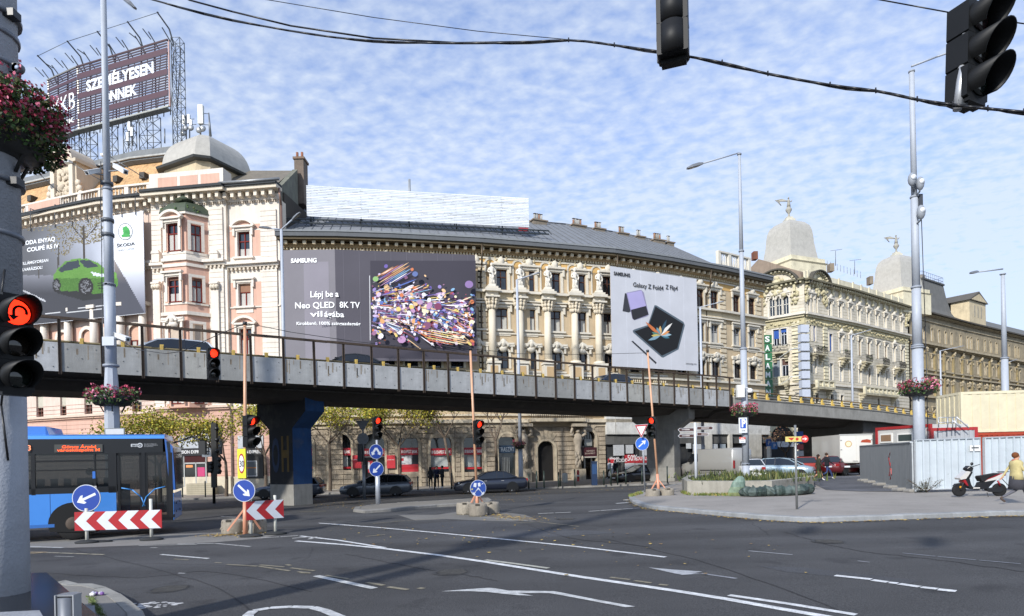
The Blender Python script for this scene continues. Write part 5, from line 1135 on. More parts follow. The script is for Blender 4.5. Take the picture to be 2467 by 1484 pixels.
for pl in FD.pl: wallgrid(walls, pl, 0, pl.len, -.5, HD - .6, stores.get(id(pl), (0, []))[1], WD)
walls.build('wall', 'oldstone', D, True)
for pl, s, z, w_, h, st in wl: window(D, pl, s, z, w_, h, st)
trim = MB()
for z, h, o in ((zD[0] + .9, .2, .2), (zD[1] - .9, .35, .75), (zD[3] - .6, .25, .3), (zD[4] + 1.0, .25, .45), (zD[5] - .7, .3, .5), (6.2, .25, .3), (HD - .6, .35, .4)): FD.chain(trim, z, z + h, 0, o, TD)
FD.chain(trim, HD - .25, HD, 0, 1.0, '4f4a42', .2); FD.dentils(trim, HD - .55, HD - .3, .3, .7, .26, .6, '9c8a68'); FD.dentils(trim, zD[1] - 1.2, zD[1] - .9, 0, .5, .2, .55, '9c8a68')
for u in range(2205, 2480, 22):
 pl, s, _ = FD.at(u, 800); trim.box(max(.02, s - .3), min(pl.len - .02, s + .3), zD[5] - .6, zD[2] + .9, 0, .3, '94845f', pl.T)
 for _ in range(5): trim.ball(pl.T @ Vector((s + random.uniform(-.3, .3), zD[2] + 1.0 + random.uniform(-.3, .3), .35)), .24, TD, 6, 4, jit=.3)
trim.build('trim', 'oldstone', D, True)
rf = MB(); rf.loft(roofrings(FD.P, FD.pl, [(.2, HD), (.6, HD + .6), (6.5, HD + 4.6), (14, HD)]), '63635f', False); rf.build('roof', 'tile', D, True)
tw = MB(); zc2 = FD.at(2286, 770); pl, s0, _ = FD.at(2262, 770); s1 = pl.hit(2326, 770)[0]; pt = [(0, HD + .5), (.1, HD + 2), (.17, HD + 4.5), (.22, HD + 7.3)]
tw.loft([[pl.T @ Vector((lerp(s0 - 3, s1, a), z, -1.5 - a * 6)) for a in ()] or [pl.T @ Vector(q) for q in ((lerp(s0 - 4, s1, k), z, -1.2 - k * 5), (lerp(s1, s0 - 4, k), z, -1.2 - k * 5), (lerp(s1, s0 - 4, k), z, -11 + k * 5), (lerp(s0 - 4, s1, k), z, -11 + k * 5))] for k, z in pt], '6b6a66', False)
k = .22; zt3 = HD + 7.3; cn = [(lerp(s0 - 4, s1, k), -1.2 - k * 5), (lerp(s1, s0 - 4, k), -1.2 - k * 5), (lerp(s1, s0 - 4, k), -11 + k * 5), (lerp(s0 - 4, s1, k), -11 + k * 5)]
tw.box(cn[0][0] - .2, cn[1][0] + .2, zt3 - .2, zt3 + .1, cn[2][1] - .2, cn[0][1] + .2, '4a4a48', pl.T); tw.build('mansard_tower', 'tile', D, True)
ra = MB()
for (a, b), (c, d) in zip(cn, cn[1:] + cn[:1]):
 n = 10
 for i in range(n): q = pl.T @ Vector((lerp(a, c, i / n), zt3, lerp(b, d, i / n))); ra.cyl(q, q + Vector((0, 0, 1.3)), .035, .035, 4, '6f7fa0')
 for h_ in (.6, 1.3): ra.cyl(pl.T @ Vector((a, zt3 + h_, b)), pl.T @ Vector((c, zt3 + h_, d)), .035, .035, 4, '6f7fa0')
ra.box(cn[0][0] + 1.5, cn[0][0] + 2.6, zt3, zt3 + 1.1, cn[0][1] - 1.5, cn[0][1] - .5, 'a59a88', pl.T); ra.build('roof_railing', 'metal', D, True)
dr = MB(); pl, a, _ = FD.at(2335, 780); b = pl.hit(2374, 780)[0]; dr.box(a, b, HD, HD + 4.6, -3, .1, 'c4b596', pl.T); dr.prism([(a - .5, HD + 4.6), (b + .5, HD + 4.6), ((a + b) / 2, HD + 6.6)], -6, .4, '57534c', pl.T); dr.prism([(a + .1, HD + 4.7), (b - .1, HD + 4.7), ((a + b) / 2, HD + 6.1)], .4, .42, 'bfb090', pl.T)
for k in (.3, .5, .7): dr.box(lerp(a, b, k) - .15, lerp(a, b, k) + .15, HD + 1.6, HD + 3.8, .1, .16, '8d8a80', pl.T)
dr.build('dormer', 'stone', D, True)
cr_ = MB(); core(FD.P, 12, 0, HD - .6, '4a443c', cr_, .9); cr_.build('rear_wall', 'oldstone', D, True)
# ================================================================== BANNERS AND ROOF SIGNS
def proj(p):
 x, z = p.x / p.y * F, (p.z - HC) / p.y * F; return CX + x * cr - z * sr, CY - (x * sr + z * cr)
def inpoly(x, y, P):
 c = False; j = len(P) - 1
 for i in range(len(P)):
  if (P[i][1] > y) != (P[j][1] > y) and x < (P[j][0] - P[i][0]) * (y - P[i][1]) / (P[j][1] - P[i][1]) + P[i][0]: c = not c
  j = i
 return c
def raster(pl, s0, s1, z0, z1, nx, ny, fn, out=.03):    # a printed picture, cell by cell
 mb = MB(pl.T)
 vs = [(lerp(s0, s1, i / nx), lerp(z0, z1, j / ny), out) for j in range(ny + 1) for i in range(nx + 1)]; fs = []; cs = []
 for j in range(ny):
  for i in range(nx):
   u, v = proj(pl.T @ Vector((lerp(s0, s1, (i + .5) / nx), lerp(z0, z1, (j + .5) / ny), out))); cs.append(tuple(x / 255 for x in fn(u, v))); fs.append((j * (nx + 1) + i, j * (nx + 1) + i + 1, (j + 1) * (nx + 1) + i + 1, (j + 1) * (nx + 1) + i))
 mb.add(vs, fs, [hexc(tuple(((c / 1) ** 2.2) for c in col)) for col in cs]); return mb
def mix(a, b, t): t = max(0, min(1, t)); return tuple(lerp(x, y, t) for x, y in zip(a, b))
def ptext(s, pl, u, v, h_px, w_px, parent, col, out=.05, bold=.02, mat='banner'):    # lettering whose left foot stands at (u, v)
 a, z = pl.hit(u, v, out); b, _ = pl.hit(u + w_px, v, out); z1 = pl.hit(u, v - h_px, out)[1]
 return text(s, pl.M(a, z, out), z1 - z, 'lettering', parent, mat, col, w=b - a, bold=bold)
def ppoly(mb, pl, pts, col, out): mb.poly([(*pl.hit(u, v, out), out) for u, v in pts], col, pl.T)
def pell(mb, pl, u, v, a, b, col, out, rot=0, n=14): ppoly(mb, pl, [(u + a * math.cos(t) * math.cos(rot) - b * math.sin(t) * math.sin(rot), v - a * math.cos(t) * math.sin(rot) - b * math.sin(t) * math.cos(rot)) for t in [2 * math.pi * i / n for i in range(n)]], col, out)
# green car banner on the pink palace
q = [Vector((*FA1.P[1], 0)), Vector((*FA1.P[4], 0))]; d = (q[1] - q[0]).normalized(); n = d.cross(Vector((0, 0, 1)))
SP = Plane((q[0] + n * 1.45 - d * 8).xy, (q[1] + n * 1.0).xy)
s1 = SP.hit(348, 640)[0]; s0 = SP.hit(-25, 640)[0]; z1 = SP.hit(346, 508)[1]; z0 = SP.hit(348, 755)[1]
ban = thing('car_banner', SP.T @ Vector((s0, z0, 0)), 'large mesh banner with a green electric car hung on the pink building', 'banner')
mb = MB(); mb.box(s0, s1, z0, z1, -.02, .0, 'c8ccd4', SP.T); mb.build('sheet', 'banner', ban, True)
IB = lambda u, v: (u * 2.7362, (v - 301.15) * 2.7362)
car = [(350, 990), (385, 945), (430, 900), (500, 880), (575, 882), (640, 905), (690, 945), (770, 975), (778, 1060), (690, 1110), (610, 1112), (520, 1095), (400, 1095), (355, 1050)]
car_w = [(385, 955), (445, 902), (515, 890), (530, 935), (470, 955), (400, 970)]; car_s = [(522, 892), (590, 890), (655, 935), (560, 940)]
rnd = random.Random(5); tw_ = {}
def pic(u, v):
 x, y = IB(u, v); n_ = rnd.random()
 if x > 752:
  base = mix((222, 226, 234), (96, 98, 112), (y - 900) / 330) if y > 900 else (222, 226, 234)
  if x < 752 + (y - 880) * .56: base = mix((140, 130, 125), (66, 68, 78), (y - 900) / 150)
 else:
  base = mix((92, 94, 100), (176, 182, 196), (x - 150) / 450 - abs(y - 780) / 700);
  if y > 990: base = mix((128, 130, 140), (60, 62, 70), (y - 990) / 120)
  if 1240 < y: base = (62, 64, 72)
  if x > 600 and y < 900: base = mix(base, (205, 210, 220), (x - 600) / 150)
 for cx, cy, rx, ry, dn in ((560, 680, 170, 105, .75), (400, 740, 90, 130, .5), (250, 640, 160, 60, .45)):
  if ((x - cx) / rx) ** 2 + ((y - cy) / ry) ** 2 < 1 and n_ < dn * .6: base = mix((86, 78, 60), (150, 140, 110), rnd.random())
 if abs(x - 552 - (y - 700) * .02) < 6 + max(0, (y - 800) * .02) and 660 < y < 900 or abs(x - 552 - abs(y - 760) * .9) < 5 and 660 < y < 760 or abs(x - 552 + abs(y - 760) * .8) < 5 and 660 < y < 760: base = (64, 58, 52)
 if abs(x - 384) < 4 and 780 < y < 960 or abs(x - 255) < 3 and 900 < y < 1010: base = (70, 66, 62)
 if abs((y - 1090) - (x - 150) * .48) < 6 and 140 < x < 300: base = (190, 192, 198)
 if abs((y - 1205) + (x - 510) * .08) < 3 and 500 < x < 745 or abs((y - 1240) + (x - 360) * .08) < 3 and 300 < x < 745: base = (200, 202, 206)
 if inpoly(x, y, [(360, 1060), (700, 1100), (745, 1130), (560, 1160), (380, 1110)]): base = (34, 36, 40)
 if inpoly(x, y, car): base = (92, 142, 60) if y < 1010 else (66, 112, 40); base = mix(base, (124, 164, 90), (rnd.random() - .4) * .4)
 if inpoly(x, y, car_w) or inpoly(x, y, car_s): base = (46, 58, 70)
 if inpoly(x, y, [(600, 968), (695, 985), (690, 1002), (615, 992)]): base = (214, 222, 232)
 if inpoly(x, y, [(640, 1040), (700, 1035), (740, 1040), (735, 1085), (650, 1090)]) and int(y / 9) % 2: base = (40, 60, 30)
 for cx, cy, rx, ry in ((565, 1068, 50, 62), (373, 1058, 26, 46)):
  e = ((x - cx) / rx) ** 2 + ((y - cy) / ry) ** 2
  if e < 1: base = (28, 28, 32) if e > .5 or n_ < .4 else (112, 114, 120)
 return mix((0, 0, 0), base, .88 if x < 752 else .97)
pr = raster(SP, s0, s1, z0 + .05, z1 - .02, 150, 92, pic).build('print', 'banner', ban, True)
ptext('ŠKODA ENYAQ', SP, 48, 592, 10, 85, ban, 'e4e6ea', bold=.03); ptext('COUPÉ RS iV', SP, 65, 607, 10, 77, ban, 'e4e6ea', bold=.03)
ptext('VILLÁMGYORSAN', SP, 50, 639, 7, 67, ban, 'dfe2e6'); ptext('ELVARÁZSOL!', SP, 50, 654, 7, 52, ban, 'dfe2e6')
mb = MB(); pell(mb, SP, 302, 558, 17.5, 20.5, '4a4e52', .04, n=28); pell(mb, SP, 302, 558, 16, 18.8, 'dfe3e6', .045, n=28); pell(mb, SP, 302, 558, 14.5, 17, 'e9ecee', .05, n=28)
for k in range(4): ppoly(mb, SP, [(293 + k * 1.2, 549 + k * 4), (304 - k, 544 + k * 2.5), (312 - k, 552 + k * 2), (306, 556 + k * 2), (300 - k, 553 + k * 4)], '3f9a4c', .055 + k * .003)
ppoly(mb, SP, [(300, 556), (312, 553), (313, 562), (308, 570), (300, 568)], '2f8c40', .07); ppoly(mb, SP, [(292, 566), (303, 562), (314, 566), (312, 570), (294, 571)], '3f9a4c', .073)
mb.build('emblem', 'banner', ban, True); ptext('ŠKODA', SP, 281, 596, 7.5, 44, ban, '2c3034', bold=.02); ptext('SIMPLY CLEVER', SP, 284, 606, 4.5, 40, ban, '9aa0a6', bold=0)
mb = MB()
for u in (76, 135, 176, 214, 296, 329): a, z = SP.hit(u, 520); mb.tube([SP.T @ Vector((a, z1 - .3, .1)), SP.T @ Vector((a, z1 + 1.7, .1)), SP.T @ Vector((a, z1 + 1.7, -1.2))], .035, 5, '5f6264')
mb.tube([SP.T @ Vector((s0, z1 + 1.2, .12)), SP.T @ Vector((s1, z1 + 1.2, .12))], .03, 5, '6a6d70')
for v_, u0, u1 in ((0, 272, 330), (0, 180, 240), (0, 96, 120)): a, _ = SP.hit(u0, 480); b, _ = SP.hit(u1, 480); mb.tube([SP.T @ Vector((a, z1 + 5.0, .6)), SP.T @ Vector((b, z1 + 3.2, -1))], .035, 5, '6a6d70'); mb.box(a - .35, a + .35, z1 + 4.8, z1 + 5.0, .4, .8, 'c9cccb', SP.T)
mb.build('support_frame', 'metal', ban, True)
# dark television banner
def mesh_banner(name, label, us, vt, vb, Yoff, cols):
 pass
pa = Vector((*FB.P[0], 0)) ; i1 = FB.at(1148, 700)[0]; e = i1.T @ Vector((i1.hit(1148, 700)[0], 0, 0)); a0 = FB.at(692, 700)[0]; b0 = a0.T @ Vector((a0.hit(692, 700)[0], 0, 0)); m0 = FB.pl[1].T @ Vector((0, 0, 0))
TP1 = Plane((b0 + Vector((0, -1.0, 0))).xy, (m0 + Vector((0, -1.3, 0))).xy); TP2 = Plane((m0 + Vector((0, -1.3, 0))).xy, (e + Vector((0, -1.25, 0))).xy)
z1 = TP2.hit(1143, 614)[1]; z0 = TP2.hit(1148, 871)[1]
ban = thing('television_banner', TP1.T @ Vector((0, z0, 0)), 'huge dark grey mesh banner with white words and an explosion of coloured objects', 'banner')
mb = MB(); mb.box(0, TP1.len, z0, z1, -.02, 0, '747177', TP1.T); mb.box(0, TP2.len, z0, z1, -.02, .0, '4c4952', TP2.T)  # left plane lighter: light on the fold put into the sheet colour
for k in range(9): a = TP2.len * (k + .5) / 9; mb.box(a, a + .03, z0, z1, 0, .008, '625f68', TP2.T)
for T_, ln in ((TP1, TP1.len), (TP2, TP2.len)):
 for k in range(4): a = random.uniform(0, ln - 1.5); mb.box(a, a + random.uniform(.6, 1.4), z0, z1 - 1.0, 0, .004 + k * .001, '807c85' if T_ is TP1 else '57545d', T_.T)
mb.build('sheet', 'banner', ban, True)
ptext('SAMSUNG', TP1, 701, 633, 10.5, 62, ban, 'f2f2f2', bold=.04)
ptext('Lépj be a', TP1, 747, 716, 15, 68, ban, 'f2f2f2', .06); ptext('Lépj be a', TP2, 747, 716, 15, 81, None, 'f2f2f2', .06) if False else None
for s_, u, v, h_, w_ in (('Neo QLED', 710, 743, 15, 95), ('vil', 748, 763, 14, 30), ('Kirobbanó,', 714, 783, 8, 50)): ptext(s_, TP1, u, v, h_, w_, ban, 'f2f2f2')
for s_, u, v, h_, w_ in (('8K TV', 818, 741, 15, 49), ('ágába', 781, 763, 14, 48), ('100% színgazdagság', 767, 782, 8, 99)): ptext(s_, TP2 if u > 810 else TP2, u, v, h_, w_, ban, 'f2f2f2', out=.06)
pal = ['c9b7d8', '8f7fb8', '6a5aa0', 'd9d2e4', 'f0ecf4', 'b48ab0', 'd8a06a', 'e0b98a', 'c9744a', 'a04a58', '5a6fb0', '7fa8c8', 'e6dcb8', '4a3a5a', '7a4a6a', 'd6c070', 'eef0f4', '3a3444', '9a6a8a']
r3 = random.Random(11); art = MB(); o_ = .02
ppoly(art, TP2, [(892, 628), (1146, 628), (1147, 866), (893, 862)], '383540', .012); ppoly(art, TP2, [(889.5, 664), (891.5, 664), (893, 820), (891, 820)], 'c9c9cc', .02)
for i in range(950):
 t = r3.random(); u = 893 + 250 * t ** .9; mid = 735 + 40 * t; spr = 62 * (1 - .25 * t); v = r3.gauss(mid, spr * .66); o_ += .0006
 if i < 150: art_c = r3.choice(['c9b7d8', 'e6dcee', 'd8c0d4', 'b49ac8', 'e8d8d0', 'f0ecf4']); uu, vv = min(1120, 905 + 215 * t), 735 + 35 * t + r3.gauss(0, 30); pell(art, TP2, uu, vv, r3.uniform(8, 20) * (1 if 925 < uu < 1120 else .6), r3.uniform(2, 6), art_c, o_, .1 - (vv - 740) * .008, 10); continue
 if v < 632 + (40 * t if t > .5 else 0) or v > 832 or u > 1142: continue
 if i % 3 == 0:
  L_ = r3.uniform(5, 26) * (1.3 - .4 * t); an_ = math.atan2(-(v - 735) * .7 + r3.gauss(0, 8), 60 + 50 * (1 - t)); w_ = r3.uniform(.5, 1.6)
  if u + L_ < 1144 and u - L_ > 893: pell(art, TP2, u, v, L_, w_, r3.choice(pal), o_, an_, 8)
 else:
  r_ = min(r3.uniform(1.5, 6.5) * (1 + (i % 17 == 0) * .9), 1144 - u, u - 892.5)
  if r_ > .8: pell(art, TP2, u, v, r_, r_ * r3.uniform(.5, 1), r3.choice(pal), o_, r3.uniform(0, 3), 8)
for k in range(16):      # sweeping streaks up to the right and down to the right
 u0 = 905 + k * 3; o_ += .001; pell(art, TP2, u0 + 22, 655 - k * .8 + (k % 4) * 8, 26, 1.1, r3.choice(pal[:12]), o_, .55, 8)
 o_ += .001; pell(art, TP2, 1040 + k * 5, 800 + (k % 5) * 6, 34 if k < 10 else 18, 1.2, r3.choice(['e0b98a', 'd6c070', 'c9744a', 'e6dcb8']), o_, -.18, 8)
for u, v, r_, c in ((1130, 685, 10, '8a70a0'), (1055, 738, 9, '7a3a58'), (1012, 728, 7, 'b090b0'), (1000, 660, 7, '5f6fa0'), (905, 672, 7, '8ab070')): o_ += .001; pell(art, TP2, u, v, r_, r_ * .9, c, o_, 0, 16)
art.build('print', 'banner', ban, True)
# white phone banner
ip = FB.at(1475, 700)[0]; a0 = ip.T @ Vector((ip.hit(1471, 700)[0], 0, 0)); iq = FB.at(1680, 700)[0]; b0 = iq.T @ Vector((iq.hit(1680, 700)[0], 0, 0))
GP = Plane((a0 + ip.n * 1.1).xy, (b0 + iq.n * 1.0).xy); z1 = GP.hit(1470, 641)[1]; z0 = GP.hit(1475, 882)[1]; s1 = GP.hit(1680, 760)[0]; s0 = GP.hit(1472.5, 760)[0]
ban = thing('phone_banner', GP.T @ Vector((s0, z0, 0)), 'big white mesh banner showing two folding phones and a pen', 'banner')
mb = MB(); mb.box(s0, s1, z0, z1, -.02, 0, 'c2c3c8', GP.T)
for k in range(5): a = lerp(s0, s1, (k + 1) / 6); mb.box(a, a + .025, z0, z1, 0, .006, 'cdd0d8', GP.T)
mb.build('sheet', 'banner', ban, True)
ptext('SAMSUNG', GP, 1479, 662, 8.5, 39, ban, '2b2c30', bold=.04); ptext('Galaxy Z Fold4', GP, 1525, 690, 11, 73, ban, '2b2c30', bold=.015); ptext('Z Flip4', GP, 1604, 696, 11, 29, ban, '2b2c30', bold=.015); ptext('samsung.com', GP, 1652, 877, 4.5, 26, ban, '2b2c30', bold=0)
ph = MB(); G = lambda pts, c, o: ppoly(ph, GP, [Z7b(*p) for p in pts], c, o)
G([(1205, 690), (1230, 700), (1262, 815), (1235, 835), (1188, 825)], '34363c', .01); G([(1215, 688), (1325, 665), (1345, 685), (1382, 850), (1370, 862), (1275, 892), (1260, 880)], '8f8aa8', .014); G([(1222, 692), (1328, 672), (1362, 785), (1250, 815)], 'aaa2cc', .018); G([(1250, 815), (1362, 785), (1381, 850), (1275, 890), (1262, 878)], '26262c', .022)
G([(1425, 780), (1440, 782), (1640, 905), (1650, 930), (1603, 1108), (1488, 1170), (1475, 1165), (1268, 985), (1262, 970), (1275, 960), (1375, 928)], '54616b', .01); G([(1432, 790), (1640, 920), (1594, 1100), (1480, 1155), (1275, 975), (1378, 938)], '0e0f13', .014)
r3 = random.Random(3)
for k, (cx, cy) in enumerate(((1470, 1005),)):
 for j in range(11):
  an = R(-38 + j * 22 + 20); L1 = r3.uniform(70, 170) if 2 < j < 8 else r3.uniform(60, 100); c = ['3d6f80', '9ab8c4', 'd9925a', 'e8e4dc', '2c4a5c', 'd0a868', '6a8f9c', 'c8703e', '4a7a70', 'c4b060', '7f9fae'][j]
  w_ = 14; ca, sa = math.cos(an), math.sin(an); P_ = [(cx + ca * t * L1 - sa * w_ * math.sin(t * 3.1) * 1.0, cy - sa * t * L1 * .95 - ca * w_ * math.sin(t * 3.1)) for t in (0, .25, .5, .75, 1)] + [(cx + ca * t * L1 + sa * w_ * .7 * math.sin(t * 3.1), cy - sa * t * L1 * .95 + ca * w_ * .7 * math.sin(t * 3.1)) for t in (.75, .5, .25)]
  P_ = [(min(max(x, 1310), 1610), min(max(y, 815), 1120)) for x, y in P_]; G(P_, c, .018 + j * .003)
G([(1253, 1048), (1265, 1045), (1440, 1205), (1435, 1217)], '2c2f36', .02)
ph.build('print', 'banner', ban, True)
# slatted sign on the beige roof
a_, b_ = at(739, 500, 53.6), at(1274, 500, 57.2); RP_ = Plane(a_.xy, b_.xy); zb_, zt_ = RP_.hit(739, 522)[1], RP_.hit(739, 447)[1]
zb_ = zb_; rs = thing('roof_billboard', RP_.T @ Vector((0, zb_ - 1.7, 0)), 'long white slatted billboard with faded lettering on steel frame above the beige building', 'billboard')
mb = MB(); ns = 19; hh = (zt_ - zb_) / ns
for k in range(ns):
 x = 0
 while x < RP_.len: w_ = min(random.choice([2.6, 3.6, 4.6]), RP_.len - x); mb.box(x, x + w_ - .02, zb_ + k * hh + .034, zb_ + (k + 1) * hh, random.uniform(-.01, .01), .05, random.choice(['d6dade', 'dfe2e6', 'cdd2d6']), RP_.T); x += w_
[mb.box(x_, x_ + random.uniform(.1, .5), z2, z2 + .02, .05, .053, '6a6e72', RP_.T) for x_, z2 in [(random.uniform(.5, RP_.len - 1), zb_ + hh * random.randrange(2, ns - 1) + .03) for _ in range(150)]]
mb.build('slats', 'paint', rs, True)
mb = MB(); mb.box(RP_.len - 1.0, RP_.len - .1, zb_ - .35, zb_ - .05, -.05, .06, '9a3038', RP_.T); mb.build('red_plate', 'paint', rs, True)
fr = MB(); x = .3
while x < RP_.len + .2:
 T = RP_.T; fr.bar(T @ Vector((x, zb_ - 1.7, -.3)), T @ Vector((x, zt_, -.15)), .1, .1, '3c4144'); fr.bar(T @ Vector((x, zb_ - .3, .3)), T @ Vector((x, zb_ - .3, -3.6)), .1, .1, '33383b'); fr.bar(T @ Vector((x, zb_ - 1.8, -.2)), T @ Vector((x, zb_ - .3, -3.0)), .08, .08, '3c4144'); fr.bar(T @ Vector((x, zt_ - .3, -.2)), T @ Vector((x, zb_ - .3, -3.0)), .08, .08, '3c4144'); x += 4.2
for z, o in ((zb_ - .3, .25), (zb_ - .3, -3.4), (zb_ - .6, .2), (zb_ - 1.2, -.3), (zb_ - 1.6, -.3)): fr.bar(RP_.T @ Vector((-3.4, z, o)), RP_.T @ Vector((RP_.len + 1.8, z, o)), .1, .1, '33383b')
x = -3.2
while x < RP_.len + 1.8: fr.bar(RP_.T @ Vector((x, zb_ - .3, .22)), RP_.T @ Vector((x + .35, zb_ - .6, .2)), .05, .05, '33383b'); x += .5
for z, o in ((zt_ - .5, -.2), (zb_ + 1, -.2)): fr.bar(RP_.T @ Vector((0, z, o)), RP_.T @ Vector((RP_.len, z, o)), .08, .08, '3c4144')
p = at(986, 432, 61); fr.cyl(p, p - Vector((0, 0, 4)), .12, .12, 8, 'a9adb0')
fr.build('steel_frame', 'metal', rs, True)
# brown bank sign over the pink roof
def lattice(mb, a, b, wd, n, col='5a5d60', r=.045):      # square lattice mast from a to b
 a, b = Vector(a), Vector(b); ax = (b - a).normalized(); x = ax.cross(Vector((0, 1, 0))).normalized(); y = ax.cross(x)
 cs = [x * i * wd / 2 + y * j * wd / 2 for i, j in ((-1, -1), (1, -1), (1, 1), (-1, 1))]
 for c in cs: mb.cyl(a + c, b + c, r, r, 4, col)
 for k in range(n):
  p, q = a.lerp(b, k / n), a.lerp(b, (k + 1) / n)
  for i in range(4):
   c, d_ = cs[i], cs[(i + 1) % 4]; mb.cyl(p + c, q + d_, r * .6, r * .6, 4, col); mb.cyl(q + c, q + d_, r * .6, r * .6, 4, col)
p1, p2, p3 = at(117, 330, 62.6), at(188, 311, 60.6), at(407, 253, 57.0)
L1_, L2_ = Plane(p1.xy, p2.xy), Plane(p2.xy, p3.xy); zb_ = p3.z; zt_ = L2_.hit(405, 95)[1]
vb = thing('roof_sign', (p2.x, p2.y, 31.4), 'tall brown slatted sign with white words on lattice steel above the mansard roof', 'roof sign')
mb = MB(); nsl = 25; hh = (zt_ - zb_) / nsl
for pl in (L1_, L2_):
 for k in range(nsl):
  full = k in (4, 5, 12, 13, 20, 21) if pl is L2_ else k in (2, 3, 14, 15, 16, 20)
  mb.box(.05, pl.len - .05, zb_ + k * hh + (.0 if full else hh * .5), zb_ + (k + 1) * hh, 0, .05, '4a2c34' if full else '3c2a33', pl.T)
mb.build('slats', 'paint', vb, True)
mb = MB()
for pl in (L1_, L2_):
 n = 3 if pl is L1_ else 7
 for k in range(n + 1): x = pl.len * k / n; mb.bar(pl.T @ Vector((x, zb_ - .1, -.1)), pl.T @ Vector((x, zt_, -.1)), .14 if k in (0, n) else .08, .1, 'b9b5a8' if (k == 0 or (k == n and pl is L1_)) else '4c3b3c')
 for k in range(n * 2): x = pl.len * (k + .5) / n / 2; mb.bar(pl.T @ Vector((x, zb_, -1.3)), pl.T @ Vector((x + .6, zt_, -1.3)), .06, .06, '55504f')
 for z, c in ((zb_ - .1, 'a7a59a'), (zt_, '8a8880' if pl is L1_ else '4c3b3c')): mb.bar(pl.T @ Vector((0, z, .0)), pl.T @ Vector((pl.len, z, .0)), .14, .12, c)
 mb.box(0, pl.len, zb_ - .4, zb_ - .32, -.3, .35, '8a8b86', pl.T)
 for k in range(n + 1):
  x = pl.len * k / n; mb.bar(pl.T @ Vector((x, zt_ - .2, -.6)), pl.T @ Vector((x - .3, zt_ + 1.0, .3)), .07, .07, '5a5d60')
  if k < n: mb.bar(pl.T @ Vector((x, zt_ + (.6 if k % 2 else .2), .3)), pl.T @ Vector((x - .2, zt_ + .8, 1.0)), .06, .06, '5a5d60')
for a, b in (((L1_, 0), (L1_, L1_.len)), ((L2_, 0), (L2_, L2_.len))): mb.cyl(a[0].T @ Vector((a[1], zt_ + 1.9, .9)), b[0].T @ Vector((b[1], zt_ + 1.9, .9)), .03, .03, 4, '5a5d60')
for pl, x in ((L1_, .2), (L2_, .1), (L2_, L2_.len * .35), (L2_, L2_.len * .68), (L2_, L2_.len - .1)): mb.bar(pl.T @ Vector((x, zt_, -.8)), pl.T @ Vector((x, zt_ + 1.2, -.3)), .1, .1, '5a5d60'); mb.bar(pl.T @ Vector((x, zt_ + 1.2, -.3)), pl.T @ Vector((x, zt_ + 1.9, 1.0)), .09, .09, '5a5d60')
for pl, x, w_ in ((L1_, L1_.len * .55, 1.0), (L2_, .3, 1.1), (L2_, L2_.len * .28, .9), (L2_, L2_.len * .5, .8), (L2_, L2_.len * .72, 1.3)): lattice(mb, pl.T @ Vector((x, 29.5, -.8)), pl.T @ Vector((x, zb_ + .2, -.8)), w_, 5)
lattice(mb, L2_.T @ Vector((L2_.len + .55, 30.2, -.6)), L2_.T @ Vector((L2_.len + .55, zt_ + .2, -.6)), .8, 13, '70757a')
mb.build('steel_frame', 'metal', vb, True)
T2 = lambda s_, u, v, h, w_: ptext(s_, L2_, u, v, h, w_, vb, 'e6e8ea', out=.07, bold=.035, mat='paint')
T2('SZEMÉLYESEN', 208, 220, 26, 163); T2('ÖNNEK', 247, 248.5, 25, 83); ptext('MKB', L1_, 122, 284, 42, 57, vb, 'e6e8ea', out=.07, bold=.0, mat='paint'); ptext('BANK', L1_, 122, 316, 12, 57, vb, 'd9d9d5', out=.07, mat='paint')
# antennas
an = thing('antenna_mast', at(453, 335, 57.5), 'cluster of telecom antennas with small dishes beside the silver dome', 'antenna'); mb = MB()
for u, v0, v1, Y in ((449, 277, 336, 57.5), (457, 280, 336, 58), (311, 291, 350, 58), (320, 300, 350, 58), (397, 310, 345, 58)): mb.cyl(at(u, v1, Y), at(u, v0, Y), .06, .05, 5, '6d7073')
for u, v in ((443, 289), (455, 287), (446, 298), (460, 300), (312, 305), (318, 318), (308, 330)): p = at(u, v, 57.4); mb.box(p.x - .1, p.x + .1, p.y - .1, p.y + .1, p.z - .4, p.z + .4, '8d9092'); mb.cyl(p, p + Vector((.5, 0, 0)), .03, .03, 4, '6d7073')
for u, v in ((441, 321), (460, 308), (446, 309)): p = at(u, v, 57.3); mb.cyl(p, p + Vector((0, -.12, 0)), .28, .2, 12, 'a9abac')
mb.build('mast', 'metal', an, True)
an = thing('cell_antenna', at(484, 324, 56), 'white panel antenna on a short pole on top of the silver dome', 'antenna'); mb = MB(); p = at(484, 277, 56); mb.box(p.x - .22, p.x + .22, p.y - .15, p.y + .15, at(484, 299, 56).z, at(484, 254, 56).z, 'c4c4bc'); mb.build('panel', 'paint', an, True)
mb = MB(); mb.cyl(at(483, 325, 56.2), at(483, 270, 56.2), .07, .07, 6, '7d8083'); mb.cyl(at(507, 328, 56.2), at(503, 272, 56.2), .12, .05, 6, '7d8083')
for v in (273, 300): mb.cyl(at(484, v, 56.2), at(504, v + 1, 56.2), .03, .03, 4, '7d8083')
for u, v in ((480, 313), (488, 310)): p = at(u, v, 55.9); mb.cyl(p, p + Vector((0, -.15, 0)), .3, .22, 12, 'a9abac')
mb.build('mount', 'metal', an, True)
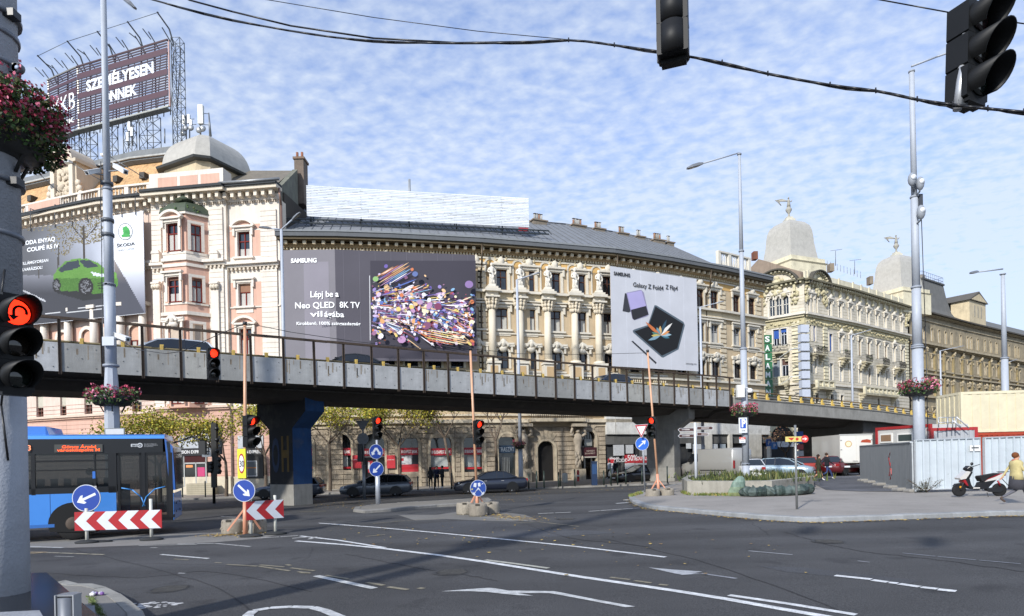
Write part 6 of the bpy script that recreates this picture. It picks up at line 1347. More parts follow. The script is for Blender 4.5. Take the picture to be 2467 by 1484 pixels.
# SALAMANDER style vertical letters and stacked light boxes on the corner house
def boxstack(name, label, cat, u0, u1, v0, v1, Y, n, col, word):
 a, b = at(u0, v0, Y), at(u1, v0, Y); pl = Plane(a.xy, (b + Vector((0, .1, 0))).xy); z1, z0 = pl.hit(u0, v0)[1], pl.hit(u0 + 5, v1)[1]; h = (z1 - z0) / n; root = thing(name, pl.T @ Vector((0, z0, 0)), label, cat)
 for k in range(n):
  zz_ = z1 - (k + 1) * h; m = MB(); m.box(0, pl.len, zz_ + h * .05, zz_ + h * (.96 if word else .86), -.8, 0, col, pl.T); o = m.build('light_box', 'paint', root, True)
  if word: text(word[k], pl.M(pl.len * .5, zz_ + h * .2, .01), h * .62, 'lettering', o, 'paint', 'e9ece9', w=pl.len * .5, bold=.03, align='CENTER')
 m = MB()
 for zz_ in (z0 + h * 2.4, z0 + h * 5.4): m.bar(pl.T @ Vector((0, zz_, -.4)), pl.T @ Vector((-1.2, zz_ - .1, -.8)), .08, .08, 'c9cccc'); m.bar(pl.T @ Vector((-.9, zz_ - .1, -.7)), pl.T @ Vector((-2.0, zz_ - 1.0, -2)), .06, .06, 'c9cccc')
 for k in range(n): zz_ = z0 + (k + .93) * h; m.bar(pl.T @ Vector((pl.len * .3, zz_, -.4)), pl.T @ Vector((-.3 if not word else pl.len * .3, zz_, -1.8)), .1, .1, '4d4f50')
 m.build('bracket', 'metal', root, True)
boxstack('shop_sign', 'tall green vertical sign of stacked boxes with white letters beside cream building', 'sign', 1837, 1860, 806, 956, 82.5, 7, '2e6b45', 'SALAMAN')
boxstack('shop_sign', 'stack of eight blank pale grey light boxes at the corner of cream building', 'sign', 1929.5, 1950, 779, 957, 82.5, 8, 'b4bac6', None)
# ================================================================== POLES, LAMPS, SIGNALS, SIGNS
def foot(u, v, Y):      # standing point under a pixel column
 p = at(u, v, Y); return Vector((p.x, p.y, gz(p.x, p.y)))
PC_, PD_ = 'a3a9b2', '8d939c'
MT['mast'] = M('painted_mast', .55, ns=6, na=.05, streak=.08, bump=.12, bs=50)
def mast(name, label, cat, u, v, Y, segs, group=None, mat='mast', oct_=False, col=PC_, lift=0.0):
 b = foot(u, v, Y); b.z += lift; t = thing(name, b, label, cat, group); mb = MB()
 for (z0, r0), (z1, r1) in zip(segs, segs[1:]):
  n = 8 if (oct_ and z1 < 8.5) else 14; mb.cyl((0, 0, z0), (0, 0, z1), r0, r1, n, col, not (oct_ and z1 < 8.5)); mb.cyl((0, 0, z1 - .03), (0, 0, z1 + .05), max(r0, r1) * 1.08, max(r0, r1) * 1.08, 14, PD_)
 mb.build('pole', mat, t); return t, b
def lamp_head(parent, p, d, k=1.0):      # p: rear end of the luminaire, d: direction it points to (local)
 d = Vector(d).normalized(); s_ = d.cross(Vector((0, 0, 1))).normalized(); up = s_.cross(d); mb = MB(); L_ = 1.0 * k
 rg = lambda t, w_, h0, h1: [p + d * t * L_ + s_ * a * w_ * k + up * b * k for a, b in ((-1, h0), (1, h0), (.7, h1), (-.7, h1))]
 mb.loft([rg(-.05, .06, -.04, .05), rg(.25, .13, -.07, .1), rg(.7, .17, -.07, .09), rg(1.0, .1, -.05, .03)], '6a6e74', False); h = mb.build('lamp_head', 'paint', parent)
 g = MB(); g.poly([p + d * a * L_ + s_ * b * .12 * k + up * -.078 * k for a, b in ((.3, -1), (.9, -1), (.9, 1), (.3, 1))], '3c4046'); g.build('lens', 'glass', h)
def basket(parent_none, u, v, Y, rad, label, nleaf=900, nfl=260, h=.75, drop=.55, lsz=None):
 c = at(u, v, Y); t = thing('flower_basket', c, label, 'flower basket', 'flower baskets ringed round the lamp posts'); mb = MB()
 mb.lathe([(rad * .45, -drop), (rad * .72, -drop + .06), (rad * .8, -drop * .3), (rad * .8, -drop * .15)], (0, 0, 0), 16, '2f302f');
 for k in range(6): a = k * 1.047; mb.tube([(rad * .75 * math.cos(a), rad * .75 * math.sin(a), -drop * .2), (rad * .4 * math.cos(a), rad * .4 * math.sin(a), -drop - .25 * rad)], .02, 5, '2a2b2b')
 mb.build('planter_ring', 'paint', t); lf = MB(); fl = MB()
 def spot():
  a = random.uniform(0, 2 * math.pi); rr = rad * random.uniform(.45, 1.05); z = random.uniform(-drop * .7, h * .5) * (1.15 - abs(rr / rad - .7)); return Vector((rr * math.cos(a), rr * math.sin(a), z))
 ls = lsz or .055 * (rad / .8) ** .5 + .015
 for _ in range(nleaf):
  p = spot(); p.z -= .05; d1 = Vector((random.gauss(0, 1), random.gauss(0, 1), random.gauss(0, 1))).normalized() * ls; d2 = d1.cross(Vector((random.gauss(0, 1), random.gauss(0, 1), random.gauss(0, 1)))).normalized() * ls * .7
  lf.add([p - d1, p - d2 * .9, p + d1, p + d2 * .9], [(0, 1, 2, 3)], random.choice(['2f4a1e', '3c5a26', '4a5f2c', '26361a', '5a5a34']))
 for _ in range(nfl):
  p = spot() * 1.06; p.z = abs(p.z) * .9 + random.uniform(-.3, .12)
  c_ = random.choice(['c2506e', 'd0708a', 'a83a52', 'd98aa0', 'b84860'])
  for _k in range(3):
   q = p + Vector([random.gauss(0, ls * .5) for _ in range(3)]); d1 = Vector((random.gauss(0, 1), random.gauss(0, 1), random.gauss(0, 1))).normalized() * ls * .62; d2 = d1.cross(Vector((.3, .5, 1))).normalized() * ls * .6
   fl.add([q - d1, q - d2, q + d1, q + d2], [(0, 1, 2, 3)], c_)
 lf.build('foliage', 'leaf', t); fl.build('flowers', 'petal', t); return t
# foreground column with its basket and signal
t, b = mast('lamp_post', 'thick grey foreground post at left edge with cable bands', 'lamp post', -3, 1380, 7.0, [(-.2, .29), (3.6, .29), (3.62, .275), (14, .275)], mat='plaster', col='9a9ea5')
mb = MB()
for z_, w_ in ((4.7, .30), (6.62, .295), (6.95, .295)): mb.cyl((0, 0, z_), (0, 0, z_ + .05), w_, w_, 20, '6a6e75')
for z_ in (5.3, 7.17): mb.cyl((0, 0, z_), (0, 0, z_ + .05), .315, .315, 20, '5a5e65'); mb.box(.25, .37, -.1, .02, z_ - .03, z_ + .05, '1c1d20')
mb.box(.25, .36, -.05, .0, 6.55, 6.64, '555a60'); mb.cyl((.36, -.05, 6.59), (.36, 0.0, 6.59), .06, .06, 12, '5a5f66'); mb.cyl((.36, -.053, 6.59), (.36, .003, 6.59), .022, .022, 10, 'a8b6ce')
mb.tube([(.27, -.16, 4.3), (.24, -.2, 3.9), (.27, -.16, 3.4), (.23, -.2, 2.8), (.26, -.16, 2.2)], .012, 5, '1f2022'); mb.build('fittings', 'paint', t)
basket(None, -22, 290, 7.0, .66, 'large basket of pink geraniums over the red arrow signal at the left edge', 8000, 2000, .72, .42, .03)
# second mast
t, b = mast('lamp_post', 'tall grey lamp post behind the blue bus carrying cameras', 'lamp post', 271, 1045, 24, [(-.2, .27), (5.2, .26), (6.2, .2), (9.3, .2), (9.32, .165), (13, .16), (13.02, .125), (21.2, .10)], oct_=True)
hd = at(318, 12, 24) - b; ar = at(288, -12, 24) - b; mb = MB(); mb.tube([(0, 0, 21.0), (ar.x * .5, ar.y * .5, 20.9), ar], .05, 8, PC_); mb.build('arm', 'mast', t); lamp_head(t, ar, hd - ar, .8)
def cam_unit(parent, b, u, v, u2, v2, Y, mat='paint'):
 p, q = at(u, v, Y) - b, at(u2, v2, Y - .6) - b; mb = MB(); d = (q - p).normalized(); mb.bar(p, q, .16, .14, 'd0d2d2'); mb.bar(p + Vector((0, 0, .09)), q + d * .06 + Vector((0, 0, .09)), .2, .02, 'dedfdf'); mb.cyl(q, q + d * .02, .05, .05, 8, '1a1a1c')
 m_ = p * .6 + q * .4; mb.tube([m_ - Vector((0, 0, .07)), Vector((0, 0, p.z - .2))], .03, 6, '7d8186'); mb.build('camera', mat, parent)
for a in ((240, 411, 209, 416, 24), (277, 400, 303, 415, 24), (281, 808, 308, 818, 24)): cam_unit(t, b, *a)
mb = MB(); mb.box(-.1, .35, -.35, -.2, at(280, 836, 24).z - b.z, at(280, 815, 24).z - b.z, 'b5bac0');
for v_ in (446, 535, 570): z_ = at(270, v_, 24).z - b.z; mb.cyl((0, 0, z_), (0, 0, z_ + .12), .21, .21, 14, '53575d')
mb.tube([(-.1, -.2, 14), (-.19, -.12, 12.5), (-.13, -.2, 11), (-.2, -.14, 9), (-.2, -.16, 6)], .015, 4, '3b3d40'); mb.build('fittings', 'paint', t)
basket(None, 271, 951, 24, .86, 'flower basket against the dark overpass above the blue bus', 700, 260, .55, .45)
# right mast
t, b = mast('lamp_post', 'tall grey lamp post standing behind the white sheet fence with floodlights', 'lamp post', 2215, 1066, 31, [(-.2, .27), (7, .245), (7.1, .22), (10, .2), (10.02, .18), (14.5, .165), (14.52, .135), (20.75, .12)])
ar = at(2318, 118, 31) - b; tp = Vector((0, 0, at(2187, 160, 31).z - b.z)); mb = MB(); mb.tube([tp, tp.lerp(ar, .5) + Vector((0, 0, .05)), ar * 1.0 + Vector((.8, 0, .3))], .05, 8, PC_); mb.build('arm', 'mast', t); lamp_head(t, ar + Vector((.8, 0, .3)), Vector((1, 0, .2)), .9)
for u, v, r_, fl_ in ((2197, 432, .34, -1), (2217, 442, .34, 1), (2219, 511, .36, 1)):
 p = at(u, v, 30.6) - b; mb = MB(); mb.ball(p, r_, '8b9097', 10, 6, (.55, .5, 1)); mb.cyl(p + Vector((0, -.14, .05)), p + Vector((0, -.17, .05)), .13, .13, 12, 'd9dde2'); mb.tube([p - Vector((0, 0, .2)), p - Vector((.05 * fl_, 0, .42)), Vector((0, 0, p.z - .5))], .04, 6, '5d6268'); mb.build('floodlight', 'paint', t)
mb = MB(); z_ = at(2215, 500, 31).z - b.z; mb.box(.12, .3, -.2, 0, z_ - .5, z_ + .6, '3d4046'); mb.tube([(.2, -.2, z_ - .5), (.28, -.2, 8), (.3, -.2, 3), (.1, -.3, .8)], .02, 5, '2c2d30'); mb.build('fittings', 'paint', t)
basket(None, 2212, 931, 31, .84, 'flower basket above the site cabins on the right lamp post', 700, 260, .55, .5)
# middle mast
t, b = mast('lamp_post', 'tall grey lamp post rising from the planted concrete bed with parking sign', 'lamp post', 1797, 1128, 35, [(-.2, .2), (1, .2), (1.02, .19), (7.5, .17), (7.52, .14), (13, .11), (18.45, .075)], lift=.4)
tp = Vector((0, 0, at(1778, 368, 35).z - b.z)); ar = at(1692, 394, 34.6) - b; mb = MB(); mb.tube([tp, ar], .04, 8, PC_); mb.build('arm', 'mast', t); lamp_head(t, ar, (at(1665, 402, 34.5) - at(1692, 394, 34.6)), .95)
mb = MB(); p, q = at(1773, 958, 34.8) - b, at(1790, 928, 34.8) - b; mb.box(p.x, q.x, -.45, -.2, p.z, q.z, 'd3d2cc'); mb.build('cabinet', 'paint', t)
mb = MB(); p = at(1807, 942, 34.6) - b; mb.ball(p, .16, 'd8d8d6', 10, 6); mb.ball(p - Vector((0, 0, .1)), .12, '1c1c1e', 10, 6); mb.cyl(p + Vector((0, 0, .1)), Vector((0, 0, p.z + .3)), .03, .03, 6, 'c9c9c9'); mb.build('camera', 'paint', t)
basket(None, 1793, 987, 35, .68, 'flower basket against the overpass edge above the blue parking sign', 500, 200, .5, .4)
sg = thing('parking_sign', at(1789, 1042, 34.7), 'blue and white parking sign on the middle lamp post', 'sign'); b2 = sg.location; mb = MB(); p, q = at(1780, 1043, 34.7) - b2, at(1799, 1006, 34.7) - b2
mb.box(p.x, q.x, -.05, 0, p.z, q.z, 'd5d8dc'); mb.box(lerp(p.x, q.x, .16), lerp(p.x, q.x, .84), -.056, -.05, lerp(p.z, q.z, .3), lerp(p.z, q.z, .92), '1f4fae'); mb.build('plate', 'paint', sg); SPL = Plane((p.x + b2.x, b2.y - .06), (q.x + b2.x, b2.y - .06))
text('P', SPL.M((q.x - p.x) * .3, b2.z + lerp(p.z, q.z, .4), .0), .42, 'lettering', sg, 'paint', 'f0f2f5', w=.22, bold=.05); text('ZONA', SPL.M((q.x - p.x) * .3, b2.z + lerp(p.z, q.z, .1), .002), .09, 'lettering', sg, 'paint', '55585c', w=.2)
sg = thing('notice_sign', at(1788, 1067, 34.7), 'small white sign with red top below the parking sign', 'sign'); mb = MB(); mb.box(-.17, .17, -.05, 0, 0, .32, 'd5d8da'); mb.box(-.17, .17, -.056, -.05, .2, .32, 'c4432f'); mb.box(-.1, .1, -.058, -.056, .24, .28, 'e8e8e8'); mb.box(-.1, .1, -.058, -.05, .06, .08, '8a8c8e'); mb.build('plate', 'paint', sg)
# far lamp at right
t, b = mast('lamp_post', 'slim grey lamp post behind the cream container with arm to the left', 'lamp post', 2423, 1000, 50, [(-.2, .28), (9, .24), (9.02, .2), (15.75, .13)])
tp = Vector((0, 0, at(2413, 648, 50).z - b.z)); ar = at(2356, 655, 49.5) - b; mb = MB(); mb.tube([tp, ar], .06, 8, PC_); mb.build('arm', 'mast', t); lamp_head(t, ar, at(2338, 657, 49) - at(2356, 655, 49.5), 1.1)
# small street lamps along the far side
def small_lamp(label, u, v, Y, vt, heads):
 b = foot(u, v, Y); zt = at(u, vt, Y).z - b.z; t = thing('street_lamp', b, label, 'street lamp', 'slim street lamps along the far side of the overpass'); mb = MB(); mb.cyl((0, 0, -.3), (0, 0, 3), .2, .18, 10, 'aab0ba'); mb.cyl((0, 0, 3), (0, 0, zt), .15, .09, 10, 'aab0ba'); mb.build('pole', 'mast', t)
 for u2, v2 in heads: e = at(u2, v2, Y - .3) - b; mb = MB(); s = e * .72; s.z = lerp(zt, e.z, .72); mb.tube([(0, 0, zt), s], .05, 6, 'aab0ba'); mb.build('arm', 'mast', t); lamp_head(t, s, e - s, .75)
small_lamp('street lamp with two heads between pink building and dark banner', 684, 850, 42, 553, [(643, 549), (714, 520)])
small_lamp('street lamp in front of the statues and half columns', 1252, 1000, 50, 674, [(1292, 659)])
small_lamp('street lamp at the right edge of the white phone banner', 1690, 900, 58, 740, [(1739, 727)])
small_lamp('street lamp in front of the iron balconies of the cream building', 2054, 960, 80, 808, [(2099, 794)])
small_lamp('street lamp in front of the left part of the brown terrace', 2268, 990, 92, 845, [(2327, 832)])
small_lamp('smallest street lamp farthest right before the brown terrace', 2420, 1000, 110, 876, [(2449, 866)])
basket(None, 1251, 1070, 50, .5, 'small flower basket on the lamp pole under the overpass near the gate', 260, 160, .5, .4)
# ---- signals
MT['sigblack'] = M('black_polycarbonate', .55, ns=4, na=.12, spec=.3)
def signal(label, p, rz, k, red=True, arrow=None, tilt=0, board=False, bulge=True):
 """p: centre of housing; front looks to local -Y; k: scale of a 1 m head"""
 t = thing('traffic_signal', p, label, 'traffic light', 'traffic lights around the junction', rz); t.scale = (k, k, k); t.rotation_euler = (0, tilt, rz); h = MB()
 for i in range(3): z0 = -.5 + i * .333; h.prism([(-.16, z0 + .01), (-.145, z0), (.145, z0), (.16, z0 + .01), (.16, z0 + .32), (.145, z0 + .33), (-.145, z0 + .33), (-.16, z0 + .32)], -.02, .20, '111213', Matrix.Rotation(math.pi / 2, 4, 'X') @ Matrix.Translation((0, 0, -.18)))
 for i in range(3 if bulge else 0): h.cyl((0, .125, -.49 + i * .333), (0, .125, -.18 + i * .333), .14, .14, 16, '141517')
 h.box(-.13, .13, -.02, .1, -.54, -.5, '111213'); h.box(-.1, .1, 0, .08, .5, .53, '111213'); hs = h.build('housing', 'sigblack', t)
 for i in range(3):
  zc3 = .333 - i * .333; v = MB(); n = 18; r0 = .14
  ring = lambda y, r, cut: [(r * math.cos(R(a)), y if not cut else y, zc3 + r * math.sin(R(a))) for a in [-50 + 280 * j / n for j in range(n + 1)]]
  o_ = []; i_ = []
  for j in range(n + 1):
   a = R(-50 + 280 * j / n); ln = .10 + .22 * (math.sin(a) + 1) / 2; o_.append((ln, a))
  vs = []
  for rr_ in (r0 + .012, r0):
   for ln, a in o_: vs += [(rr_ * math.cos(a), -.02, zc3 + rr_ * math.sin(a)), (rr_ * 1.0 * math.cos(a), -.02 - ln, zc3 + rr_ * math.sin(a) - .01)]
  m_ = n + 1; fs = []
  for q in range(2):
   for j in range(n): a = q * 2 * m_ + 2 * j; f = (a, a + 1, a + 3, a + 2); fs.append(f if q == 0 else f[::-1])
  for j in range(n): a = 2 * j + 1; fs.append((a, a + 2 * m_, a + 2 * m_ + 2, a + 2))
  v.add(vs, fs, '101112', True); v.build('visor', 'sigblack', t)
  l = MB(); lit = red and i == 0
  l.lathe([(.132, 0), (.125, .012), (.09, .03), (.02, .04)], (0, 0, 0), 18, ('ff3018' if lit else ('1c0a0a', '16110a', '0a140f')[i]), T=Matrix.Translation((0, -.025, zc3)) @ Matrix.Rotation(math.pi / 2, 4, 'X')); lo = l.build('lens', 'lit' if lit else 'glass', t)
  if arrow and lit:
   a_ = MB(); T = Matrix.Translation((0, -.072, zc3)) @ Matrix.Rotation(math.pi / 2, 4, 'X')
   archband(a_, T, .02, .0, .045, .07, -.004, .004, '140606', -20, 180, 10); a_.box(-.05, -.025, -.06, .0, -.004, .004, '140606', T); a_.prism([(-.085, -.045), (.01, -.045), (-.04, -.095)], -.004, .004, '140606', T); a_.build('arrow_mask', 'matte', lo)
 return t
signal('big red arrow signal on the foreground post at the left edge', at(37, 829, 6.55), R(60), 1.0, True, True, bulge=False)
signal('signal head hanging from the span wire at top centre, seen from behind', at(1622, 40, 6.6), R(160), .98, False)
signal('signal head clamped to the span wire at the top right corner', at(2352, 124, 5.5), R(22), .87, False, tilt=R(4), bulge=False)
signal('red signal hanging on a cable in front of the grey overpass panels', at(514, 876, 20), R(40), .98)
signal('red signal on the pinkish pole above the yellow speed sign', at(605, 1039, 18.7), R(62), .95)
signal('red signal on the white steel post above two blue signs', at(909, 1031, 29.8), R(34), 1.05)
signal('red signal on the pinkish pole in front of the bank windows', at(1153, 1041, 24.2), R(30), .92)
signal('red signal on the pinkish pole beside the right overpass pier', at(1571, 1030, 29.0), R(-30), .98)
# the span wire and its hanger tubes
def cable(name, label, pts, r, col='1a1a1c', cat='cable', group=None):
 t = thing(name, pts[len(pts) // 2], label, cat, group); mb = MB(); mb.tube(pts, r, 6, col); mb.build('wire', 'paint', t, True); return t
sp = [at(u, v, Y) for u, v, Y in ((250, -40, 9.5), (370, 0, 9.4), (560, 48, 9.0), (760, 84, 8.6), (900, 98, 8.3), (1060, 104, 8.0), (1230, 103, 7.7), (1370, 97, 7.3), (1480, 109, 7.0), (1585, 124, 6.7), (1640, 133, 6.6), (1740, 151, 6.4), (1850, 178, 6.2), (2000, 205, 6.0), (2110, 219, 5.8), (2210, 240, 5.6), (2295, 252, 5.45), (2380, 262, 5.3), (2467, 270, 5.2), (2700, 295, 5.0))]
t = cable('span_wire', 'thick black cable bundle crossing the sky and carrying two signal heads', [Vector(p) for p in smooth_line(sp, 3)], .012)
mb = MB(); off = [p + Vector((0, .01, .014 * math.sin(i * .9))) for i, p in enumerate([Vector(q) for q in smooth_line(sp, 3)])]; mb.tube(off, .009, 5, '222224')
for p in sp[7:]: mb.cyl(p - Vector((0, 0, .02)), p + Vector((0, 0, .03)), .008, .008, 4, '222224')
mb.build('wrapped_cable', 'paint', t, True)
sp2 = [at(u, v, 9.2) for u, v in ((420, -20), (456, 0), (560, 28), (700, 62), (900, 92), (1100, 103), (1300, 100), (1375, 97))]; cable('overhead_wire', 'upper strand of the two close black wires at upper left', sp2, .012)
cable('overhead_wire', 'thin wire crossing from the top edge down to the cable clamp', [at(u, v, 9) for u, v in ((560, -15), (660, 2), (900, 42), (1150, 75), (1376, 96))], .005)
cable('overhead_wire', 'two thin wires entering the picture above the top right signal', [at(u, v, 6) for u, v in ((2080, -8), (2200, 14), (2320, 36), (2467, 57), (2600, 75))], .006)
for pts, r_ in (([(1590, 150), (1588, 100), (1588, -60)], .03), ([(2306, 265), (2322, 140), (2332, 14)], .035)):
 t = thing('hanger_tube', at(*pts[0], 6.5 if r_ < .034 else 5.4), 'steel hanger tube of the %s span wire signal' % ('middle' if r_ < .034 else 'right'), 'bracket'); mb = MB(); Yh = 6.62 if r_ < .034 else 5.5
 mb.tube([at(u, v, Yh) for u, v in pts], r_, 10, 'b3b5b8'); mb.box(at(pts[0][0] - 8, 0, Yh).x, at(pts[0][0] + 14, 0, Yh).x, Yh - .03, Yh + .03, at(pts[0][0], 132 if r_ < .034 else 256, Yh).z, at(pts[0][0], 122 if r_ < .034 else 244, Yh).z, '4a4d50'); mb.build('tube', 'metal', t, True)
cable('suspension_cable', 'thin black cable from the lamp post to the pinkish pole carrying a signal', [at(u, v, Y) for u, v, Y in ((281, 815, 24), (330, 842, 22.5), (400, 852, 21), (440, 846, 20.2), (513, 812, 19.8), (592, 778, 19))], .012)
cable('suspension_cable', 'two thin cables between the left and the middle pinkish poles', [at(u, v, Y) for u, v, Y in ((592, 778, 19), (700, 800, 20), (850, 822, 21.5), (1000, 838, 23), (1134, 840, 24.4))], .010)
cable('suspension_cable', 'thin cable between the middle and the right pinkish poles', [at(u, v, Y) for u, v, Y in ((1134, 840, 24.4), (1250, 852, 25.8), (1400, 854, 27.5), (1560, 850, 29.3))], .010)
# ---- temporary wooden-pink poles in concrete rings
def pot(label, u, v, Y, r=.34, h=.46):
 b = gnd(u, v); b.z = gz(b.x, b.y); dY = b.y; t = thing('concrete_ring', b, label, 'concrete weight', 'round concrete weights at the feet of the pinkish poles'); mb = MB(); col = random.choice(['8f877a', '857d71', '968e80'])
 mb.lathe([(r, 0), (r * 1.04, h * .15), (r * 1.02, h * .8), (r * .95, h), (r * .55, h), (r * .5, h * .5)], (0, 0, 0), 18, col)
 for k in range(14): a = random.uniform(0, 6.28); mb.ball((r * .98 * math.cos(a), r * .98 * math.sin(a), random.uniform(0, h)), random.uniform(.03, .06), col, 5, 3, jit=.5)
 mb.build('ring', 'oldstone', t); n = MB(); n.box(-.08, .08, -r * 1.0, -r * .6, h - .06, h + .006, '3a362f'); n.build('notch', 'matte', t); return t
SAL = 'c98f74'
def tpole(label, top, base, Y, brace, lift=0):
 b = gnd(*base); Yb = b.y; tp = at(top[0], top[1], Yb); t = thing('signal_pole', b, label, 'pole', 'temporary pinkish signal poles'); mb = MB(); d = tp - b
 mb.cyl((0, 0, 0), d * .16, .075, .07, 10, SAL); mb.cyl(d * .16, d, .055, .045, 10, 'c69878'); mb.cyl(d * .985, d * 1.0, .07, .07, 8, '2a2a2c'); mb.build('pole', 'paint', t)
 for sx, sy in brace:
  m = MB(); m.bar(d * .13, (sx, sy, .16), .06, .05, SAL); m.build('brace', 'paint', t)
 return b
bA = tpole('pinkish pole left, with yellow speed sign and signal', (590, 775), (591, 1290), 19, [(-.5, -.1), (.35, .3)])
bB = tpole('pinkish pole between the two others, before the bank windows', (1133, 838), (1151, 1238), 24, [(-.4, -.2), (.4, -.2), (0, .4)])
bC = tpole('rightmost pinkish pole standing on the pavement island', (1560, 843), (1588, 1199), 29.5, [(-.55, -.1), (.5, -.1)])
for lb, u, v in (('concrete ring left of the foot of the left pinkish pole', 562, 1286), ('concrete ring right of the foot of the left pinkish pole', 615, 1284), ('left concrete ring under the round sticker covered blue sign', 1121, 1239), ('front middle concrete ring under the sticker covered blue sign', 1152, 1243), ('right concrete ring under the sticker covered blue sign', 1182, 1238), ('concrete ring left of the right pinkish pole on the island', 1573, 1201), ('concrete ring right of the right pinkish pole on the island', 1607, 1199)): pot(lb, u, v, 0)
def round_sign(label, u, v, Y, r, ang, col='1c3f94', yaw=0, marks='arrow', back=False, group='round blue arrow signs', sx=1):
 p = at(u, v, Y); t = thing('round_sign', p, label, 'road sign', group, yaw); mb = MB(); T = Matrix.Rotation(math.pi / 2, 4, 'X')
 if sx != 1: T = Matrix.Scale(sx, 4, (1, 0, 0)) @ T
 mb.prism([(r * math.cos(a), r * math.sin(a)) for a in [math.pi * i / 16 for i in range(32)]], -.02, 0, '8b8e92', T)
 if not back:
  mb.disc((0, 0, .003), r * .985, 'c9ced6', 32, T); mb.disc((0, 0, .006), r * .94, col, 32, T)
 mb.build('plate', 'paint', t)
 if not back:
  m = MB(); A = T @ Matrix.Rotation(R(ang), 4, 'Z'); c = 'd3d7de'
  if marks == 'arrow': m.prism([(-r * .72, -r * .09), (r * .25, -r * .09), (r * .12, -r * .30), (r * .3, -r * .32), (r * .72, 0), (r * .3, r * .32), (r * .12, r * .30), (r * .25, r * .09), (-r * .72, r * .09)], .006, .010, c, A)
  if marks == 'fork':
   for sg in (-1, 1): m.prism([(0, r * .5), (sg * r * .18, r * .5), (sg * r * .55, -r * .1), (sg * r * .7, 0), (sg * r * .62, -r * .5), (sg * r * .15, -r * .3), (sg * r * .33, -r * .22), (0, r * .25)], .006, .010, c, T)
  if marks == 'stick':
   m.prism([(-r * .6, r * .2), (-r * .25, r * .1), (-r * .2, r * .6), (-r * .5, r * .65)], .008, .012, c, T); m.prism([(0, r * .2), (r * .3, r * .2), (r * .25, r * .65), (-r * .05, r * .6)], .008, .012, c, T); m.disc((-r * .75, -r * .1, .01), r * .1, 'c9b94a', 8, T); m.prism([(r * .35, r * .4), (r * .6, r * .6), (r * .65, r * .5)], .008, .01, c, T)
   for sg in (-1, 1): m.prism([(0, r * .1), (0, -r * .12), (sg * r * .55, -r * .55), (sg * r * .7, -r * .4), (sg * r * .68, -r * .75), (sg * r * .3, -r * .8), (sg * r * .45, -r * .66)], .006, .010, c, T)
  m.build('symbol', 'paint', t)
 return t
yb = R(-8)
round_sign('blue sign with white arrow pointing lower left above the long chevron board', 208, 1200, 18.7, .41, 205, yaw=R(5))
round_sign('blue sign with arrow pointing lower right below the yellow sign', 588, 1182, 18.6, .335, -45)
round_sign('upper blue sign with forked arrow on the white steel post', 906, 1088, 29.7, .36, 0, yaw=R(38), marks='fork')
round_sign('lower blue sign with small arrow on the white steel post', 907, 1130, 29.7, .36, 225, yaw=R(30))
round_sign('blue sign covered with stickers above three concrete rings', 1152, 1176, 24.0, .325, 0, marks='stick', yaw=R(20), col='2b4a96')
round_sign('blue sign with arrow to the upper right below the yield triangle', 1547, 1069, 31.4, .34, 42, col='2f66c4')
# yield triangle and its post
b = gnd(1554, 1191); t = thing('sign_post', b, 'thin grey post of the yield sign at the tip of the island', 'post'); mb = MB(); mb.cyl((0, 0, 0), at(1547, 1030, b.y) - b, .045, .045, 10, '8b8f94'); mb.build('tube', 'metal', t)
t = thing('yield_sign', at(1545, 1036, 31.2), 'white triangle with red border above the blue arrow sign', 'road sign'); mb = MB(); T = Matrix.Rotation(math.pi / 2, 4, 'X'); tri = lambda k: [(-.34 * k, .26 * k + .0), (.34 * k, .3 * k + .0), (.0, -.4 * k + .0)]
mb.prism(tri(1), -.02, 0, 'c9ccd0', T); mb.prism(tri(.94), 0, .004, 'a8262c', T); mb.prism(tri(.68), .004, .008, 'dfe1e4', T); mb.build('plate', 'paint', t)
# white steel post with two signs and rear-view signs
b = gnd(911, 1220); t = thing('sign_post', b, 'white steel post on the middle refuge carrying a signal', 'post'); d = at(907, 1060, b.y) - b; mb = MB(); mb.cyl((0, 0, 0), (0, 0, 1.9), .12, .12, 14, 'b4b9c2'); mb.cyl((0, 0, 1.9), (0, 0, d.z), .055, .055, 10, 'c3c6cb'); mb.build('tube', 'metal', t)
b = gnd(878, 1203); t = thing('sign_post', b, 'grey post with signs seen from behind left of the white post', 'post'); d = at(875, 1010, b.y) - b; mb = MB(); mb.cyl((0, 0, 0), (0, 0, 2.1), .1, .1, 12, '7d8186'); mb.cyl((0, 0, 2.1), (0, 0, d.z), .05, .05, 10, '6d7176'); mb.cyl((-.55, 0, d.z), (.55, 0, d.z), .04, .04, 6, '8d8f92'); mb.build('tube', 'metal', t)
mb = MB(); mb.prism([(-.44, .0), (.44, .0), (0, -.72)], -.03, 0, '5a5d61', Matrix.Translation((0, -.08, d.z - .06)) @ Matrix.Rotation(math.pi / 2, 4, 'X')); mb.build('triangle_plate', 'metal', t); mb = MB(); mb.disc((0, 0, 0), .36, '5d6064', 24, Matrix.Translation((0, -.08, d.z - 1.2)) @ Matrix.Rotation(math.pi / 2, 4, 'X')); mb.build('round_plate', 'metal', t)
mb = MB(); mb.box(-.35, -.05, -.1, .15, 2.3, 3.4, '17181a'); mb.build('signal_box', 'paint', t)
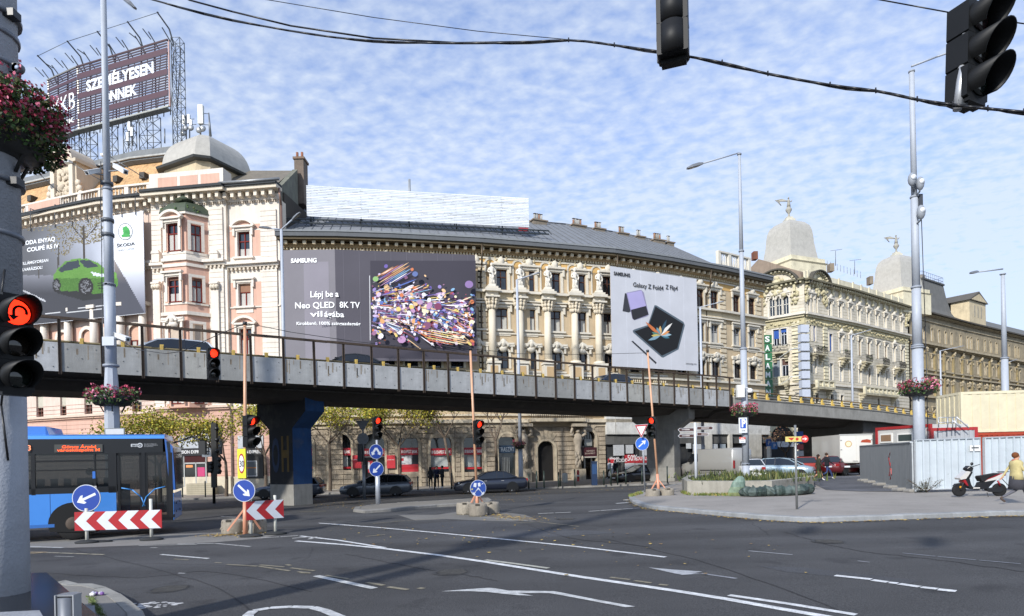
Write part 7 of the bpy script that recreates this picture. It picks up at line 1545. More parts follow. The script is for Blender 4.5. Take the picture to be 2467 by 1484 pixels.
# speed sign
t = thing('speed_sign', at(582, 1152, 18.6), 'tall fluorescent yellow plate with thirty in a red ring', 'road sign'); p, q = at(574, 1152, 18.6) - t.location, at(592, 1081, 18.6) - t.location; mb = MB(); mb.box(p.x, q.x, -.03, 0, 0, q.z, 'd6dc30'); mb.build('plate', 'paint', t); w_ = (q.x - p.x) / 2
mb = MB(); T = Matrix.Translation((p.x + w_, -.035, q.z * .5)) @ Matrix.Rotation(math.pi / 2, 4, 'X'); mb.poly([(w_ * .78 * math.cos(a / 16 * math.pi), .30 * math.sin(a / 16 * math.pi), 0) for a in range(32)], 'a83028', T); mb.poly([(w_ * .6 * math.cos(a / 16 * math.pi), .24 * math.sin(a / 16 * math.pi), .003) for a in range(32)], 'dfe0de', T); mb.build('ring', 'paint', t)
text('30', Plane((t.location.x + p.x, t.location.y - .04), (t.location.x + q.x, t.location.y - .04)).M(w_ - .065, t.location.z + q.z * .5 - .1, .003), .2, 'lettering', t, 'paint', '1c1c1e', w=.13)
# chevron boards
def chevron(label, pts, n, posts, Y0, Y1, ns):
 TL, TR, BR, BL = pts; a, b_ = at(*TL, Y0), at(*TR, Y1); pl = Plane(a.xy, b_.xy); z1 = (pl.hit(*TL)[1] + pl.hit(*TR)[1]) / 2; z0 = (pl.hit(*BL)[1] + pl.hit(*BR)[1]) / 2; Lx = pl.len
 t = thing('chevron_board', Vector((a.x, a.y, gz(a.x, a.y))), label, 'barrier', 'red and white chevron boards'); mb = MB(); mb.box(0, Lx, z0, z1, -.025, 0, 'a31f26', pl.T); mb.build('board', 'paint', t, True)
 m = MB(); h = (z1 - z0) / 2; pitch = Lx / n
 for k in range(n):
  x = pitch * k + .0; w_ = pitch * .52
  P1 = [(x, z0 + h), (x + h * .95, z1), (x + h * .95 + w_, z1), (x + w_, z0 + h), (x + h * .95 + w_, z0), (x + h * .95, z0)]
  up = [(min(px, Lx), pz) for px, pz in (P1[0], P1[1], P1[2], P1[3])]; dn = [(min(px, Lx), pz) for px, pz in (P1[0], P1[3], P1[4], P1[5])]
  m.prism(up, 0, .004, 'cdd1d8', pl.T); m.prism(dn, 0, .004, 'cdd1d8', pl.T)
 for k in range(n): m.disc((pitch * k + .06, z1 - .05, .006), .012, '55575a', 6, pl.T)
 m.build('chevrons', 'paint', t, True)
 for u, vt, vb in posts:
  g_ = gnd(u, vb); s = pl.hit(u, vb)[0]; q = pl.T @ Vector((s, 0, -.08)); gg = gz(q.x, q.y); zt = pl.hit(u, vt)[1]; m = MB(); m.cyl((q.x, q.y, gg), (q.x, q.y, zt), .045, .045, 12, 'c9c8be'); m.build('post', 'paint', t, True)
  f = MB(); f.lathe([(.26, 0), (.27, .05), (.15, .09), (.07, .1)], (q.x, q.y, gg), 16, '26282a', sx=1.3, sy=.8); f.build('post_foot', 'rubber', t, True)
chevron('long chevron board pointing left in front of the blue bus', ((179, 1234), (389, 1228), (388, 1271), (178, 1280)), 4, [(206, 1225, 1300), (362, 1202, 1290)], 18.4, 18.7, 4)
chevron('short chevron board right of the left pinkish pole', ((593, 1210), (683, 1202), (683, 1246), (594, 1255)), 2, [(607, 1195, 1290), (666, 1193, 1284)], 18.6, 19.3, 2)
b = gnd(245, 1306)
mb = MB(); mb.lathe([(.2, 0), (.21, .04), (.1, .06)], (0, 0, 0), 14, '1f2022', sx=1.6, sy=.7); o = mb.build('rubber_foot', 'rubber'); o.location = b; tag(o, 'loose black rubber foot lying on the road below the chevron board', 'rubber foot')
# dark signal cluster in the shade with its post
b = gnd(516, 1213); t = thing('signal_post', b, 'dark signal post with black signal backs beside the bus front', 'traffic light'); mb = MB(); zt = at(514, 1016, b.y).z - b.z; mb.cyl((0, 0, 0), (0, 0, zt), .09, .07, 10, '141516'); mb.box(-.12, .18, -.1, .1, 1.0, 2.1, '17181a'); mb.build('pole', 'paint', t)
for x, z0, z1, w_ in ((.12, zt - 2.2, zt - .1, .32), (.25, zt - 3.3, zt - 2.2, .3), (-.2, zt - 3.2, zt - 2.5, .2)): m = MB(); m.box(x - w_ / 2, x + w_ / 2, -.15, .15, z0, z1, '121314'); [m.ball((x + w_ / 2, -.05, lerp(z0, z1, (k + .5) / 3)), .15, '101112', 8, 5) for k in range(3)]; m.build('signal_head', 'paint', t)
# hanging shop signs on the pink house
def hang(label, u0, u1, v0, v1, Y, cols, name='hanging_sign'):
 t = thing(name, at(u0, v1, Y), label, 'sign'); p, q = at(u0, v1, Y) - t.location, at(u1, v0, Y) - t.location; mb = MB(); mb.box(0, q.x, -.12, 0, 0, q.z, cols, None); mb.build('panel', 'paint', t); m = MB(); m.tube([(q.x, -.06, q.z * .8), (q.x + .5, 1.5, q.z * .8)], .03, 6, '3a3c3e'); m.build('bracket', 'metal', t); return t, q
t, q = hang('white hanging sign with crossed tools, upper of two on the pink house', 488, 508.5, 1023, 1064, 48.5, 'd5d8da'); m = MB(); m.bar((q.x * .3, -.13, q.z * .3), (q.x * .7, -.13, q.z * .65), .03, .02, '55585a'); m.bar((q.x * .7, -.13, q.z * .3), (q.x * .3, -.13, q.z * .65), .03, .02, '55585a'); m.box(q.x * .2, q.x * .6, -.13, -.12, q.z * .1, q.z * .2, 'c9b34a'); m.box(q.x * .65, q.x * .85, -.13, -.12, q.z * .75, q.z * .88, 'd6b04a'); m.build('symbol', 'paint', t)
t, q = hang('white hanging sign with a black sewing machine on the pink house', 488.5, 509.5, 1066, 1101, 48.5, 'd5d8da'); m = MB()
for a in ((.2, .62, .75, .69), (.2, .5, .3, .69), (.65, .4, .78, .66), (.15, .36, .85, .42), (.25, .18, .32, .36), (.68, .18, .75, .36), (.2, .16, .8, .2)): m.box(q.x * a[0], q.x * a[2], -.135, -.12, q.z * a[1], q.z * a[3], '111213')
m.build('symbol', 'paint', t)
t, q = hang('dark hanging copy and design sign partly behind the dark signal post', 511, 535, 1024, 1095, 48.2, '1d2733'); HP = Plane((t.location.x, t.location.y - .13), (t.location.x + q.x, t.location.y - .13))
for k, s_ in enumerate(('COPY', 'DESIGN')): text(s_, HP.M(.1, t.location.z + q.z * (.42 - .17 * k), .002), .2, 'lettering', t, 'paint', 'b9bcc0', w=q.x * .8)
# lower-left: no-parking plate behind the bus
t = thing('parking_ban_sign', at(278, 1060, 23.4), 'grey plate with a red ring and car symbol above the bus roof', 'road sign'); p, q = at(254, 1062, 23.4) - t.location, at(301, 1031, 23.4) - t.location; mb = MB(); mb.box(p.x, q.x, -.03, 0, p.z - .5, q.z, '6a6d70'); mb.box(p.x + .03, q.x - .03, -.034, -.03, p.z - .45, q.z - .03, 'b9bcc0'); T = Matrix.Translation((0, -.04, -.12)) @ Matrix.Rotation(math.pi / 2, 4, 'X'); archband(mb, T, 0, 0, .2, .27, 0, .006, '8f262c', 0, 360, 28); mb.box(-.1, .1, -.05, -.04, -.02, .04, '1c1c1e'); mb.build('plate', 'paint', t)
# fingerpost, MOL style arrow sign, far parking tags
b = gnd(1677, 1150); b = foot(1677, 1148, 35.5); b.z += .9; t = thing('fingerpost', b, 'white fingerpost with brown arrow blades on the concrete bed', 'signpost'); zt = at(1673, 1021, 35.5).z - b.z; mb = MB(); mb.cyl((0, 0, -.6), (0, 0, zt), .085, .075, 12, 'c3c8cf'); mb.ball((0, 0, zt), .08, 'c3c8cf', 8, 5); mb.build('pole', 'mast', t)
for dx, z_, L_ in ((-1, zt - .33, .92), (-1, zt - .68, .92), (1, zt - .26, .95), (1, zt - .6, .7)):
 m = MB(); T = Matrix.Translation((dx * .08, -.05, z_)) @ Matrix.Rotation(math.pi / 2, 4, 'X') @ Matrix.Scale(dx, 4, (1, 0, 0)); m.prism([(0, -.1), (L_ - .1, -.1), (L_, 0), (L_ - .1, .1), (0, .1)], -.012, .012, 'c5c8cc', T); m.prism([(.02, -.08), (L_ - .11, -.08), (L_ - .03, 0), (L_ - .11, .08), (.02, .08)], .012, .016, '4a302c', T); m.box(.25, .7, -.02, .03, .016, .02, 'b9b4b0', T); o = m.build('blade', 'paint', t)
b = gnd(1920, 1236); b.z += .14; t = thing('sign_post', b, 'thin grey post near the kerb of the island with a shadow', 'post'); zt = at(1915, 1024, b.y).z - b.z; mb = MB(); mb.cyl((0, 0, 0), (0, 0, zt), .038, .038, 10, '8b8d8c'); mb.build('tube', 'metal', t)
t = thing('arrow_sign', b + Vector((0, -.06, zt - .55)), 'small yellow sign with red emblems and red arrow disc on the thin post', 'road sign'); mb = MB(); mb.box(-.36, .26, -.02, 0, 0, .17, 'cdbd6e'); mb.prism([(-.28, .13), (-.08, .13), (-.16, .04)], .02, .024, 'b8342e', Matrix.Rotation(math.pi / 2, 4, 'X')); mb.disc((.02, .085, .024), .05, 'b8342e', 12, Matrix.Rotation(math.pi / 2, 4, 'X')); mb.build('plate', 'paint', t)
m = MB(); m.disc((.27, .085, .03), .12, 'c23a34', 20, Matrix.Rotation(math.pi / 2, 4, 'X')); m.prism([(.19, .07), (.28, .07), (.26, .03), (.35, .085), (.26, .14), (.28, .1), (.19, .1)], .031, .034, 'e3e3e3', Matrix.Rotation(math.pi / 2, 4, 'X')); m.build('arrow_disc', 'paint', t)
t = thing('parking_tags', foot(1927, 1110, 60), 'slim post with small blue parking plates behind the arrow sign', 'road sign'); mb = MB(); mb.cyl((0, 0, 0), (0, 0, 4.2), .05, .05, 8, '8b8f94'); mb.build('tube', 'metal', t); m = MB()
for k, c in enumerate(('2a55b0', '2a55b0', '9a3a40', 'a9b0b8')): m.box(-.35, .35, -.06, -.02, 3.5 - k * .62, 4.0 - k * .62, c)
m.build('plates', 'paint', t)
t = thing('parking_sign', foot(1858, 1110, 62), 'two blue parking plates on a low post before the cream building', 'sign'); mb = MB(); mb.cyl((0, 0, 0), (0, 0, 3.4), .05, .05, 8, '8b8f94'); mb.build('tube', 'metal', t); m = MB(); m.box(-.5, .0, -.08, -.03, 2.7, 3.4, '2a60b8'); m.box(.0, .6, -.1, -.05, 2.4, 3.1, '3a78c8'); m.build('plates', 'paint', t)
for k, (x, z_) in enumerate(((-.35, 2.85), (.2, 2.55))): text('P', Plane((t.location.x + x, t.location.y - .11), (t.location.x + x + 1, t.location.y - .11)).M(0, t.location.z + z_, .001), .4, 'lettering', t, 'paint', 'e0e4ea', w=.2)
# ================================================================== VEHICLES
def wheel(parent, x, y, r, side, w_=.2, name='wheel', rim='8a8d91'):
 m = MB(); T = Matrix.Translation((x, y, r)) @ Matrix.Rotation(math.pi / 2, 4, 'X'); m.lathe([(r * .62, -w_ / 2), (r * .94, -w_ / 2), (r, -w_ * .3), (r, w_ * .3), (r * .94, w_ / 2), (r * .62, w_ / 2)], (0, 0, 0), 22, '141416', T=T); o = m.build(name, 'rubber', parent)
 k = MB(); T2 = Matrix.Translation((x, y + side * w_ * .42, r)) @ Matrix.Rotation(math.pi / 2, 4, 'X'); k.disc((0, 0, 0), r * .66, '2c2d30', 20, T2); z = -side * .012
 for i in range(5): a = i * 1.2566; k.prism([(r * .1 * math.cos(a + 1.57), r * .1 * math.sin(a + 1.57)), (r * .1 * math.cos(a - 1.57), r * .1 * math.sin(a - 1.57)), (r * .62 * math.cos(a - .17), r * .62 * math.sin(a - .17)), (r * .62 * math.cos(a + .17), r * .62 * math.sin(a + .17))], min(0, z * 2), max(0, z * 2), rim, T2)
 k.lathe([(r * .58, -.012), (r * .66, -.012), (r * .66, .012), (r * .58, .012)], (0, 0, 0), 22, rim, T=T2); k.build('rim', 'metal', o); return o
CARS = {
'wagon': ([(2.3, .38, .60, .66), (2.22, .22, .72, .80), (1.7, .2, .86, .88), (1.0, .2, .95, .9), (-1.2, .2, .99, .9), (-2.1, .25, 1.02, .87), (-2.3, .38, .9, .8)], [(1.15, .94), (.35, 1.36), (-.3, 1.45), (-1.5, 1.42), (-1.9, 1.36), (-2.2, 1.03)], 1.4, -1.35, .33),
'sedan': ([(2.4, .38, .62, .66), (2.32, .22, .74, .82), (1.7, .2, .86, .9), (1.0, .2, .95, .92), (-1.2, .2, .99, .92), (-2.2, .25, 1.0, .86), (-2.42, .38, .92, .8)], [(1.1, .94), (.3, 1.34), (-.3, 1.43), (-1.0, 1.38), (-1.75, 1.02)], 1.45, -1.4, .34),
'hatch': ([(2.0, .38, .66, .64), (1.93, .22, .80, .80), (1.5, .2, .92, .86), (.9, .2, 1.0, .88), (-1.2, .2, 1.04, .88), (-1.85, .25, 1.04, .84), (-2.0, .38, .92, .78)], [(1.2, .98), (.45, 1.4), (-.2, 1.5), (-1.3, 1.45), (-1.85, 1.05)], 1.25, -1.22, .31),
}
def car(style, label, p, rz, col, scale=1.0, rim='8a8d91', onroof=False, group='cars on the street and in the car park'):
 body, gh, xf, xr, r = CARS[style]; t = thing('car', p, label, 'car', group, rz); t.scale = (scale,) * 3; m = MB()
 rings = []
 for x, zb_, zt_, w_ in body: h = zt_ - zb_; rings.append([(x, y * w_, zb_ + h * z) for y, z in ((-.9, 0), (-1, .25), (-1.0, .62), (-.95, .92), (-.80, 1), (.80, 1), (.95, .92), (1.0, .62), (1, .25), (.9, 0))])
 m.loft(rings, col); g = MB(); rf = MB(); pl_ = []
 for x, z in gh:
  zb_ = interp(-x, sorted([(-a[0], a[2]) for a in body])); wb = interp(-x, sorted([(-a[0], a[3]) for a in body])) * .93; wt = wb - .42 * max(0, z - zb_) - .02; pl_.append([(x, -wb, zb_ - .02), (x, -wt, z), (x, wt, z), (x, wb, zb_ - .02)])
 for a, b in zip(pl_, pl_[1:]):
  slope = abs(b[1][2] - a[1][2]) / abs(b[1][0] - a[1][0]); top = 'glass' if slope > .3 else 'roof'
  g.add([a[0], a[1], b[1], b[0]], [(0, 3, 2, 1)], '12161a'); g.add([a[3], a[2], b[2], b[3]], [(0, 1, 2, 3)], '12161a')
  if top == 'glass': g.add([a[1], a[2], b[2], b[1]], [(0, 3, 2, 1)], '1a2026')
 k = len(pl_); xs = [q[1][0] for q in pl_]
 edge = [(q[1], q[2]) for q in pl_]
 for (a, a2), (b, b2) in zip(edge, edge[1:]):      # roof skin and rails along the cant
  slope = abs(b[2] - a[2]) / abs(b[0] - a[0])
  if slope <= .3: rf.loft([[(a[0], a[1] - .01, a[2] - .03), (a[0], a[1] + .04, a[2] + .025), (a2[0], a2[1] - .04, a2[2] + .025), (a2[0], a2[1] + .01, a2[2] - .03)], [(b[0], b[1] - .01, b[2] - .03), (b[0], b[1] + .04, b[2] + .025), (b2[0], b2[1] - .04, b2[2] + .025), (b2[0], b2[1] + .01, b2[2] - .03)]], col)
  rf.bar(a, b, .05, .05, col); rf.bar(a2, b2, .05, .05, col)
 for q0, q1 in ((0, 1), (k - 1, k - 2)):
  for s_ in (0, 3): rf.bar(pl_[q0][s_], pl_[q1][1 if s_ == 0 else 2], .055, .06, col)
 for xx in ((gh[1][0] + gh[-2][0]) / 2 - .05, gh[-2][0] + .15):
  for sg in (-1, 1): zz3 = interp(-xx, [(-a, b) for a, b in gh]); wb = .83; rf.bar((xx, sg * wb, .97), (xx, sg * (wb - .42 * (zz3 - .97)), zz3), .06, .05, '17181a')
 bo = m.build('body', 'carpaint', t); rf.build('roof', 'carpaint', t); g.build('windows', 'glass', t)
 tr = MB(); W0 = body[3][3]
 for sg in (-1, 1):
  for xx in (xf, xr): T = Matrix.Translation((xx, sg * (W0 - .035), r)) @ Matrix.Rotation(math.pi / 2, 4, 'X'); tr.prism([((r + .06) * math.cos(R(a)), (r + .06) * math.sin(R(a))) for a in range(-20, 201, 20)], -.05, .05, '0c0c0d', T)
  tr.box(xr + r, xf - r, sg * (W0 - .02) - .01, sg * (W0 - .02) + .01, .17, .24, '141416'); tr.box(gh[0][0] - .3, gh[0][0] - .12, sg * (W0 + .0), sg * (W0 + .15), .98, 1.1, col)
  for xx in (.35, -.75): tr.box(xx - .1, xx + .08, sg * (W0 - .003) - .008, sg * (W0 + .003) + .01, .8, .83, '9a9c9f')
 fx = body[0][0]; tr.box(fx - .06, fx + .02, -.45, .45, .36, .56, '0e0f10'); tr.box(fx - .02, fx + .035, -.26, .26, .4, .5, 'c9ccd0'); tr.box(body[-1][0] - .035, body[-1][0] + .02, -.26, .26, .66, .77, 'c9ccd0'); tr.build('trim', 'paint', t)
 for sg in (-1, 1):
  a = MB(); a.loft([[(fx - .02, sg * .44, .58), (fx - .02, sg * .44, .66), (fx - .04, sg * .62, .68), (fx - .04, sg * .62, .6)], [(fx - .3, sg * .6, .68), (fx - .3, sg * .6, .76), (fx - .35, sg * .87, .76), (fx - .35, sg * .87, .68)]], 'dfe3e6', False); a.build('headlight', 'paint', t)
  a = MB(); bx_ = body[-1][0]; a.box(bx_ - .02, bx_ + .12, sg * .66 - .13, sg * .66 + .13, .74, .92, '8a1a1c'); a.build('taillight', 'paint', t)
  for xx in (xf, xr): wheel(t, xx, sg * (W0 - .1), r, sg, rim=rim)
 return t
def parkat(u, v, Y=None, lift=0.0):
 p = gnd(u, v, lift) if Y is None else foot(u, v, Y); p.z = gz(p.x, p.y) + lift; return p
LFT = R(180)
car('wagon', 'grey estate car driving left behind the white steel post', parkat(908, 1196), LFT + R(4), '50555c')
car('wagon', 'grey car half hidden behind the blue pier', parkat(697, 1201), LFT + R(3), '4a505a')
car('sedan', 'dark blue saloon driving left in front of the gate', parkat(1180, 1187), LFT + R(8), '1c2230')
car('sedan', 'black car behind the yield sign driving left', parkat(1545, 1163), LFT + R(18), '121316')
car('hatch', 'small white car parked beside the middle lamp post', parkat(1803, 1150, 46, .14), R(80), 'c9ccd0')
car('sedan', 'black parked car between the white and the pale blue car', parkat(1848, 1148, 47, .14), R(-30), '0f1012')
car('hatch', 'pale silver blue parked car with bright headlights', parkat(1890, 1150, 45.5, .14), R(-35), '8fa2ae')
car('hatch', 'orange red parked car seen from behind', parkat(1938, 1146, 48.5, .14), R(70), '9a3018')
car('wagon', 'dark parked car behind the walking couple', parkat(1982, 1142, 51, .14), R(110), '15161a')
car('hatch', 'dark red parked car left of the white box truck', parkat(2030, 1142, 47.5, .14), R(35), '5c1418')
p = bp(0, 0, 0)
def deck(u, Y, w_): x = ray(u, 830)[0] * Y; d = Vector((x, Y, 0)) - BO; s = d.dot(BE); return bp(s, w_, zb(s) + .80)
car('wagon', 'white car crossing the overpass, only its roof above the parapet', deck(398, 30.3, 3.4), LFT + ang, 'c2c8d2'); car('sedan', 'dark car crossing the overpass in front of the television banner', deck(850, 34.6, 3.4), LFT + ang, '11141c'); car('hatch', 'dark blue car on the overpass below the statues', deck(1490, 44.5, 3.4), LFT + ang, '25324a')
# panel van
def van():
 t = thing('van', parkat(1722, 1144, 47, .14), 'grey white panel van seen from behind beside the overpass pier', 'van', None, R(118)); m = MB(); c = '9b9a96'
 st = [(2.75, .4, .95, .8), (2.6, .25, 1.2, .93), (1.9, .25, 1.35, .98), (1.3, .25, 2.2, .98), (.9, .25, 2.32, .99), (-2.5, .25, 2.35, .99), (-2.65, .3, 2.25, .97)]
 m.loft([[(x, y * w_, zb_ + (zt_ - zb_) * z) for y, z in ((-1, 0), (-1, .55), (-.94, .95), (-.85, 1), (.85, 1), (.94, .95), (1, .55), (1, 0))] for x, zb_, zt_, w_ in st], c); m.build('body', 'carpaint', t)
 g = MB(); g.quad((1.87, -.8, 1.42), (1.87, .8, 1.42), (1.33, .75, 2.12), (1.33, -.75, 2.12), '12161a');
 for sg in (-1, 1): g.quad((1.75, sg * 1.0, 1.4), (.7, sg * 1.0, 1.4), (.75, sg * .985, 2.0), (1.35, sg * .985, 2.0), '12161a')
 g.build('windows', 'glass', t); d = MB()
 d.box(-2.68, -2.655, -.01, .01, .4, 2.2, '3a3a3a'); d.box(-2.69, -2.66, -.3, .3, .7, .85, 'c9c9c5'); d.box(-2.7, -2.66, .1, .2, 1.1, 1.35, '1c1c1e'); d.box(-2.7, -2.6, -.95, .95, .28, .42, '2a2a2c');
 for sg in (-1, 1): d.box(1.2, 1.5, sg * 1.0, sg * 1.2, 1.35, 1.65, '1a1a1c'); d.box(-2.0, .5, sg * .985 - .008, sg * .985 + .008, .7, .78, '2a2a2c')
 d.build('trim', 'paint', t)
 for sg in (-1, 1):
  a = MB(); a.box(-2.69, -2.55, sg * .87 - .08, sg * .87 + .08, .9, 1.45, '8a1c1c'); a.build('taillight', 'paint', t)
  for xx in (1.75, -1.7): wheel(t, xx, sg * .88, .34, sg)
van()
# white box truck
t = thing('box_truck', parkat(2064, 1141, 46, .14), 'white box truck with two rear doors beside the dark site fence', 'truck', None, R(-6)); m = MB(); m.box(-1.15, 1.15, 0, 5.5, .95, 3.05, 'd6d4cc'); m.box(-1.18, 1.18, -.03, .0, 2.98, 3.08, 'b5b5b0'); m.build('cargo_box', 'carpaint', t)
m = MB(); m.box(-1.08, -.02, -.03, -.003, 1.02, 2.95, 'e0ded6'); m.build('rear_door', 'carpaint', t); m = MB(); m.box(.02, 1.08, -.03, -.003, 1.02, 2.95, 'e0ded6'); m.build('rear_door', 'carpaint', t)
m = MB()
for x in (-1.1, 1.06): [m.box(x - .02, x + .1, -.05, -.03, z, z + .06, '7d7f80') for z in (1.2, 1.9, 2.6)]
T = Matrix.Rotation(math.pi / 2, 4, 'X'); m.disc((-.55, 2.35, .034), .24, 'b08a4a', 20, T); m.disc((-.55, 2.35, .037), .19, 'd9cdb0', 20, T); m.prism([(.3, 2.45), (.4, 2.62), (.75, 2.68), (1.02, 2.6), (1.02, 2.4)], .034, .037, 'a0442c', T); m.box(-1.1, 1.1, -.1, .3, .6, .75, '1c1c1e'); m.box(-.9, -.5, -.12, -.1, .62, .74, 'c9ccd0'); m.build('trim', 'paint', t)
text('Citrom', Matrix.Translation(t.location + Vector((-.3, -.05, 1.05))) @ Matrix.Rotation(R(-6), 4, 'Z') @ T, .1, 'lettering', t, 'paint', '55585a', w=.34)
for x in (-.95, .95):
 m = MB(); m.cyl((x - .14, 1.0, .42), (x + .14, 1.0, .42), .42, .42, 18, '141416'); m.build('wheel', 'rubber', t); m = MB(); m.cyl((x - .14, 4.2, .42), (x + .14, 4.2, .42), .42, .42, 18, '141416'); m.build('wheel', 'rubber', t)
# blue bus
a_, b_ = at(60, 1260, 18.95), at(421, 1258, 20.5); dd = (b_ - a_); dd.z = 0; dd.normalize(); start = b_ - dd * 12.3
BP = Plane(start.xy, b_.xy); g0 = gz(b_.x, b_.y) * .5 + gz(a_.x, a_.y) * .5; bus = thing('city_bus', (*(start + dd * 6).xy, g0), 'bright blue city bus with orange destination display under the overpass', 'bus')
S = lambda u, v=1200: BP.hit(u, v)[0]; Zb = lambda v, u=250: BP.hit(u, v)[1]; BL = BP.len; BLU = '4a8fe0'
zs_, zw_, zg_, zr_, zt_ = Zb(1262), Zb(1186), Zb(1092), Zb(1057), Zb(1047)
m = MB(); sd = S(280); m.box(0, sd, zs_, zw_, -2.5, 0, BLU, BP.T); m.box(S(417), BL - .02, zs_ + .02, zw_ - .1, -2.5, 0, BLU, BP.T)
m.loft([[BP.T @ Vector((x, z_, o)) for z_, o in ((zr_, 0), (zt_ - .03, -.04), (zt_ + .02, -.3), (zt_ + .02, -2.2), (zr_, -2.5))] for x in (0, BL - .45, BL - .25)], BLU, False)
m.box(S(-60), S(105), zt_, zt_ + .28, -2.1, -.35, '3f7fd0', BP.T); m.loft([[BP.T @ Vector((x, z_, o)) for z_, o in ((zt_, -.35), (zt_ + h, -.4), (zt_ + h, -2.1), (zt_, -2.15))] for x, h in ((S(105), .28), (S(112), .02))], BLU, False)
m.box(sd, S(417), zs_ + .0, zs_ + .12, -2.5, -.02, '1b1c1e', BP.T); m.box(S(120), S(121), zs_, zw_, 0, .004, '2a4a80', BP.T) ; m.box(0, S(130), zs_ - .03, zs_ + .07, .0, .008, '3a70b8', BP.T)
# front corner: sloping windscreen edge and bumper
m.loft([[BP.T @ Vector(q) for q in ((BL - .25, zr_, 0), (BL - .25, zr_, -2.5), (BL - .02, zr_ - .25, -2.5), (BL - .02, zr_ - .25, 0))], [BP.T @ Vector(q) for q in ((BL - .12, zw_, 0), (BL - .12, zw_, -2.5), (BL + .04, zw_, -2.5), (BL + .04, zw_, 0))]], '2f62ad', False)
m.build('body', 'carpaint', bus, True)
m = MB(); m.box(0, BL - .3, zg_, zr_, -2.48, .002, '1a1c1f', BP.T)
for u0, u1 in ((-60, -50), (30, 38), (76, 86), (228, 232), (262, 282), (343, 351), (407, 417)): m.box(S(u0), S(u1), zw_ - .02 if u0 < 270 else zs_ + .1, zg_, -.08, .004, '17181a', BP.T)
m.box(0, sd, zw_, zw_ + .18, -.08, .004, '15171a', BP.T); m.box(S(86), S(262), Zb(1111), Zb(1107), -.05, .01, '0e0f11', BP.T); m.box(S(0), S(262), Zb(1132), Zb(1129), -.05, .01, '0e0f11', BP.T); m.box(S(280), S(420), zs_ + .1, zs_ + .2, -.08, .0, '0e0f10', BP.T)
for x0, x1 in ((0, S(280)),): m.box(x0, x1, zs_ + .3, zw_ + .2, -2.48, -2.4, '1c1d20', BP.T)
m.build('window_band', 'paint', bus, True)
MT['busglass'] = M('bus_glass', .05, ns=.5, na=.1, spec=.8)
def see(m, a=.72):
 t_ = m.node_tree; b2 = t_.nodes['Principled BSDF']; tr = N(t_, 'ShaderNodeBsdfTransparent'); tr.inputs[0].default_value = (.6, .62, .62, 1); mx2 = N(t_, 'ShaderNodeMixShader', i_Fac=a); L(t_, tr.outputs[0], mx2.inputs[1]); L(t_, b2.outputs[0], mx2.inputs[2]); L(t_, mx2.outputs[0], t_.nodes['Material Output'].inputs['Surface'])
see(MT['busglass'])
for u0, u1 in ((-300, -60), (-50, 30), (38, 76), (86, 228), (232, 262)):
 m = MB(BP.T); m.quad((S(u0), zw_ + .15, -.03), (S(u1), zw_ + .15, -.03), (S(u1), zg_, -.03), (S(u0), zg_, -.03), '15191c'); m.build('window', 'busglass', bus, True)
m = MB(BP.T); m.quad((0, zw_, -2.44), (BL - .3, zw_, -2.44), (BL - .3, zg_, -2.44), (0, zg_, -2.44), '14181b'); m.quad((BL + .06, zw_ + .02, -.06), (BL + .06, zw_ + .02, -2.44), (BL + .005, zr_ - .3, -2.44), (BL + .005, zr_ - .3, -.06), '14181b'); m.quad((S(417), zw_ - .1, .003), (BL - .02, zw_ - .1, .003), (BL - .2, zr_ - .1, .003), (S(412), zr_ - .1, .003), '14181c'); m.build('windscreen', 'busglass', bus, True)
for u0, u1 in ((284, 343), (351, 407)):
 m = MB(BP.T); m.quad((S(u0), zs_ + .1, -.04), (S(u1), zs_ + .1, -.04), (S(u1), zg_ + .02, -.04), (S(u0), zg_ + .02, -.04), '14181b'); d_ = m.build('door', 'busglass', bus, True); f = MB(BP.T)
 for x0, x1, z0, z1 in ((S(u0), S(u0) + .07, zs_ + .1, zg_), (S(u1) - .07, S(u1), zs_ + .1, zg_), (S(u0), S(u1), zg_ - .08, zg_), (S(u0), S(u1), zs_ + .1, zs_ + .2)): f.box(x0, x1, z0, z1, -.05, -.01, '101113')
 f.build('door_frame', 'paint', d_, True); c = (S(284) if u0 < 300 else S(407)); h_ = MB(BP.T); sg = 1 if u0 < 300 else -1; h_.tube([(c + sg * .1, zw_ + .12, .0), (c + sg * .4, zw_ + .05, .0), (c + sg * .65, zw_ - .2, 0), (c + sg * .75, zw_ - .5, .0)], .02, 6, '3f86c8'); h_.build('handrail', 'paint', d_, True)
m = MB(); m.box(S(362), S(376), Zb(1165), Zb(1150), -.9, -.7, 'c99a20', BP.T); m.box(S(366), S(369), zs_ + .3, zg_, -.8, -.76, 'b08a20', BP.T)
for u in range(-40, 260, 34): m.box(S(u), S(u + 18), zw_ - .1, zw_ + .45, -1.2, -1.1, '24364e', BP.T)
m.ball(BP.T @ Vector((S(203), Zb(1135), -.8)), .12, '3a2a22', 10, 7); m.lathe([(.1, .42), (.2, .36), (.25, .1), (.24, -.3)], BP.T @ Vector((S(203), zw_ + .05, -.8)), 12, '1c1d22', sx=1, sy=.6)
m.build('interior', 'fabric', bus, True)
zd0, zd1 = Zb(1091), Zb(1070)
m = MB(); m.box(S(134), S(250), zd0 + .03, zd1, 0, .03, '4a4a46', BP.T); m.box(S(48), S(76), zd0 + .05, zd1 + .0, 0, .03, '4a4a46', BP.T); dsp = m.build('destination_display', 'paint', bus, True)
text('Göncz Árpád', BP.M(S(152), (zd0 + zd1) / 2 + .02, .035), .09, 'lettering', dsp, 'led', 'ff5a28', w=S(234) - S(152), bold=.02); text('városközpont M', BP.M(S(141), zd0 + .06, .035), .085, 'lettering', dsp, 'led', 'ff5a28', w=S(244) - S(141), bold=.02); text('13', BP.M(S(58), zd0 + .1, .035), .17, 'lettering', dsp, 'led', 'f08a60', w=.16)
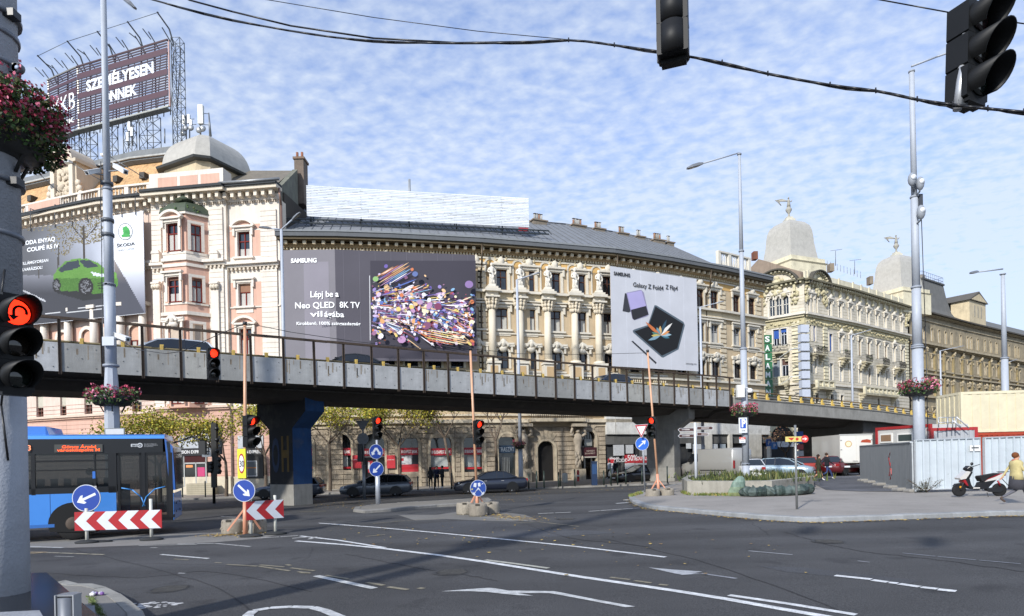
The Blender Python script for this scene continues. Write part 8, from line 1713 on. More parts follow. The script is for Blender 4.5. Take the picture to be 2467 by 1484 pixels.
m = MB(); m.box(S(318), S(338), Zb(1077), Zb(1070), 0, .012, 'b9bcc0', BP.T); m.disc((S(340), Zb(1073.5), .015), .075, 'c9ccd0', 20, BP.T); m.disc((S(340), Zb(1073.5), .018), .045, '1a1c1f', 16, BP.T); m.disc((S(340), Zb(1073.5), .021), .02, 'c9ccd0', 12, BP.T); lg = m.build('operator_logo', 'paint', bus, True)
text('BKK', BP.M(S(321), Zb(1076), .015), .06, 'lettering', lg, 'paint', '2a2c30', w=.17)
for k, s_ in enumerate(('BUDAPESTI', 'KÖZLEKEDÉSI', 'KÖZPONT')): text(s_, BP.M(S(350), Zb(1071.5 + 3 * k), .012), .027, 'lettering', lg, 'paint', 'a9acb0', w=(.34, .38, .26)[k])
m = MB(); m.disc((S(200), Zb(1175), .01), .07, 'c9a83a', 16, BP.T); m.box(S(205), S(212), Zb(1180), Zb(1170), 0, .01, '3f86c8', BP.T); m.box(S(222), S(233), Zb(1180), Zb(1170), 0, .01, 'c9c4bf', BP.T); m.box(S(224), S(231), Zb(1152), Zb(1135), 0, .01, '3a70c0', BP.T); m.build('sticker', 'paint', bus, True)
wc = S(176);
for x in (wc, wc - 5.9):
 for o_ in (-.16, -2.34): m = MB(); T = BP.T @ Matrix.Translation((x, g0 + .52, o_)); m.lathe([(.3, -.14), (.48, -.14), (.52, -.08), (.52, .1), (.48, .14), (.3, .14)], (0, 0, 0), 26, '151516', T=T); m.disc((0, 0, .10), .31, '3a3632', 20, T); m.lathe([(.2, .1), (.23, .16), (.12, .2), (.05, .2)], (0, 0, 0), 14, '4a4038', T=T); m.build('wheel', 'rubber', bus, True)
 m = MB(); T = BP.T @ Matrix.Translation((x, g0 + .52, .006)); m.prism([(.66 * math.cos(R(a)), .66 * math.sin(R(a))) for a in range(-28, 209, 12)], -.1, .0, '0c0d0e', T); m.build('wheel_arch', 'matte', bus, True)
m = MB(); e = BP.T @ Vector((BL, zr_ - .15, -.1)); q = e + dd * 1.0 + Vector((0, -.3, .05)); m.tube([e, e + dd * .6 + Vector((0, -.1, .2)), q], .03, 6, '131416'); m.bar(q, q - Vector((0, 0, .45)), .22, .14, '131416'); m.build('mirror', 'paint', bus, True)
m = MB()
for v in (1212, 1233): m.cyl(BP.T @ Vector((BL, Zb(v + 8), -.5)), BP.T @ Vector((BL + .02, Zb(v + 8), -.5)), .04, .04, 8, '101113'); m.cyl(BP.T @ Vector((BL, Zb(v + 8), -1.6)), BP.T @ Vector((BL + .02, Zb(v + 8), -1.6)), .04, .04, 8, '101113')
m.build('lamp', 'paint', bus, True)
# scooter
b = gnd(2360, 1196); b.z += .13; b = parkat(2360, 1196, None, .13); sc_ = thing('motor_scooter', b, 'white red and black motor scooter on its stand before the white fence', 'scooter', None, R(-3)); kx = b.y / F * 1.0
SX = lambda x, y: ((x - 1175) / 8.8 * kx, (1090 - y) / 8.8 * kx)     # zoomed photo -> metres on the scooter's own side plane
T = Matrix.Rotation(math.pi / 2, 4, 'X')
def sp_(pts, w_, col, name, mat='carpaint', o=0): m = MB(); m.prism([SX(*p) for p in pts], -w_ + o, w_ + o, col, T); return m.build(name, mat, sc_)
sp_([(720, 690), (760, 650), (880, 545), (945, 560), (925, 600), (850, 705), (740, 725)], .16, 'cfcbc4', 'front_shield'); sp_([(880, 545), (1000, 560), (985, 600), (930, 700), (960, 830), (1000, 890), (1120, 885), (1170, 790), (1240, 775), (1500, 720), (1400, 810), (1300, 920), (1100, 945), (960, 920), (870, 840), (830, 710), (910, 600)], .13, '131315', 'frame', 'paint')
sp_([(805, 770), (830, 715), (860, 760), (900, 855), (870, 850)], .145, 'a01c24', 'side_panel'); sp_([(1235, 775), (1300, 730), (1420, 690), (1600, 610), (1640, 640), (1600, 690), (1480, 735), (1240, 778)], .14, 'd3cfc8', 'tail_panel'); sp_([(1240, 770), (1300, 715), (1540, 600), (1670, 610), (1660, 660), (1600, 665), (1570, 640), (1400, 690)], .13, '8a1a22', 'tail_trim')
sp_([(1135, 680), (1160, 650), (1230, 645), (1520, 598), (1540, 612), (1330, 680), (1230, 770), (1180, 770)], .14, '161618', 'seat', 'fabric'); sp_([(880, 515), (890, 480), (945, 435), (1020, 480), (1000, 550), (960, 560)], .11, '161618', 'handlebar_cover', 'paint'); sp_([(890, 490), (940, 450), (955, 462), (905, 490)], .115, 'cfcbc4', 'headlamp_trim')
sp_([(1570, 570), (1750, 568), (1750, 580), (1600, 592)], .12, '141416', 'rack', 'paint'); sp_([(1300, 920), (1600, 890), (1640, 960), (1560, 1010), (1400, 1000), (1300, 960)], .09, '2e2f31', 'engine', 'metal', .0); sp_([(640, 860), (690, 810), (780, 798), (850, 830), (860, 850), (770, 830), (700, 850)], .07, '161618', 'mudguard', 'paint')
m = MB(); P3 = lambda x, y, o=0: Vector((SX(x, y)[0], -o, SX(x, y)[1])); m.tube([P3(960, 470, .1), P3(1070, 405, .33)], .014, 6, '1a1a1c'); m.tube([P3(960, 470, -.1), P3(1040, 465, -.33)], .014, 6, '1a1a1c'); m.tube([P3(955, 450, .15), P3(945, 400, .22)], .008, 5, '1a1a1c'); m.ball(P3(948, 392, .22), .06, '1a1a1c', 8, 5, (1, .5, 1)); m.tube([P3(930, 560), P3(760, 945, .1)], .03, 6, '2a2a2c'); m.tube([P3(1280, 1000, .12), P3(1270, 1095, .22)], .012, 5, '1a1a1c'); m.tube([P3(1620, 700), P3(1760, 865)], .014, 5, '1a1a1c'); m.tube([P3(1510, 760, .1), P3(1560, 860, .1)], .03, 6, '8a1a22'); m.box(SX(995, 0)[0], SX(1130, 0)[0], -.15, -.14, SX(0, 915)[1], SX(0, 893)[1], 'cfcbc4'); m.box(P3(740, 0).x, P3(775, 0).x, -.09, -.08, P3(0, 900).z, P3(0, 860).z, 'c98a1c'); m.build('fittings', 'paint', sc_)
for x, y, r_ in ((755, 945, 138), (1575, 955, 142)):
 c = SX(x, y); r = r_ / 8.8 * kx; m = MB(); T2 = Matrix.Translation((c[0], 0, c[1])) @ T; m.lathe([(r * .68, -.05), (r * .95, -.05), (r, -.02), (r, .02), (r * .95, .05), (r * .68, .05)], (0, 0, 0), 24, '131314', T=T2); o = m.build('wheel', 'rubber', sc_); k = MB(); k.lathe([(r * .6, -.03), (r * .68, -.03), (r * .68, .03), (r * .6, .03)], (0, 0, 0), 24, '9a9c9f', T=T2); [k.bar((c[0], 0, c[1]), (c[0] + r * .62 * math.cos(a), 0, c[1] + r * .62 * math.sin(a)), .03, .02, '6a6c70') for a in (0.3, 2.4, 4.5)]; k.lathe([(r * .3, .04), (r * .38, .04), (r * .38, .045), (r * .3, .045)], (0, 0, 0), 18, 'a9a9a9', T=T2); k.build('rim', 'metal', o)
# ================================================================== SITE: fences, cabins, containers, planter
def sheetfence(label, u0, Y0, u1, Y1, h, lift, col, cat='fence', n=None, group='sheet metal fence panels of the building site'):
 a, b_ = at(u0, 1100, Y0), at(u1, 1100, Y1); pl = Plane(a.xy, b_.xy); ga, gb = gz(a.x, a.y) + lift, gz(b_.x, b_.y) + lift; t = thing('fence_panel', (a.x, a.y, ga), label, cat, group); m = MB(); x = 0; z = lambda x: lerp(ga, gb, x / pl.len)
 w_ = .28; k = 0
 while x < pl.len - .05:
  e = min(x + w_, pl.len); r1 = min(x + .06, e)
  P_ = [(x, .05), (r1 - .008, .05), (r1, -.02), (e - .008, -.02), (e, .05)]
  for (xa, oa), (xb, ob) in zip(P_, P_[1:]): g = random.uniform(.93, 1.04); m.add([(xa, z(xa), oa), (xb, z(xb), ob), (xb, z(xb) + h, ob), (xa, z(xa) + h, oa)], [(0, 1, 2, 3)], tuple(c * g for c in hexc(col)), False, pl.T)
  x += w_
 m.build('sheet', 'galv', t, True); f = MB(); c = 'b9bec2'
 for x in (0, pl.len): f.box(x - .03, x + .03, z(x) - .1, z(x) + h + .03, -.06, -.01, c, pl.T);
 f.loft([[pl.T @ Vector((x, z(x) + h + q, o)) for q, o in ((0, -.05), (.05, -.05), (.05, .05), (0, .05))] for x in (0, pl.len)], c, False); f.loft([[pl.T @ Vector((x, z(x) + q, o)) for q, o in ((-.04, -.05), (.0, -.05), (.0, .05), (-.04, .05))] for x in (0, pl.len)], 'c9ccce', False); f.build('frame', 'metal', t, True); return pl, t
MT['galv'] = M('galvanised_sheet', .5, metal=.2, ns=1.5, na=.08, fine=.05, grime=.12)
pw, t = sheetfence('white corrugated fence panel behind the scooter with a tiny notice', 2205, 26.3, 2362, 26.0, 2.05, .28, 'b9c1c6')
mb = MB(); a, z = pw.hit(2335, 1079); mb.box(a, a + .4, z - .14, z + .1, .04, .05, 'd8d8d6', pw.T); mb.box(a + .06, a + .34, z - .03, z + .03, .05, .055, '55585a', pw.T); mb.build('notice', 'paint', t, True)
sheetfence('white corrugated fence panel at the right edge behind the walking woman', 2371, 25.9, 2560, 25.6, 2.05, .28, 'b9c1c6')
Ys = [26.6, 29.4, 32.8, 36.2, 39.8]; Us = [2196, 2164, 2131, 2100, 2073]
for i, w_ in enumerate(('nearest to the lamp post', 'second from the lamp post, with red graffiti', 'third from the lamp post', 'farthest from the lamp post, by the truck')):
 pl, t = sheetfence('dark grey fence panel ' + w_, Us[i + 1], Ys[i + 1], Us[i], Ys[i], 2.05, .2, '555a60')
 if i == 1: g = MB(); [g.bar(pl.T @ Vector((a, b2, .04)), pl.T @ Vector((c, d2, .04)), .05, .01, '9a2c2c') for a, b2, c, d2 in ((1.5, .8, 1.9, 1.3), (1.9, 1.3, 1.5, 1.7), (1.5, 1.7, 2.0, 2.0), (1.7, .6, 2.1, .9), (2.1, .9, 2.0, 1.2))]; g.build('graffiti', 'paint', t, True)
blk_l = ['concrete foot block under the corner of the two fences', 'concrete foot block second along the dark fence', 'concrete foot block third along the dark fence', 'concrete foot block fourth along the dark fence', 'concrete foot block fifth along the dark fence', 'concrete foot block farthest along the dark fence by the truck']
for (u, v), lb in zip(((2199, 1185), (2170, 1182), (2148, 1176), (2120, 1169), (2098, 1163), (2081, 1159)), blk_l): b = parkat(u, v, None, .14); m = MB(); m.lathe([(.3, 0), (.31, .06), (.26, .13), (.15, .14)], (0, 0, 0), 4, '8d8a84', smooth=False, sx=1.3, rot=.785); o = m.build('foot_block', 'concrete'); o.location = b; tag(o, lb, 'concrete block', 'concrete feet of the fences')
def box_thing(name, label, cat, u0, Y0, u1, Y1, vb, vt, depth, col, frame, ribs=None, mat='galv', zb_=None):
 a, b_ = at(u0, vb, Y0), at(u1, vb, Y1); pl = Plane(a.xy, b_.xy); z0 = zb_ if zb_ is not None else pl.hit(u0 + 5, vb)[1]; z1 = pl.hit(u0 + 5, vt)[1]; t = thing(name, pl.T @ Vector((pl.len / 2, z0, -depth / 2)), label, cat); m = MB(); m.box(0, pl.len, z0, z1, -depth, 0, col, pl.T)
 if ribs:
  x = .15
  while x < pl.len - .1: m.box(x, x + ribs * .5, z0 + .12, z1 - .12, 0, .03, col, pl.T); x += ribs
  y = .15
  while y < depth - .1: m.box(-.03, 0, z0 + .12, z1 - .12, -y - ribs * .5, -y, col, pl.T); y += ribs
 m.build('walls', mat, t, True); f = MB(); w_ = .14
 for x0, x1, za, zb3, o0, o1 in ((-.02, w_, z0, z1 + .02, -.1, .05), (pl.len - w_, pl.len + .02, z0, z1 + .02, -.1, .05), (w_, pl.len - w_, z1 - w_, z1 + .02, -.1, .05), (w_, pl.len - w_, z0, z0 + w_, -.1, .05), (-.04, .0, z1 - w_, z1 + .02, -depth, -.1), (-.04, 0, z0, z1, -depth, -depth + w_)): f.box(x0, x1, za, zb3, o0, o1, frame, pl.T)
 f.build('frame', 'paint', t, True); return pl, t, z0, z1
pl, t, z0, z1 = box_thing('site_cabin', 'white site cabin with red frame and two windows behind the dark fence', 'site cabin', 2112, 38.5, 2243, 34.5, 1085, 1031, 2.4, 'c6c5c0', '9a2a2c', zb_=.4)
for u0, u1, v0, v1, c in ((2124, 2148, 1047, 1064, '8a6f58'), (2166, 2198, 1046, 1063, '3b4442')): a, zz2 = pl.hit(u0, v1); b2, zz3 = pl.hit(u1, v0); m = MB(); m.box(a - .08, b2 + .08, zz2 - .08, zz3 + .08, 0, .05, 'dcdad4', pl.T); o = m.build('window', 'paint', t, True); m = MB(); m.box(a, b2, zz2, zz3, .05, .055, c, pl.T); m.build('pane', 'glass', o, True)
box_thing('site_cabin', 'grey ribbed site cabin with red frame right of the lamp post', 'site cabin', 2243, 34.4, 2355, 34.0, 1090, 1032, 2.4, 'a5a8ac', '9a2a2c', .22, zb_=.4)
box_thing('container', 'rust red corrugated container below the cream container', 'container', 2335, 38.2, 2600, 37.5, 1085, 1044, 2.6, '9a3a22', '9a3a22', .3, zb_=.4)
z1r = at(2320, 1043, 38.4).z + .02
box_thing('container', 'cream coloured upper container standing on the red one', 'container', 2316, 38.6, 2600, 37.9, 1042, 945, 2.6, 'd6cdb0', 'cfc6aa', .5, zb_=z1r)
t = thing('stair_railing', at(2300, 1030, 33.5), 'galvanised landing and stair railing on the site cabin roof', 'railing'); m = MB(); Yh = 33.6
for u in (2261, 2283, 2295, 2303): m.tube([at(u, 1030, Yh), at(u, 1006, Yh)], .03, 6, 'a9adb2')
for v in (1006, 1018): m.tube([at(2260, v, Yh), at(2304, v - 1, Yh)], .025, 6, 'a9adb2')
m.tube([at(2304, 1004, Yh), at(2334, 1031, Yh)], .03, 6, 'b9bdc2'); m.tube([at(2297, 1014, Yh), at(2314, 1029, Yh)], .05, 6, 'c9ccd0'); m.build('rail', 'metal', t, True)
# concrete planting bed
pts = [(1643, 1181), (1656, 1190.5), (1757, 1191.5), (1860, 1190), (1961, 1174), (1958, 1162), (1800, 1152), (1660, 1168)]
W = [gnd(*q, .14) for q in pts]; pbz = W[2].z; bed = thing('planting_bed', (W[2].x, W[2].y + 2, gz(W[2].x, W[2].y) + .14), 'long concrete planting bed on the island with grass and white flowers', 'planter'); m = MB(); cc = sum(W, Vector()) / len(W); H_ = .60
ow = [(p.x, p.y) for p in W]; iw = [(lerp(p.x, cc.x, .1), lerp(p.y, cc.y, .12)) for p in W]
if sum(a[0] * b2[1] - b2[0] * a[1] for a, b2 in zip(ow, ow[1:] + ow[:1])) < 0: ow.reverse(); iw.reverse()
zb2 = cc.z - .1; zt2_ = zb2 + .1 + H_; n = len(ow)
for i in range(n):
 a, b2, c, d = ow[i], ow[(i + 1) % n], iw[(i + 1) % n], iw[i]; g = random.uniform(.93, 1.05); col = tuple(x * g for x in hexc('9a968b'))
 m.add([(*a, zb2), (*b2, zb2), (*b2, zt2_), (*a, zt2_), (*d, zt2_), (*c, zt2_), (*d, zt2_ - .3), (*c, zt2_ - .3)], [(0, 1, 2, 3), (3, 2, 5, 4), (4, 5, 7, 6)], col)
m.build('wall', 'concrete', bed, True); s_ = MB(); s_.poly([(*p, zt2_ - .12) for p in iw], '4a4030'); s_.build('soil', 'ground', bed, True)
m = MB()
for _ in range(1900):
 k = random.random(); i = random.randrange(n); a, b2 = iw[i], iw[(i + 1) % n]; e = (lerp(a[0], b2[0], random.random()), lerp(a[1], b2[1], random.random())); q = random.random() ** .5; x, y = lerp(cc.x, e[0], q), lerp(cc.y, e[1], q); h = random.uniform(.1, .38) * (1.4 if x > cc.x - 1 else .8); an_ = random.uniform(0, 6.28); dx, dy = .05 * math.cos(an_), .05 * math.sin(an_)
 m.add([(x - dx, y - dy, zt2_ - .13), (x + dx, y + dy, zt2_ - .13), (x + random.gauss(0, .09), y + random.gauss(0, .09), zt2_ - .13 + h)], [(0, 1, 2)], random.choice(['3f4d24', '54602c', '333f1e', '6b6a38', '2c361a']))
pl_ = m.build('grass', 'leaf', bed, True); m = MB()
for _ in range(90): p = at(random.uniform(1806, 1832), 1133, 34); m.ball((p.x, p.y + random.uniform(-.8, .8), zt2_ + random.uniform(.0, .22)), .035, 'd9d9cf', 5, 3)
m.build('white_flowers', 'petal', bed, True)
# tarpaulin bags along the bed
def tarp(name, label, pts, rad, cols, hgt):
 b = gnd(*pts[0], .14); t = thing(name, b, label, 'plastic sheet'); m = MB(); W = [gnd(*q, .14) for q in pts]; rings = []; n = 14; K = (len(W) - 1) * 7
 for i in range(K + 1):
  f = i / K * (len(W) - 1); j = min(int(f), len(W) - 2); p = W[j].lerp(W[j + 1], f - j); d = (W[j + 1] - W[j]).normalized(); s_ = Vector((-d.y, d.x, 0)); r = rad * (.35 if i in (0, K) else 1) * random.uniform(.8, 1.15); hh = hgt * (.4 if i in (0, K) else 1) * random.uniform(.8, 1.12)
  rings.append([p + s_ * r * math.cos(a) * random.uniform(.85, 1.1) + Vector((0, 0, max(0, .48 + .52 * math.sin(a)) * hh * random.uniform(.86, 1.1))) for a in [2 * math.pi * k / n for k in range(n)]])
 m.loft(rings, [random.choice(cols) for _ in range(K)], False); m.build('sheet', 'foil', t, True)
tarp('tarpaulin', 'long crumpled dark green plastic tarpaulin lying before the planting bed', [(1786, 1195), (1815, 1196), (1845, 1195), (1885, 1194), (1925, 1192), (1955, 1188)], .27, ['36443f', '444f4a', '303c39', '4d5854'], .44)
b = gnd(1776, 1194, .14); t = thing('plastic_bag', b, 'upright pale green plastic bag at the left end of the tarpaulin', 'plastic bag'); m = MB(); rg = [[Vector((r * (1 + .18 * random.uniform(-1, 1)) * math.cos(a) + ox, r * .6 * math.sin(a), z)) for a in [2 * math.pi * k / 12 for k in range(12)]] for r, z, ox in ((.36, 0, 0), (.38, .15, 0), (.33, .4, .05), (.28, .62, .1), (.2, .78, .14), (.08, .88, .16))]; m.loft(rg, ['747c56', '6c7c66', '64786c', '6c8074', '74887c'], False); m.build('bag', 'foil', t)
# black granite block, steel bollard and foreground litter
def px_box(name, label, cat, top, z, h, col, mat):
 W = []
 for u, v in top: a, b2 = ray(u, v); Y = (z - HC) / b2; W.append((a * Y, Y))
 t = thing(name, (*W[0], gz(*W[0])), label, cat); m = MB(); m.prism(W, z - h, z, col); m.build('block', mat, t, True); return t
px_box('granite_block', 'black polished granite block in the lower left corner', 'granite block', [(-160, 1388), (112, 1379), (236, 1484), (-160, 1600)], .62, .7, '17181b', 'granite')
px_box('stone_slab', 'grey slab lying in front of the black granite block', 'stone slab', [(-80, 1478), (95, 1470), (130, 1530), (-80, 1560)], .66, .2, '8a8d92', 'concrete')
px_box('stone_slab', 'grey slab right of the steel bollard', 'stone slab', [(186, 1462), (228, 1458), (232, 1530), (186, 1530)], .5, .5, '7d8084', 'concrete')
p = at(161, 1432, 4.3); t = thing('steel_bollard', (p.x, p.y, gz(p.x, p.y)), 'square steel bollard at the bottom edge by the black granite block', 'bollard'); m = MB(); m.cyl((0, 0, 0), (0, 0, p.z - t.location.z - .02), .055, .055, 12, '75787d'); m.prism([(-.062, -.02), (.062, -.02), (.062, .06), (0, .09), (-.062, .06)], -.01, .0, '8d9095', Matrix.Translation((0, 0, p.z - t.location.z))); m.box(-.066, -.058, -.03, .05, 0, p.z - t.location.z, 'a9acb0'); m.box(.058, .066, -.03, .05, 0, p.z - t.location.z, 'a9acb0'); m.build('post', 'metal', t)
m = MB(); p = gnd(228, 1433, .12)
for _ in range(9): m.ball(p + Vector((random.gauss(0, .07), random.gauss(0, .05), .02)), .03, random.choice(['b9b4c4', '7d5a9a', 'd9d9d9']), 5, 3, jit=.5)
o = m.build('litter', 'foil'); tag(o, 'crumpled white and violet wrapper on the near kerb', 'litter')
m = MB()
for _ in range(500):
 u, v = random.choice([(lerp(215, 245, q), lerp(1438, 1484, q)) for q in [random.random()]]); p = gnd(u + random.gauss(0, 5), v, .12); m.add([p, p + Vector((.012, 0, 0)), p + Vector((random.gauss(0, .02), random.gauss(0, .02), random.uniform(.01, .035)))], [(0, 1, 2)], random.choice(['5a7030', '6f8040', '46561f']))
for q0, q1, lift in (((1643, 1187), (1660, 1192), .14), ((1670, 1193), (1760, 1193), .14), ((1865, 1192), (1960, 1178), .14), ((1518, 1196), (1545, 1188), .14)):
 for _ in range(260): q = random.random(); p = gnd(lerp(q0[0], q1[0], q) + random.gauss(0, 2), lerp(q0[1], q1[1], q) + random.gauss(0, .8), lift); m.add([p, p + Vector((.05, 0, 0)), p + Vector((random.gauss(0, .05), random.gauss(0, .05), random.uniform(.04, .16)))], [(0, 1, 2)], random.choice(['5a6a2c', '6f7838', '46561f', '8a7a40']))
o = m.build('weeds', 'leaf'); o['kind'] = 'stuff'; tag(o, 'low green weeds growing in the joints along the kerbs and planting bed', 'weeds')
# scrub at the foot of the white fence
b = gnd(2232, 1186, .14); t = thing('bush', b, 'scraggy dark green bush at the foot of the white fence', 'bush'); m = MB(); st = MB()
for _ in range(16):
 a = random.uniform(0, 6.28); e = Vector((random.gauss(.1, .42), random.gauss(0, .15), random.uniform(.2, .78))); st.tube([(0, 0, 0), e * .5, e], .008, 4, '4a3a2a')
 for _k in range(40): p = e * random.uniform(.3, 1.05) + Vector((random.gauss(0, .07), random.gauss(0, .07), random.gauss(0, .05))); d1 = Vector((random.gauss(0, 1), random.gauss(0, 1), random.gauss(0, 1))).normalized() * .026; d2 = d1.cross(Vector((.2, .6, .8))); m.add([p - d1, p + d2, p + d1], [(0, 1, 2)], random.choice(['2f3d22', '3f4d2a', '5a5a34', '6b5530']))
st.build('twigs', 'bark', t); m.build('foliage', 'leaf', t)
# ================================================================== TREES
def tree(label, u, v, Y, h, spread, nl, seed, lean=0, cols=('a39a2c', '8a8f30', '6f7a2c', 'b5a63a', '8f7a28'), trunk_h=2.2, up=1.0):
 rn = random.Random(seed); b = foot(u, v, Y); b.z += .12; t = thing('street_tree', b, label, 'tree', 'yellowing street trees on the far pavement'); m = MB(); tips = []
 def branch(p, d, ln, r, lv):
  q = p
  for k in range(3): d2 = (d + Vector((rn.gauss(0, .14), rn.gauss(0, .14), rn.gauss(.05, .08)))).normalized(); e = q + d2 * ln / 3; m.cyl(q, e, r * (1 - k * .18), r * (1 - (k + 1) * .18), 6, '5d5145', cap=False); q = e; d = d2
  if lv == 0: tips.append(q); return
  tips.append(q) if lv == 1 else None
  for _ in range(rn.choice((3, 4)) if lv > 1 else 3): a = rn.uniform(0, 6.28); s_ = rn.uniform(.5, .95) * spread; branch(q, (d * .8 * up + Vector((math.cos(a) * s_, math.sin(a) * s_ * .8, rn.uniform(.05, .5)))).normalized(), ln * rn.uniform(.6, .8), r * .5, lv - 1)
 top = Vector((lean, 0, trunk_h)); m.cyl((0, 0, -.1), top * .5 + Vector((.05, 0, 0)), .15, .12, 8, '5d5145', cap=False); m.cyl(top * .5 + Vector((.05, 0, 0)), top, .12, .1, 8, '5d5145')
 for _ in range(4): a = rn.uniform(0, 6.28); branch(top, Vector((math.cos(a) * .75 * spread, math.sin(a) * .7 * spread, .8 * up)).normalized(), (h - trunk_h) * .42, .07, 2)
 m.build('trunk', 'bark', t); lf = MB()
 for _ in range(nl):
  c = rn.choice(tips); p = c + Vector((rn.gauss(0, .48), rn.gauss(0, .48), rn.gauss(0, .36))); s_ = rn.uniform(.05, .12); d1 = Vector((rn.gauss(0, 1), rn.gauss(0, 1), rn.gauss(0, 1))).normalized() * s_; d2 = d1.cross(Vector((rn.gauss(0, 1), rn.gauss(0, 1), rn.gauss(0, 1)))).normalized() * s_ * .6; lf.add([p - d1, p - d2, p + d1, p + d2], [(0, 1, 2, 3)], rn.choice(cols))
 if nl: lf.build('crown', 'leaf', t)
tree('broad yellow green tree rising behind the blue bus roof', 385, 1190, 43, 6.8, 1.3, 5500, 3, trunk_h=2.4)
tree('half bare tree with few leaves between bus and the left pinkish pole', 545, 1180, 46, 6.4, 1.0, 2200, 5, trunk_h=2.6)
tree('yellow tree partly hidden by the blue pier', 640, 1175, 47, 7.2, 1.1, 3500, 8, trunk_h=3)
tree('thin yellow tree just right of the blue pier', 795, 1165, 50, 7.4, 1.0, 2500, 9, trunk_h=3.8)
tree('yellow tree whose slim trunk stands before the bank poster', 963, 1158, 50.5, 7.8, 1.1, 4800, 12, trunk_h=3.4)
tree('yellow tree with forked trunk right of the three waiting people', 1091, 1162, 50, 8.2, 1.1, 3600, 14, lean=-.6, trunk_h=4.0)
tree('bare tree with a few leaves left of the gate', 1196, 1160, 50, 8.8, .95, 500, 21, trunk_h=3.6)
tree('small autumn tree before the arched shopfront of the cream building', 1893, 1112, 66, 4.4, .7, 500, 30, cols=('6b4a3a', '5a4434', '7d5f3a'), trunk_h=1.8)
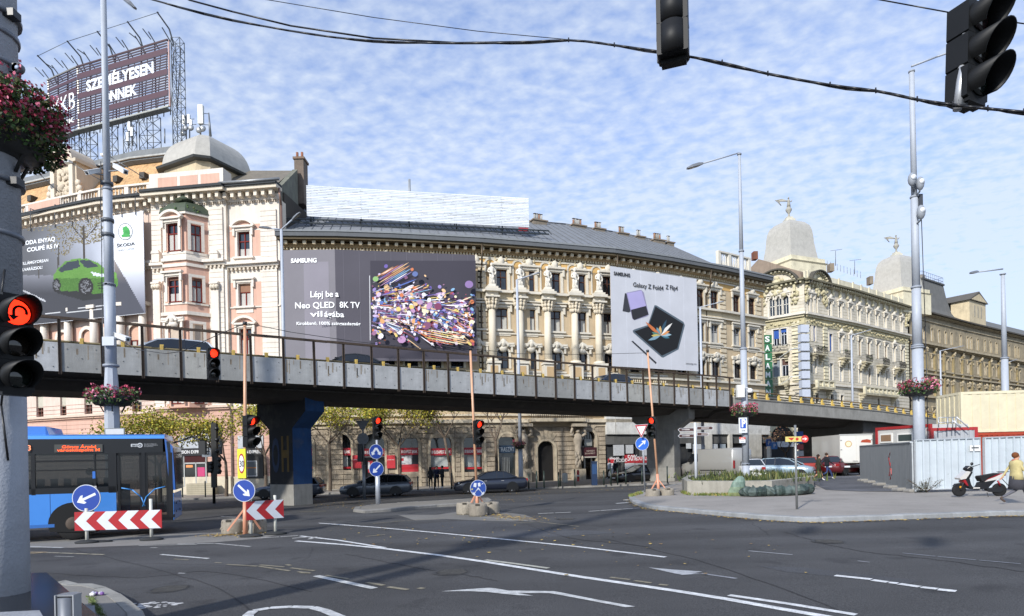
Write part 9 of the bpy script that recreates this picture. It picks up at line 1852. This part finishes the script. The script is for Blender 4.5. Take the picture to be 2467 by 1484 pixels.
# ================================================================== PEOPLE
def person(label, p, rz, h=1.72, top='1c1d22', legs='1a1a1e', shoes='d0d0d0', hair='2a1c14', pose='stand', skirt=None, bag=None, long_hair=False, skin='b98a70', coat_len=.0, fat=1.0, fingers=False, bareleg=False, hood=None):
 t = thing('person', p, label, 'person', None, rz); k = h / 1.75; t.scale = (k,) * 3
 f = 1 if pose in ('walk', 'stride') else 0; st = .34 if pose == 'stride' else .22
 J = {'pel': (0, 0, .95, .13 * fat), 'wai': (0, 0, 1.1, .12 * fat), 'che': (0, .01, 1.32, .145 * fat), 'nek': (0, 0, 1.5, .055), 'hd': (0, -.02, 1.62, .085), 'hd2': (0, -.02, 1.70, .07), 'nose': (0, -.115, 1.61, .014)}
 E = [('pel', 'wai'), ('wai', 'che'), ('che', 'nek'), ('nek', 'hd'), ('hd', 'hd2'), ('hd', 'nose')]
 for s_, n in ((-1, 'l'), (1, 'r')):
  sw = (s_ * f) * st; J['hip' + n] = (s_ * .09, 0, .9, .095 * fat); J['kne' + n] = (s_ * .1, -abs(sw) * .35 - sw * .45 * (1 if s_ > 0 else 1) if f else -.01, .49, .062); back = f and sw < 0
  J['ank' + n] = (s_ * .1, -sw * 1.15 + (.14 if back else 0), .09 + (.10 if back else 0), .04); J['toe' + n] = (s_ * .11, -sw * 1.15 - .13 + (.12 if back else 0), .035 + (.03 if back else 0), .04)
  J['sho' + n] = (s_ * .17 * fat ** .5, 0, 1.43, .06); aw = -sw * .8
  if pose == 'phone' and s_ > 0: el, wr = (s_ * .24, -.08, 1.18), (s_ * .1, -.28, 1.38)
  elif pose == 'hold': el, wr = (s_ * .25, .02, 1.16), (s_ * .08, -.24, 1.12)
  else: el, wr = (s_ * .24, .03 - aw * .5, 1.16), (s_ * .25, -.03 - aw * 1.1, .92 + abs(aw) * .2)
  J['elb' + n] = (*el, .045); J['wri' + n] = (*wr, .03); d = (Vector(wr) - Vector(el)).normalized(); q = Vector(wr) + d * .08; J['han' + n] = (*q, .03)
  E += [('pel', 'hip' + n), ('hip' + n, 'kne' + n), ('kne' + n, 'ank' + n), ('ank' + n, 'toe' + n), ('che', 'sho' + n), ('sho' + n, 'elb' + n), ('elb' + n, 'wri' + n), ('wri' + n, 'han' + n)]
  if fingers:
   for i in range(5): r0 = q + Vector((0, (i - 2) * .016, 0)) + d * (.05 if i else .0) + Vector((-.03 * s_ if not i else 0, 0, 0)); tp = r0 + d * (.05, .065, .072, .066, .05)[i] * .8 + Vector((-s_ * .015, 0, .0)); J['f%d%s' % (i, n)] = (*r0, .0095); J['g%d%s' % (i, n)] = (*tp, .008); E += [('han' + n, 'f%d%s' % (i, n)), ('f%d%s' % (i, n), 'g%d%s' % (i, n))]
 names = list(J); me = bpy.data.meshes.new('body'); me.from_pydata([J[n][:3] for n in names], [(names.index(a), names.index(b)) for a, b in E], []); o = bpy.data.objects.new('body', me); COL.objects.link(o); md = o.modifiers.new('s', 'SKIN'); sv = me.skin_vertices[0].data
 for i, n in enumerate(names): sv[i].radius = (J[n][3],) * 2; sv[i].use_root = n == 'pel'
 md.use_smooth_shade = True; o.modifiers.new('u', 'SUBSURF').levels = 1; bpy.context.view_layer.update(); m2 = bpy.data.meshes.new_from_object(o.evaluated_get(bpy.context.evaluated_depsgraph_get())); bpy.data.objects.remove(o)
 zone = lambda n: skin if n[:2] in ('hd', 'no') or n[:3] in ('nek', 'han') or n[0] in 'fg' and n[1].isdigit() else shoes if n[:3] in ('ank', 'toe') else (skin if bareleg and n[:3] in ('kne',) else legs) if n[:3] in ('pel', 'hip', 'kne') else top
 mb = MB(); fs = [tuple(q.vertices) for q in m2.polygons]; cs = []; vj = [(Vector(J[n][:3]), zone(n)) for n in names]
 for a, b in E:
  va, vb_ = Vector(J[a][:3]), Vector(J[b][:3]);
  for tt in (.33, .67): vj.append((va.lerp(vb_, tt), zone(a) if tt < .5 or (b[:3] in ('ank', 'han')) else zone(b)))
 for q in m2.polygons: c = q.center; cs.append(min(vj, key=lambda w_: (w_[0] - c).length_squared)[1])
 mb.add([v.co for v in m2.vertices], fs, cs, True); bpy.data.meshes.remove(m2); mb.build('body', 'skin', t)
 hm = MB(); hm.ball((0, .02, 1.665), .108, hair, 12, 8, (.95, 1.0, 1.0), jit=.03)
 if long_hair: hm.loft([[(r * math.cos(a), .05 + r * .6 * math.sin(a), z) for a in [2 * math.pi * i / 10 for i in range(10)]] for r, z in ((.10, 1.66), (.12, 1.55), (.11, 1.4), (.06, 1.3))], hair)
 hm.build('hair', 'fabric', t); cm = MB(); bz = .88 - coat_len
 cm.loft([[(r * fat * math.cos(a), .0 + r * fat * .68 * math.sin(a), z + .01 * math.sin(3 * a)) for a in [2 * math.pi * i / 16 for i in range(16)]] for r, z in ((.21 + coat_len * .15, bz), (.2, 1.0), (.18, 1.1), (.2, 1.28), (.215, 1.4), (.16, 1.47), (.075, 1.52))], top); cm.build('jacket', 'fabric', t)
 if hood: q = MB(); q.loft([[(r * math.cos(a), .02 + r * .8 * math.sin(a), z) for a in [2 * math.pi * i / 12 for i in range(12)]] for r, z in ((.12, 1.44), (.135, 1.48), (.1, 1.53))], hood); q.build('scarf', 'fabric', t)
 if skirt: q = MB(); q.loft([[(r * fat * math.cos(a), r * fat * .75 * math.sin(a), z) for a in [2 * math.pi * i / 14 for i in range(14)]] for r, z in ((.24, .5), (.22, .7), (.19, .95))], skirt); q.build('skirt', 'fabric', t)
 return t
pp = lambda u, v, lift=.14: parkat(u, v, None, lift)
w_ = person('person in pale yellow coat and brown hair walking out at the right edge', pp(2450, 1213), R(75), 1.62, 'b5a878', '5a5a62', '4a3c34', '6a3c1c', 'stride', skirt='3a3a40', fat=1.28, fingers=True, hood='b5705c', coat_len=.05)
person('person in olive coat with bare legs and white shoes walking beside another', pp(1973, 1158), R(70), 1.68, '2e2e1e', '2a2a20', 'd9d9d6', '2a1c14', 'walk', long_hair=True, coat_len=.22, bareleg=True)
person('person in blue jeans and dark jacket walking right in the car park', pp(1993, 1155), R(85), 1.76, '15171e', '2a3a64', 'd0d0d0', '3a2a1e', 'stride')
FP = .13
person('person with white backpack, leftmost of three waiting by the trees', parkat(1038, 1178, None, FP), R(160), 1.68, '141518', '141518', 'c9c9c9', '17120f', 'stand', long_hair=True)
person('person standing in the middle of three by the trees', parkat(1053, 1177, None, FP), R(10), 1.74, '1a2238', '16181c', 'c9c9c9', '3a2a1e', 'hold')
person('person in black puffer jacket, rightmost of three by the trees', parkat(1066, 1177, None, FP), R(-60), 1.74, '17181b', '141518', 'c9c9c9', '2a1c14', 'hold', fat=1.15)
for lb, u, v, rz, kw in (('person in jeans left of the red hydrant by the gate', 1389, 1152, 200, dict(top='1c1d24', legs='34486a')), ('person in dark coat before the tobacco shop door', 1401, 1151, 160, dict(top='1a1416', legs='c0c0c4', coat_len=.2)), ('person in a long white coat before the shop door', 1413, 1150, 190, dict(top='cbc8c0', legs='cbc8c0', coat_len=.35, pose='phone')), ('person in black beside the blue kiosk box', 1424, 1150, 120, dict(top='17181c', pose='hold')),
 ('person in white jacket walking before the outlet window', 1469, 1154, -150, dict(top='c9cbd0', legs='17181c', pose='walk')), ('person in dark hooded jacket walking beside the white jacket', 1483, 1154, -170, dict(top='1a1c22', legs='3a2c28', pose='walk', hood='b9b5ae')), ('person in dark coat left of the black car', 1500, 1148, 60, dict(top='222422', legs='222422', pose='walk')), ('small person before the red outlet banner', 1516, 1148, 150, dict(top='2e2420', legs='222', h=1.5)), ('person in green jacket behind the black car', 1524, 1147, 180, dict(top='30342a', legs='222222'))):
 if kw.get('legs') == '222': kw['legs'] = '222222'
 person(lb, parkat(u, v, None, FP), R(rz), **kw)
# ================================================================== PAVEMENT FURNITURE
def rail_post(label, u, v, h, col='26332e'):
 b = parkat(u, v, None, .13); m = MB(); m.cyl((0, 0, 0), (0, 0, h), .05, .05, 8, col); m.cyl((0, 0, h), (0, 0, h + .05), .05, .02, 8, col); o = m.build('bollard', 'paint'); o.location = b; tag(o, label, 'bollard', 'dark green posts along the far kerb')
UV = [(1007, 1181), (1047, 1180), (1088, 1178), (1376 - 102, 1178), (1293, 1177), (1311, 1176), (1346, 1173), (1350, 1172), (1385, 1171), (1455, 1169), (1472, 1168), (1488, 1168), (1508, 1167), (1547, 1166), (1608, 1163), (780, 1188), (440, 1198), (495, 1197), (546, 1195)]
for i, (u, v) in enumerate(UV): rail_post('dark green kerb post, one of a row along the far pavement', u, v, 1.15 if i % 3 else 1.0)
b = parkat(1393, 1160, None, .13); t = thing('fire_hydrant', b, 'red and white hydrant on the far pavement near the gate', 'hydrant'); m = MB(); m.lathe([(.14, 0), (.1, .05), (.1, .4), (.13, .45), (.13, .55), (.1, .6), (.12, .85), (.06, 1.0)], (0, 0, 0), 12, '9a2420'); m.build('body', 'paint', t); m = MB(); m.cyl((0, 0, .42), (0, 0, .56), .135, .135, 12, 'c9c9c9'); m.build('band', 'paint', t)
b = parkat(1432, 1169, None, .13); t = thing('kiosk_box', b, 'narrow dark blue cabinet standing on the far pavement', 'cabinet'); m = MB(); m.box(-.2, .2, -.2, .2, 0, 1.65, '182c4a'); m.box(-.23, .23, -.23, .23, 1.65, 1.72, '22324a'); m.build('body', 'paint', t); m = MB(); m.box(-.16, .16, -.215, -.2, .8, 1.5, '24426a'); m.build('panel', 'paint', t)
b = parkat(1361, 1163, None, .13); t = thing('waste_bin', b, 'pale cylindrical waste bin on the far pavement', 'bin'); m = MB(); m.lathe([(.2, 0), (.23, .1), (.23, .75), (.16, .8)], (0, 0, 0), 14, 'b5b5ae'); m.build('body', 'concrete', t); m = MB(); m.cyl((0, 0, .8), (0, 0, .82), .14, .12, 12, '2a2a2a'); m.build('opening', 'paint', t)
b = parkat(1265, 1160, None, .13)
t = thing('notice_board', parkat(1284, 1158, None, .13), 'glazed notice board on a post left of the dark gate', 'notice board'); m = MB(); m.cyl((-.5, 0, 0), (-.5, 0, 2.6), .05, .05, 6, '6a5a3a'); m.box(-.4, .5, -.08, .08, .8, 3.0, '8a7a58'); m.build('frame', 'paint', t); m = MB(); m.box(-.3, .1, -.1, -.08, 1.0, 2.8, 'b9b9b0'); m.build('paper', 'matte', t)
t = thing('sandwich_board', parkat(1216, 1160, None, .13), 'yellow and white shop notices beside the blue shop sign', 'sign'); m = MB(); m.box(-.25, .25, -.05, .05, .1, 1.7, 'b9bdb8'); m.build('board', 'paint', t); m = MB(); m.box(-.2, .2, -.06, -.05, 1.2, 1.6, 'c9c04a'); m.build('poster', 'paint', t)
b = parkat(1119, 1165, None, .13); t = thing('waste_bag', b, 'small bright green rubbish bag on the far pavement', 'bag'); m = MB(); m.ball((0, 0, .28), .3, '6aa04a', 10, 7, (.8, .8, 1.1), jit=.12); m.build('bag', 'foil', t)
t = thing('stone_bench', parkat(487, 1192, None, .13), 'low pale stone bench wall beside the bus front', 'bench'); m = MB(); m.box(-1.1, 1.1, -.35, .35, 0, .95, 'a9a18c'); [m.box(-1.11, 1.11, -.36, .36, .12 + .16 * k, .135 + .16 * k, '7a7464') for k in range(5)]; m.build('block', 'stone', t)
def bicycle(label, u, v, rz, col):
 t = thing('bicycle', parkat(u, v, None, .13), label, 'bicycle', 'bicycles and scooters by the pink house', rz); m = MB(); T = Matrix.Rotation(math.pi / 2, 4, 'X')
 for x in (-.52, .52): w2 = MB(); w2.lathe([(.31, -.02), (.34, -.02), (.34, .02), (.31, .02)], (0, 0, 0), 18, '1a1a1c', T=Matrix.Translation((x, 0, .34)) @ T); w2.build('wheel', 'rubber', t)
 m.tube([(-.52, 0, .34), (-.1, 0, .3), (.35, 0, .75), (-.2, 0, .78), (-.1, 0, .3)], .02, 6, col); m.tube([(-.52, 0, .34), (-.2, 0, .78), (-.22, 0, .95)], .018, 6, col); m.tube([(.52, 0, .34), (.36, 0, .98), (.25, .2, 1.0)], .018, 6, col); m.tube([(.36, 0, .98), (.25, -.2, 1.0)], .018, 6, col); m.box(-.34, -.1, -.07, .07, .95, 1.0, '1a1a1c'); m.build('frame', 'paint', t)
bicycle('pale bicycle parked before the display case of the pink house', 625, 1183, R(20), 'b5b5ad'); bicycle('turquoise bicycle beside the round blue arrow sign', 553, 1186, R(70), '4a9a8a'); bicycle('turquoise bicycle farther left by the pink pillar', 543, 1187, R(100), '4aa08c')
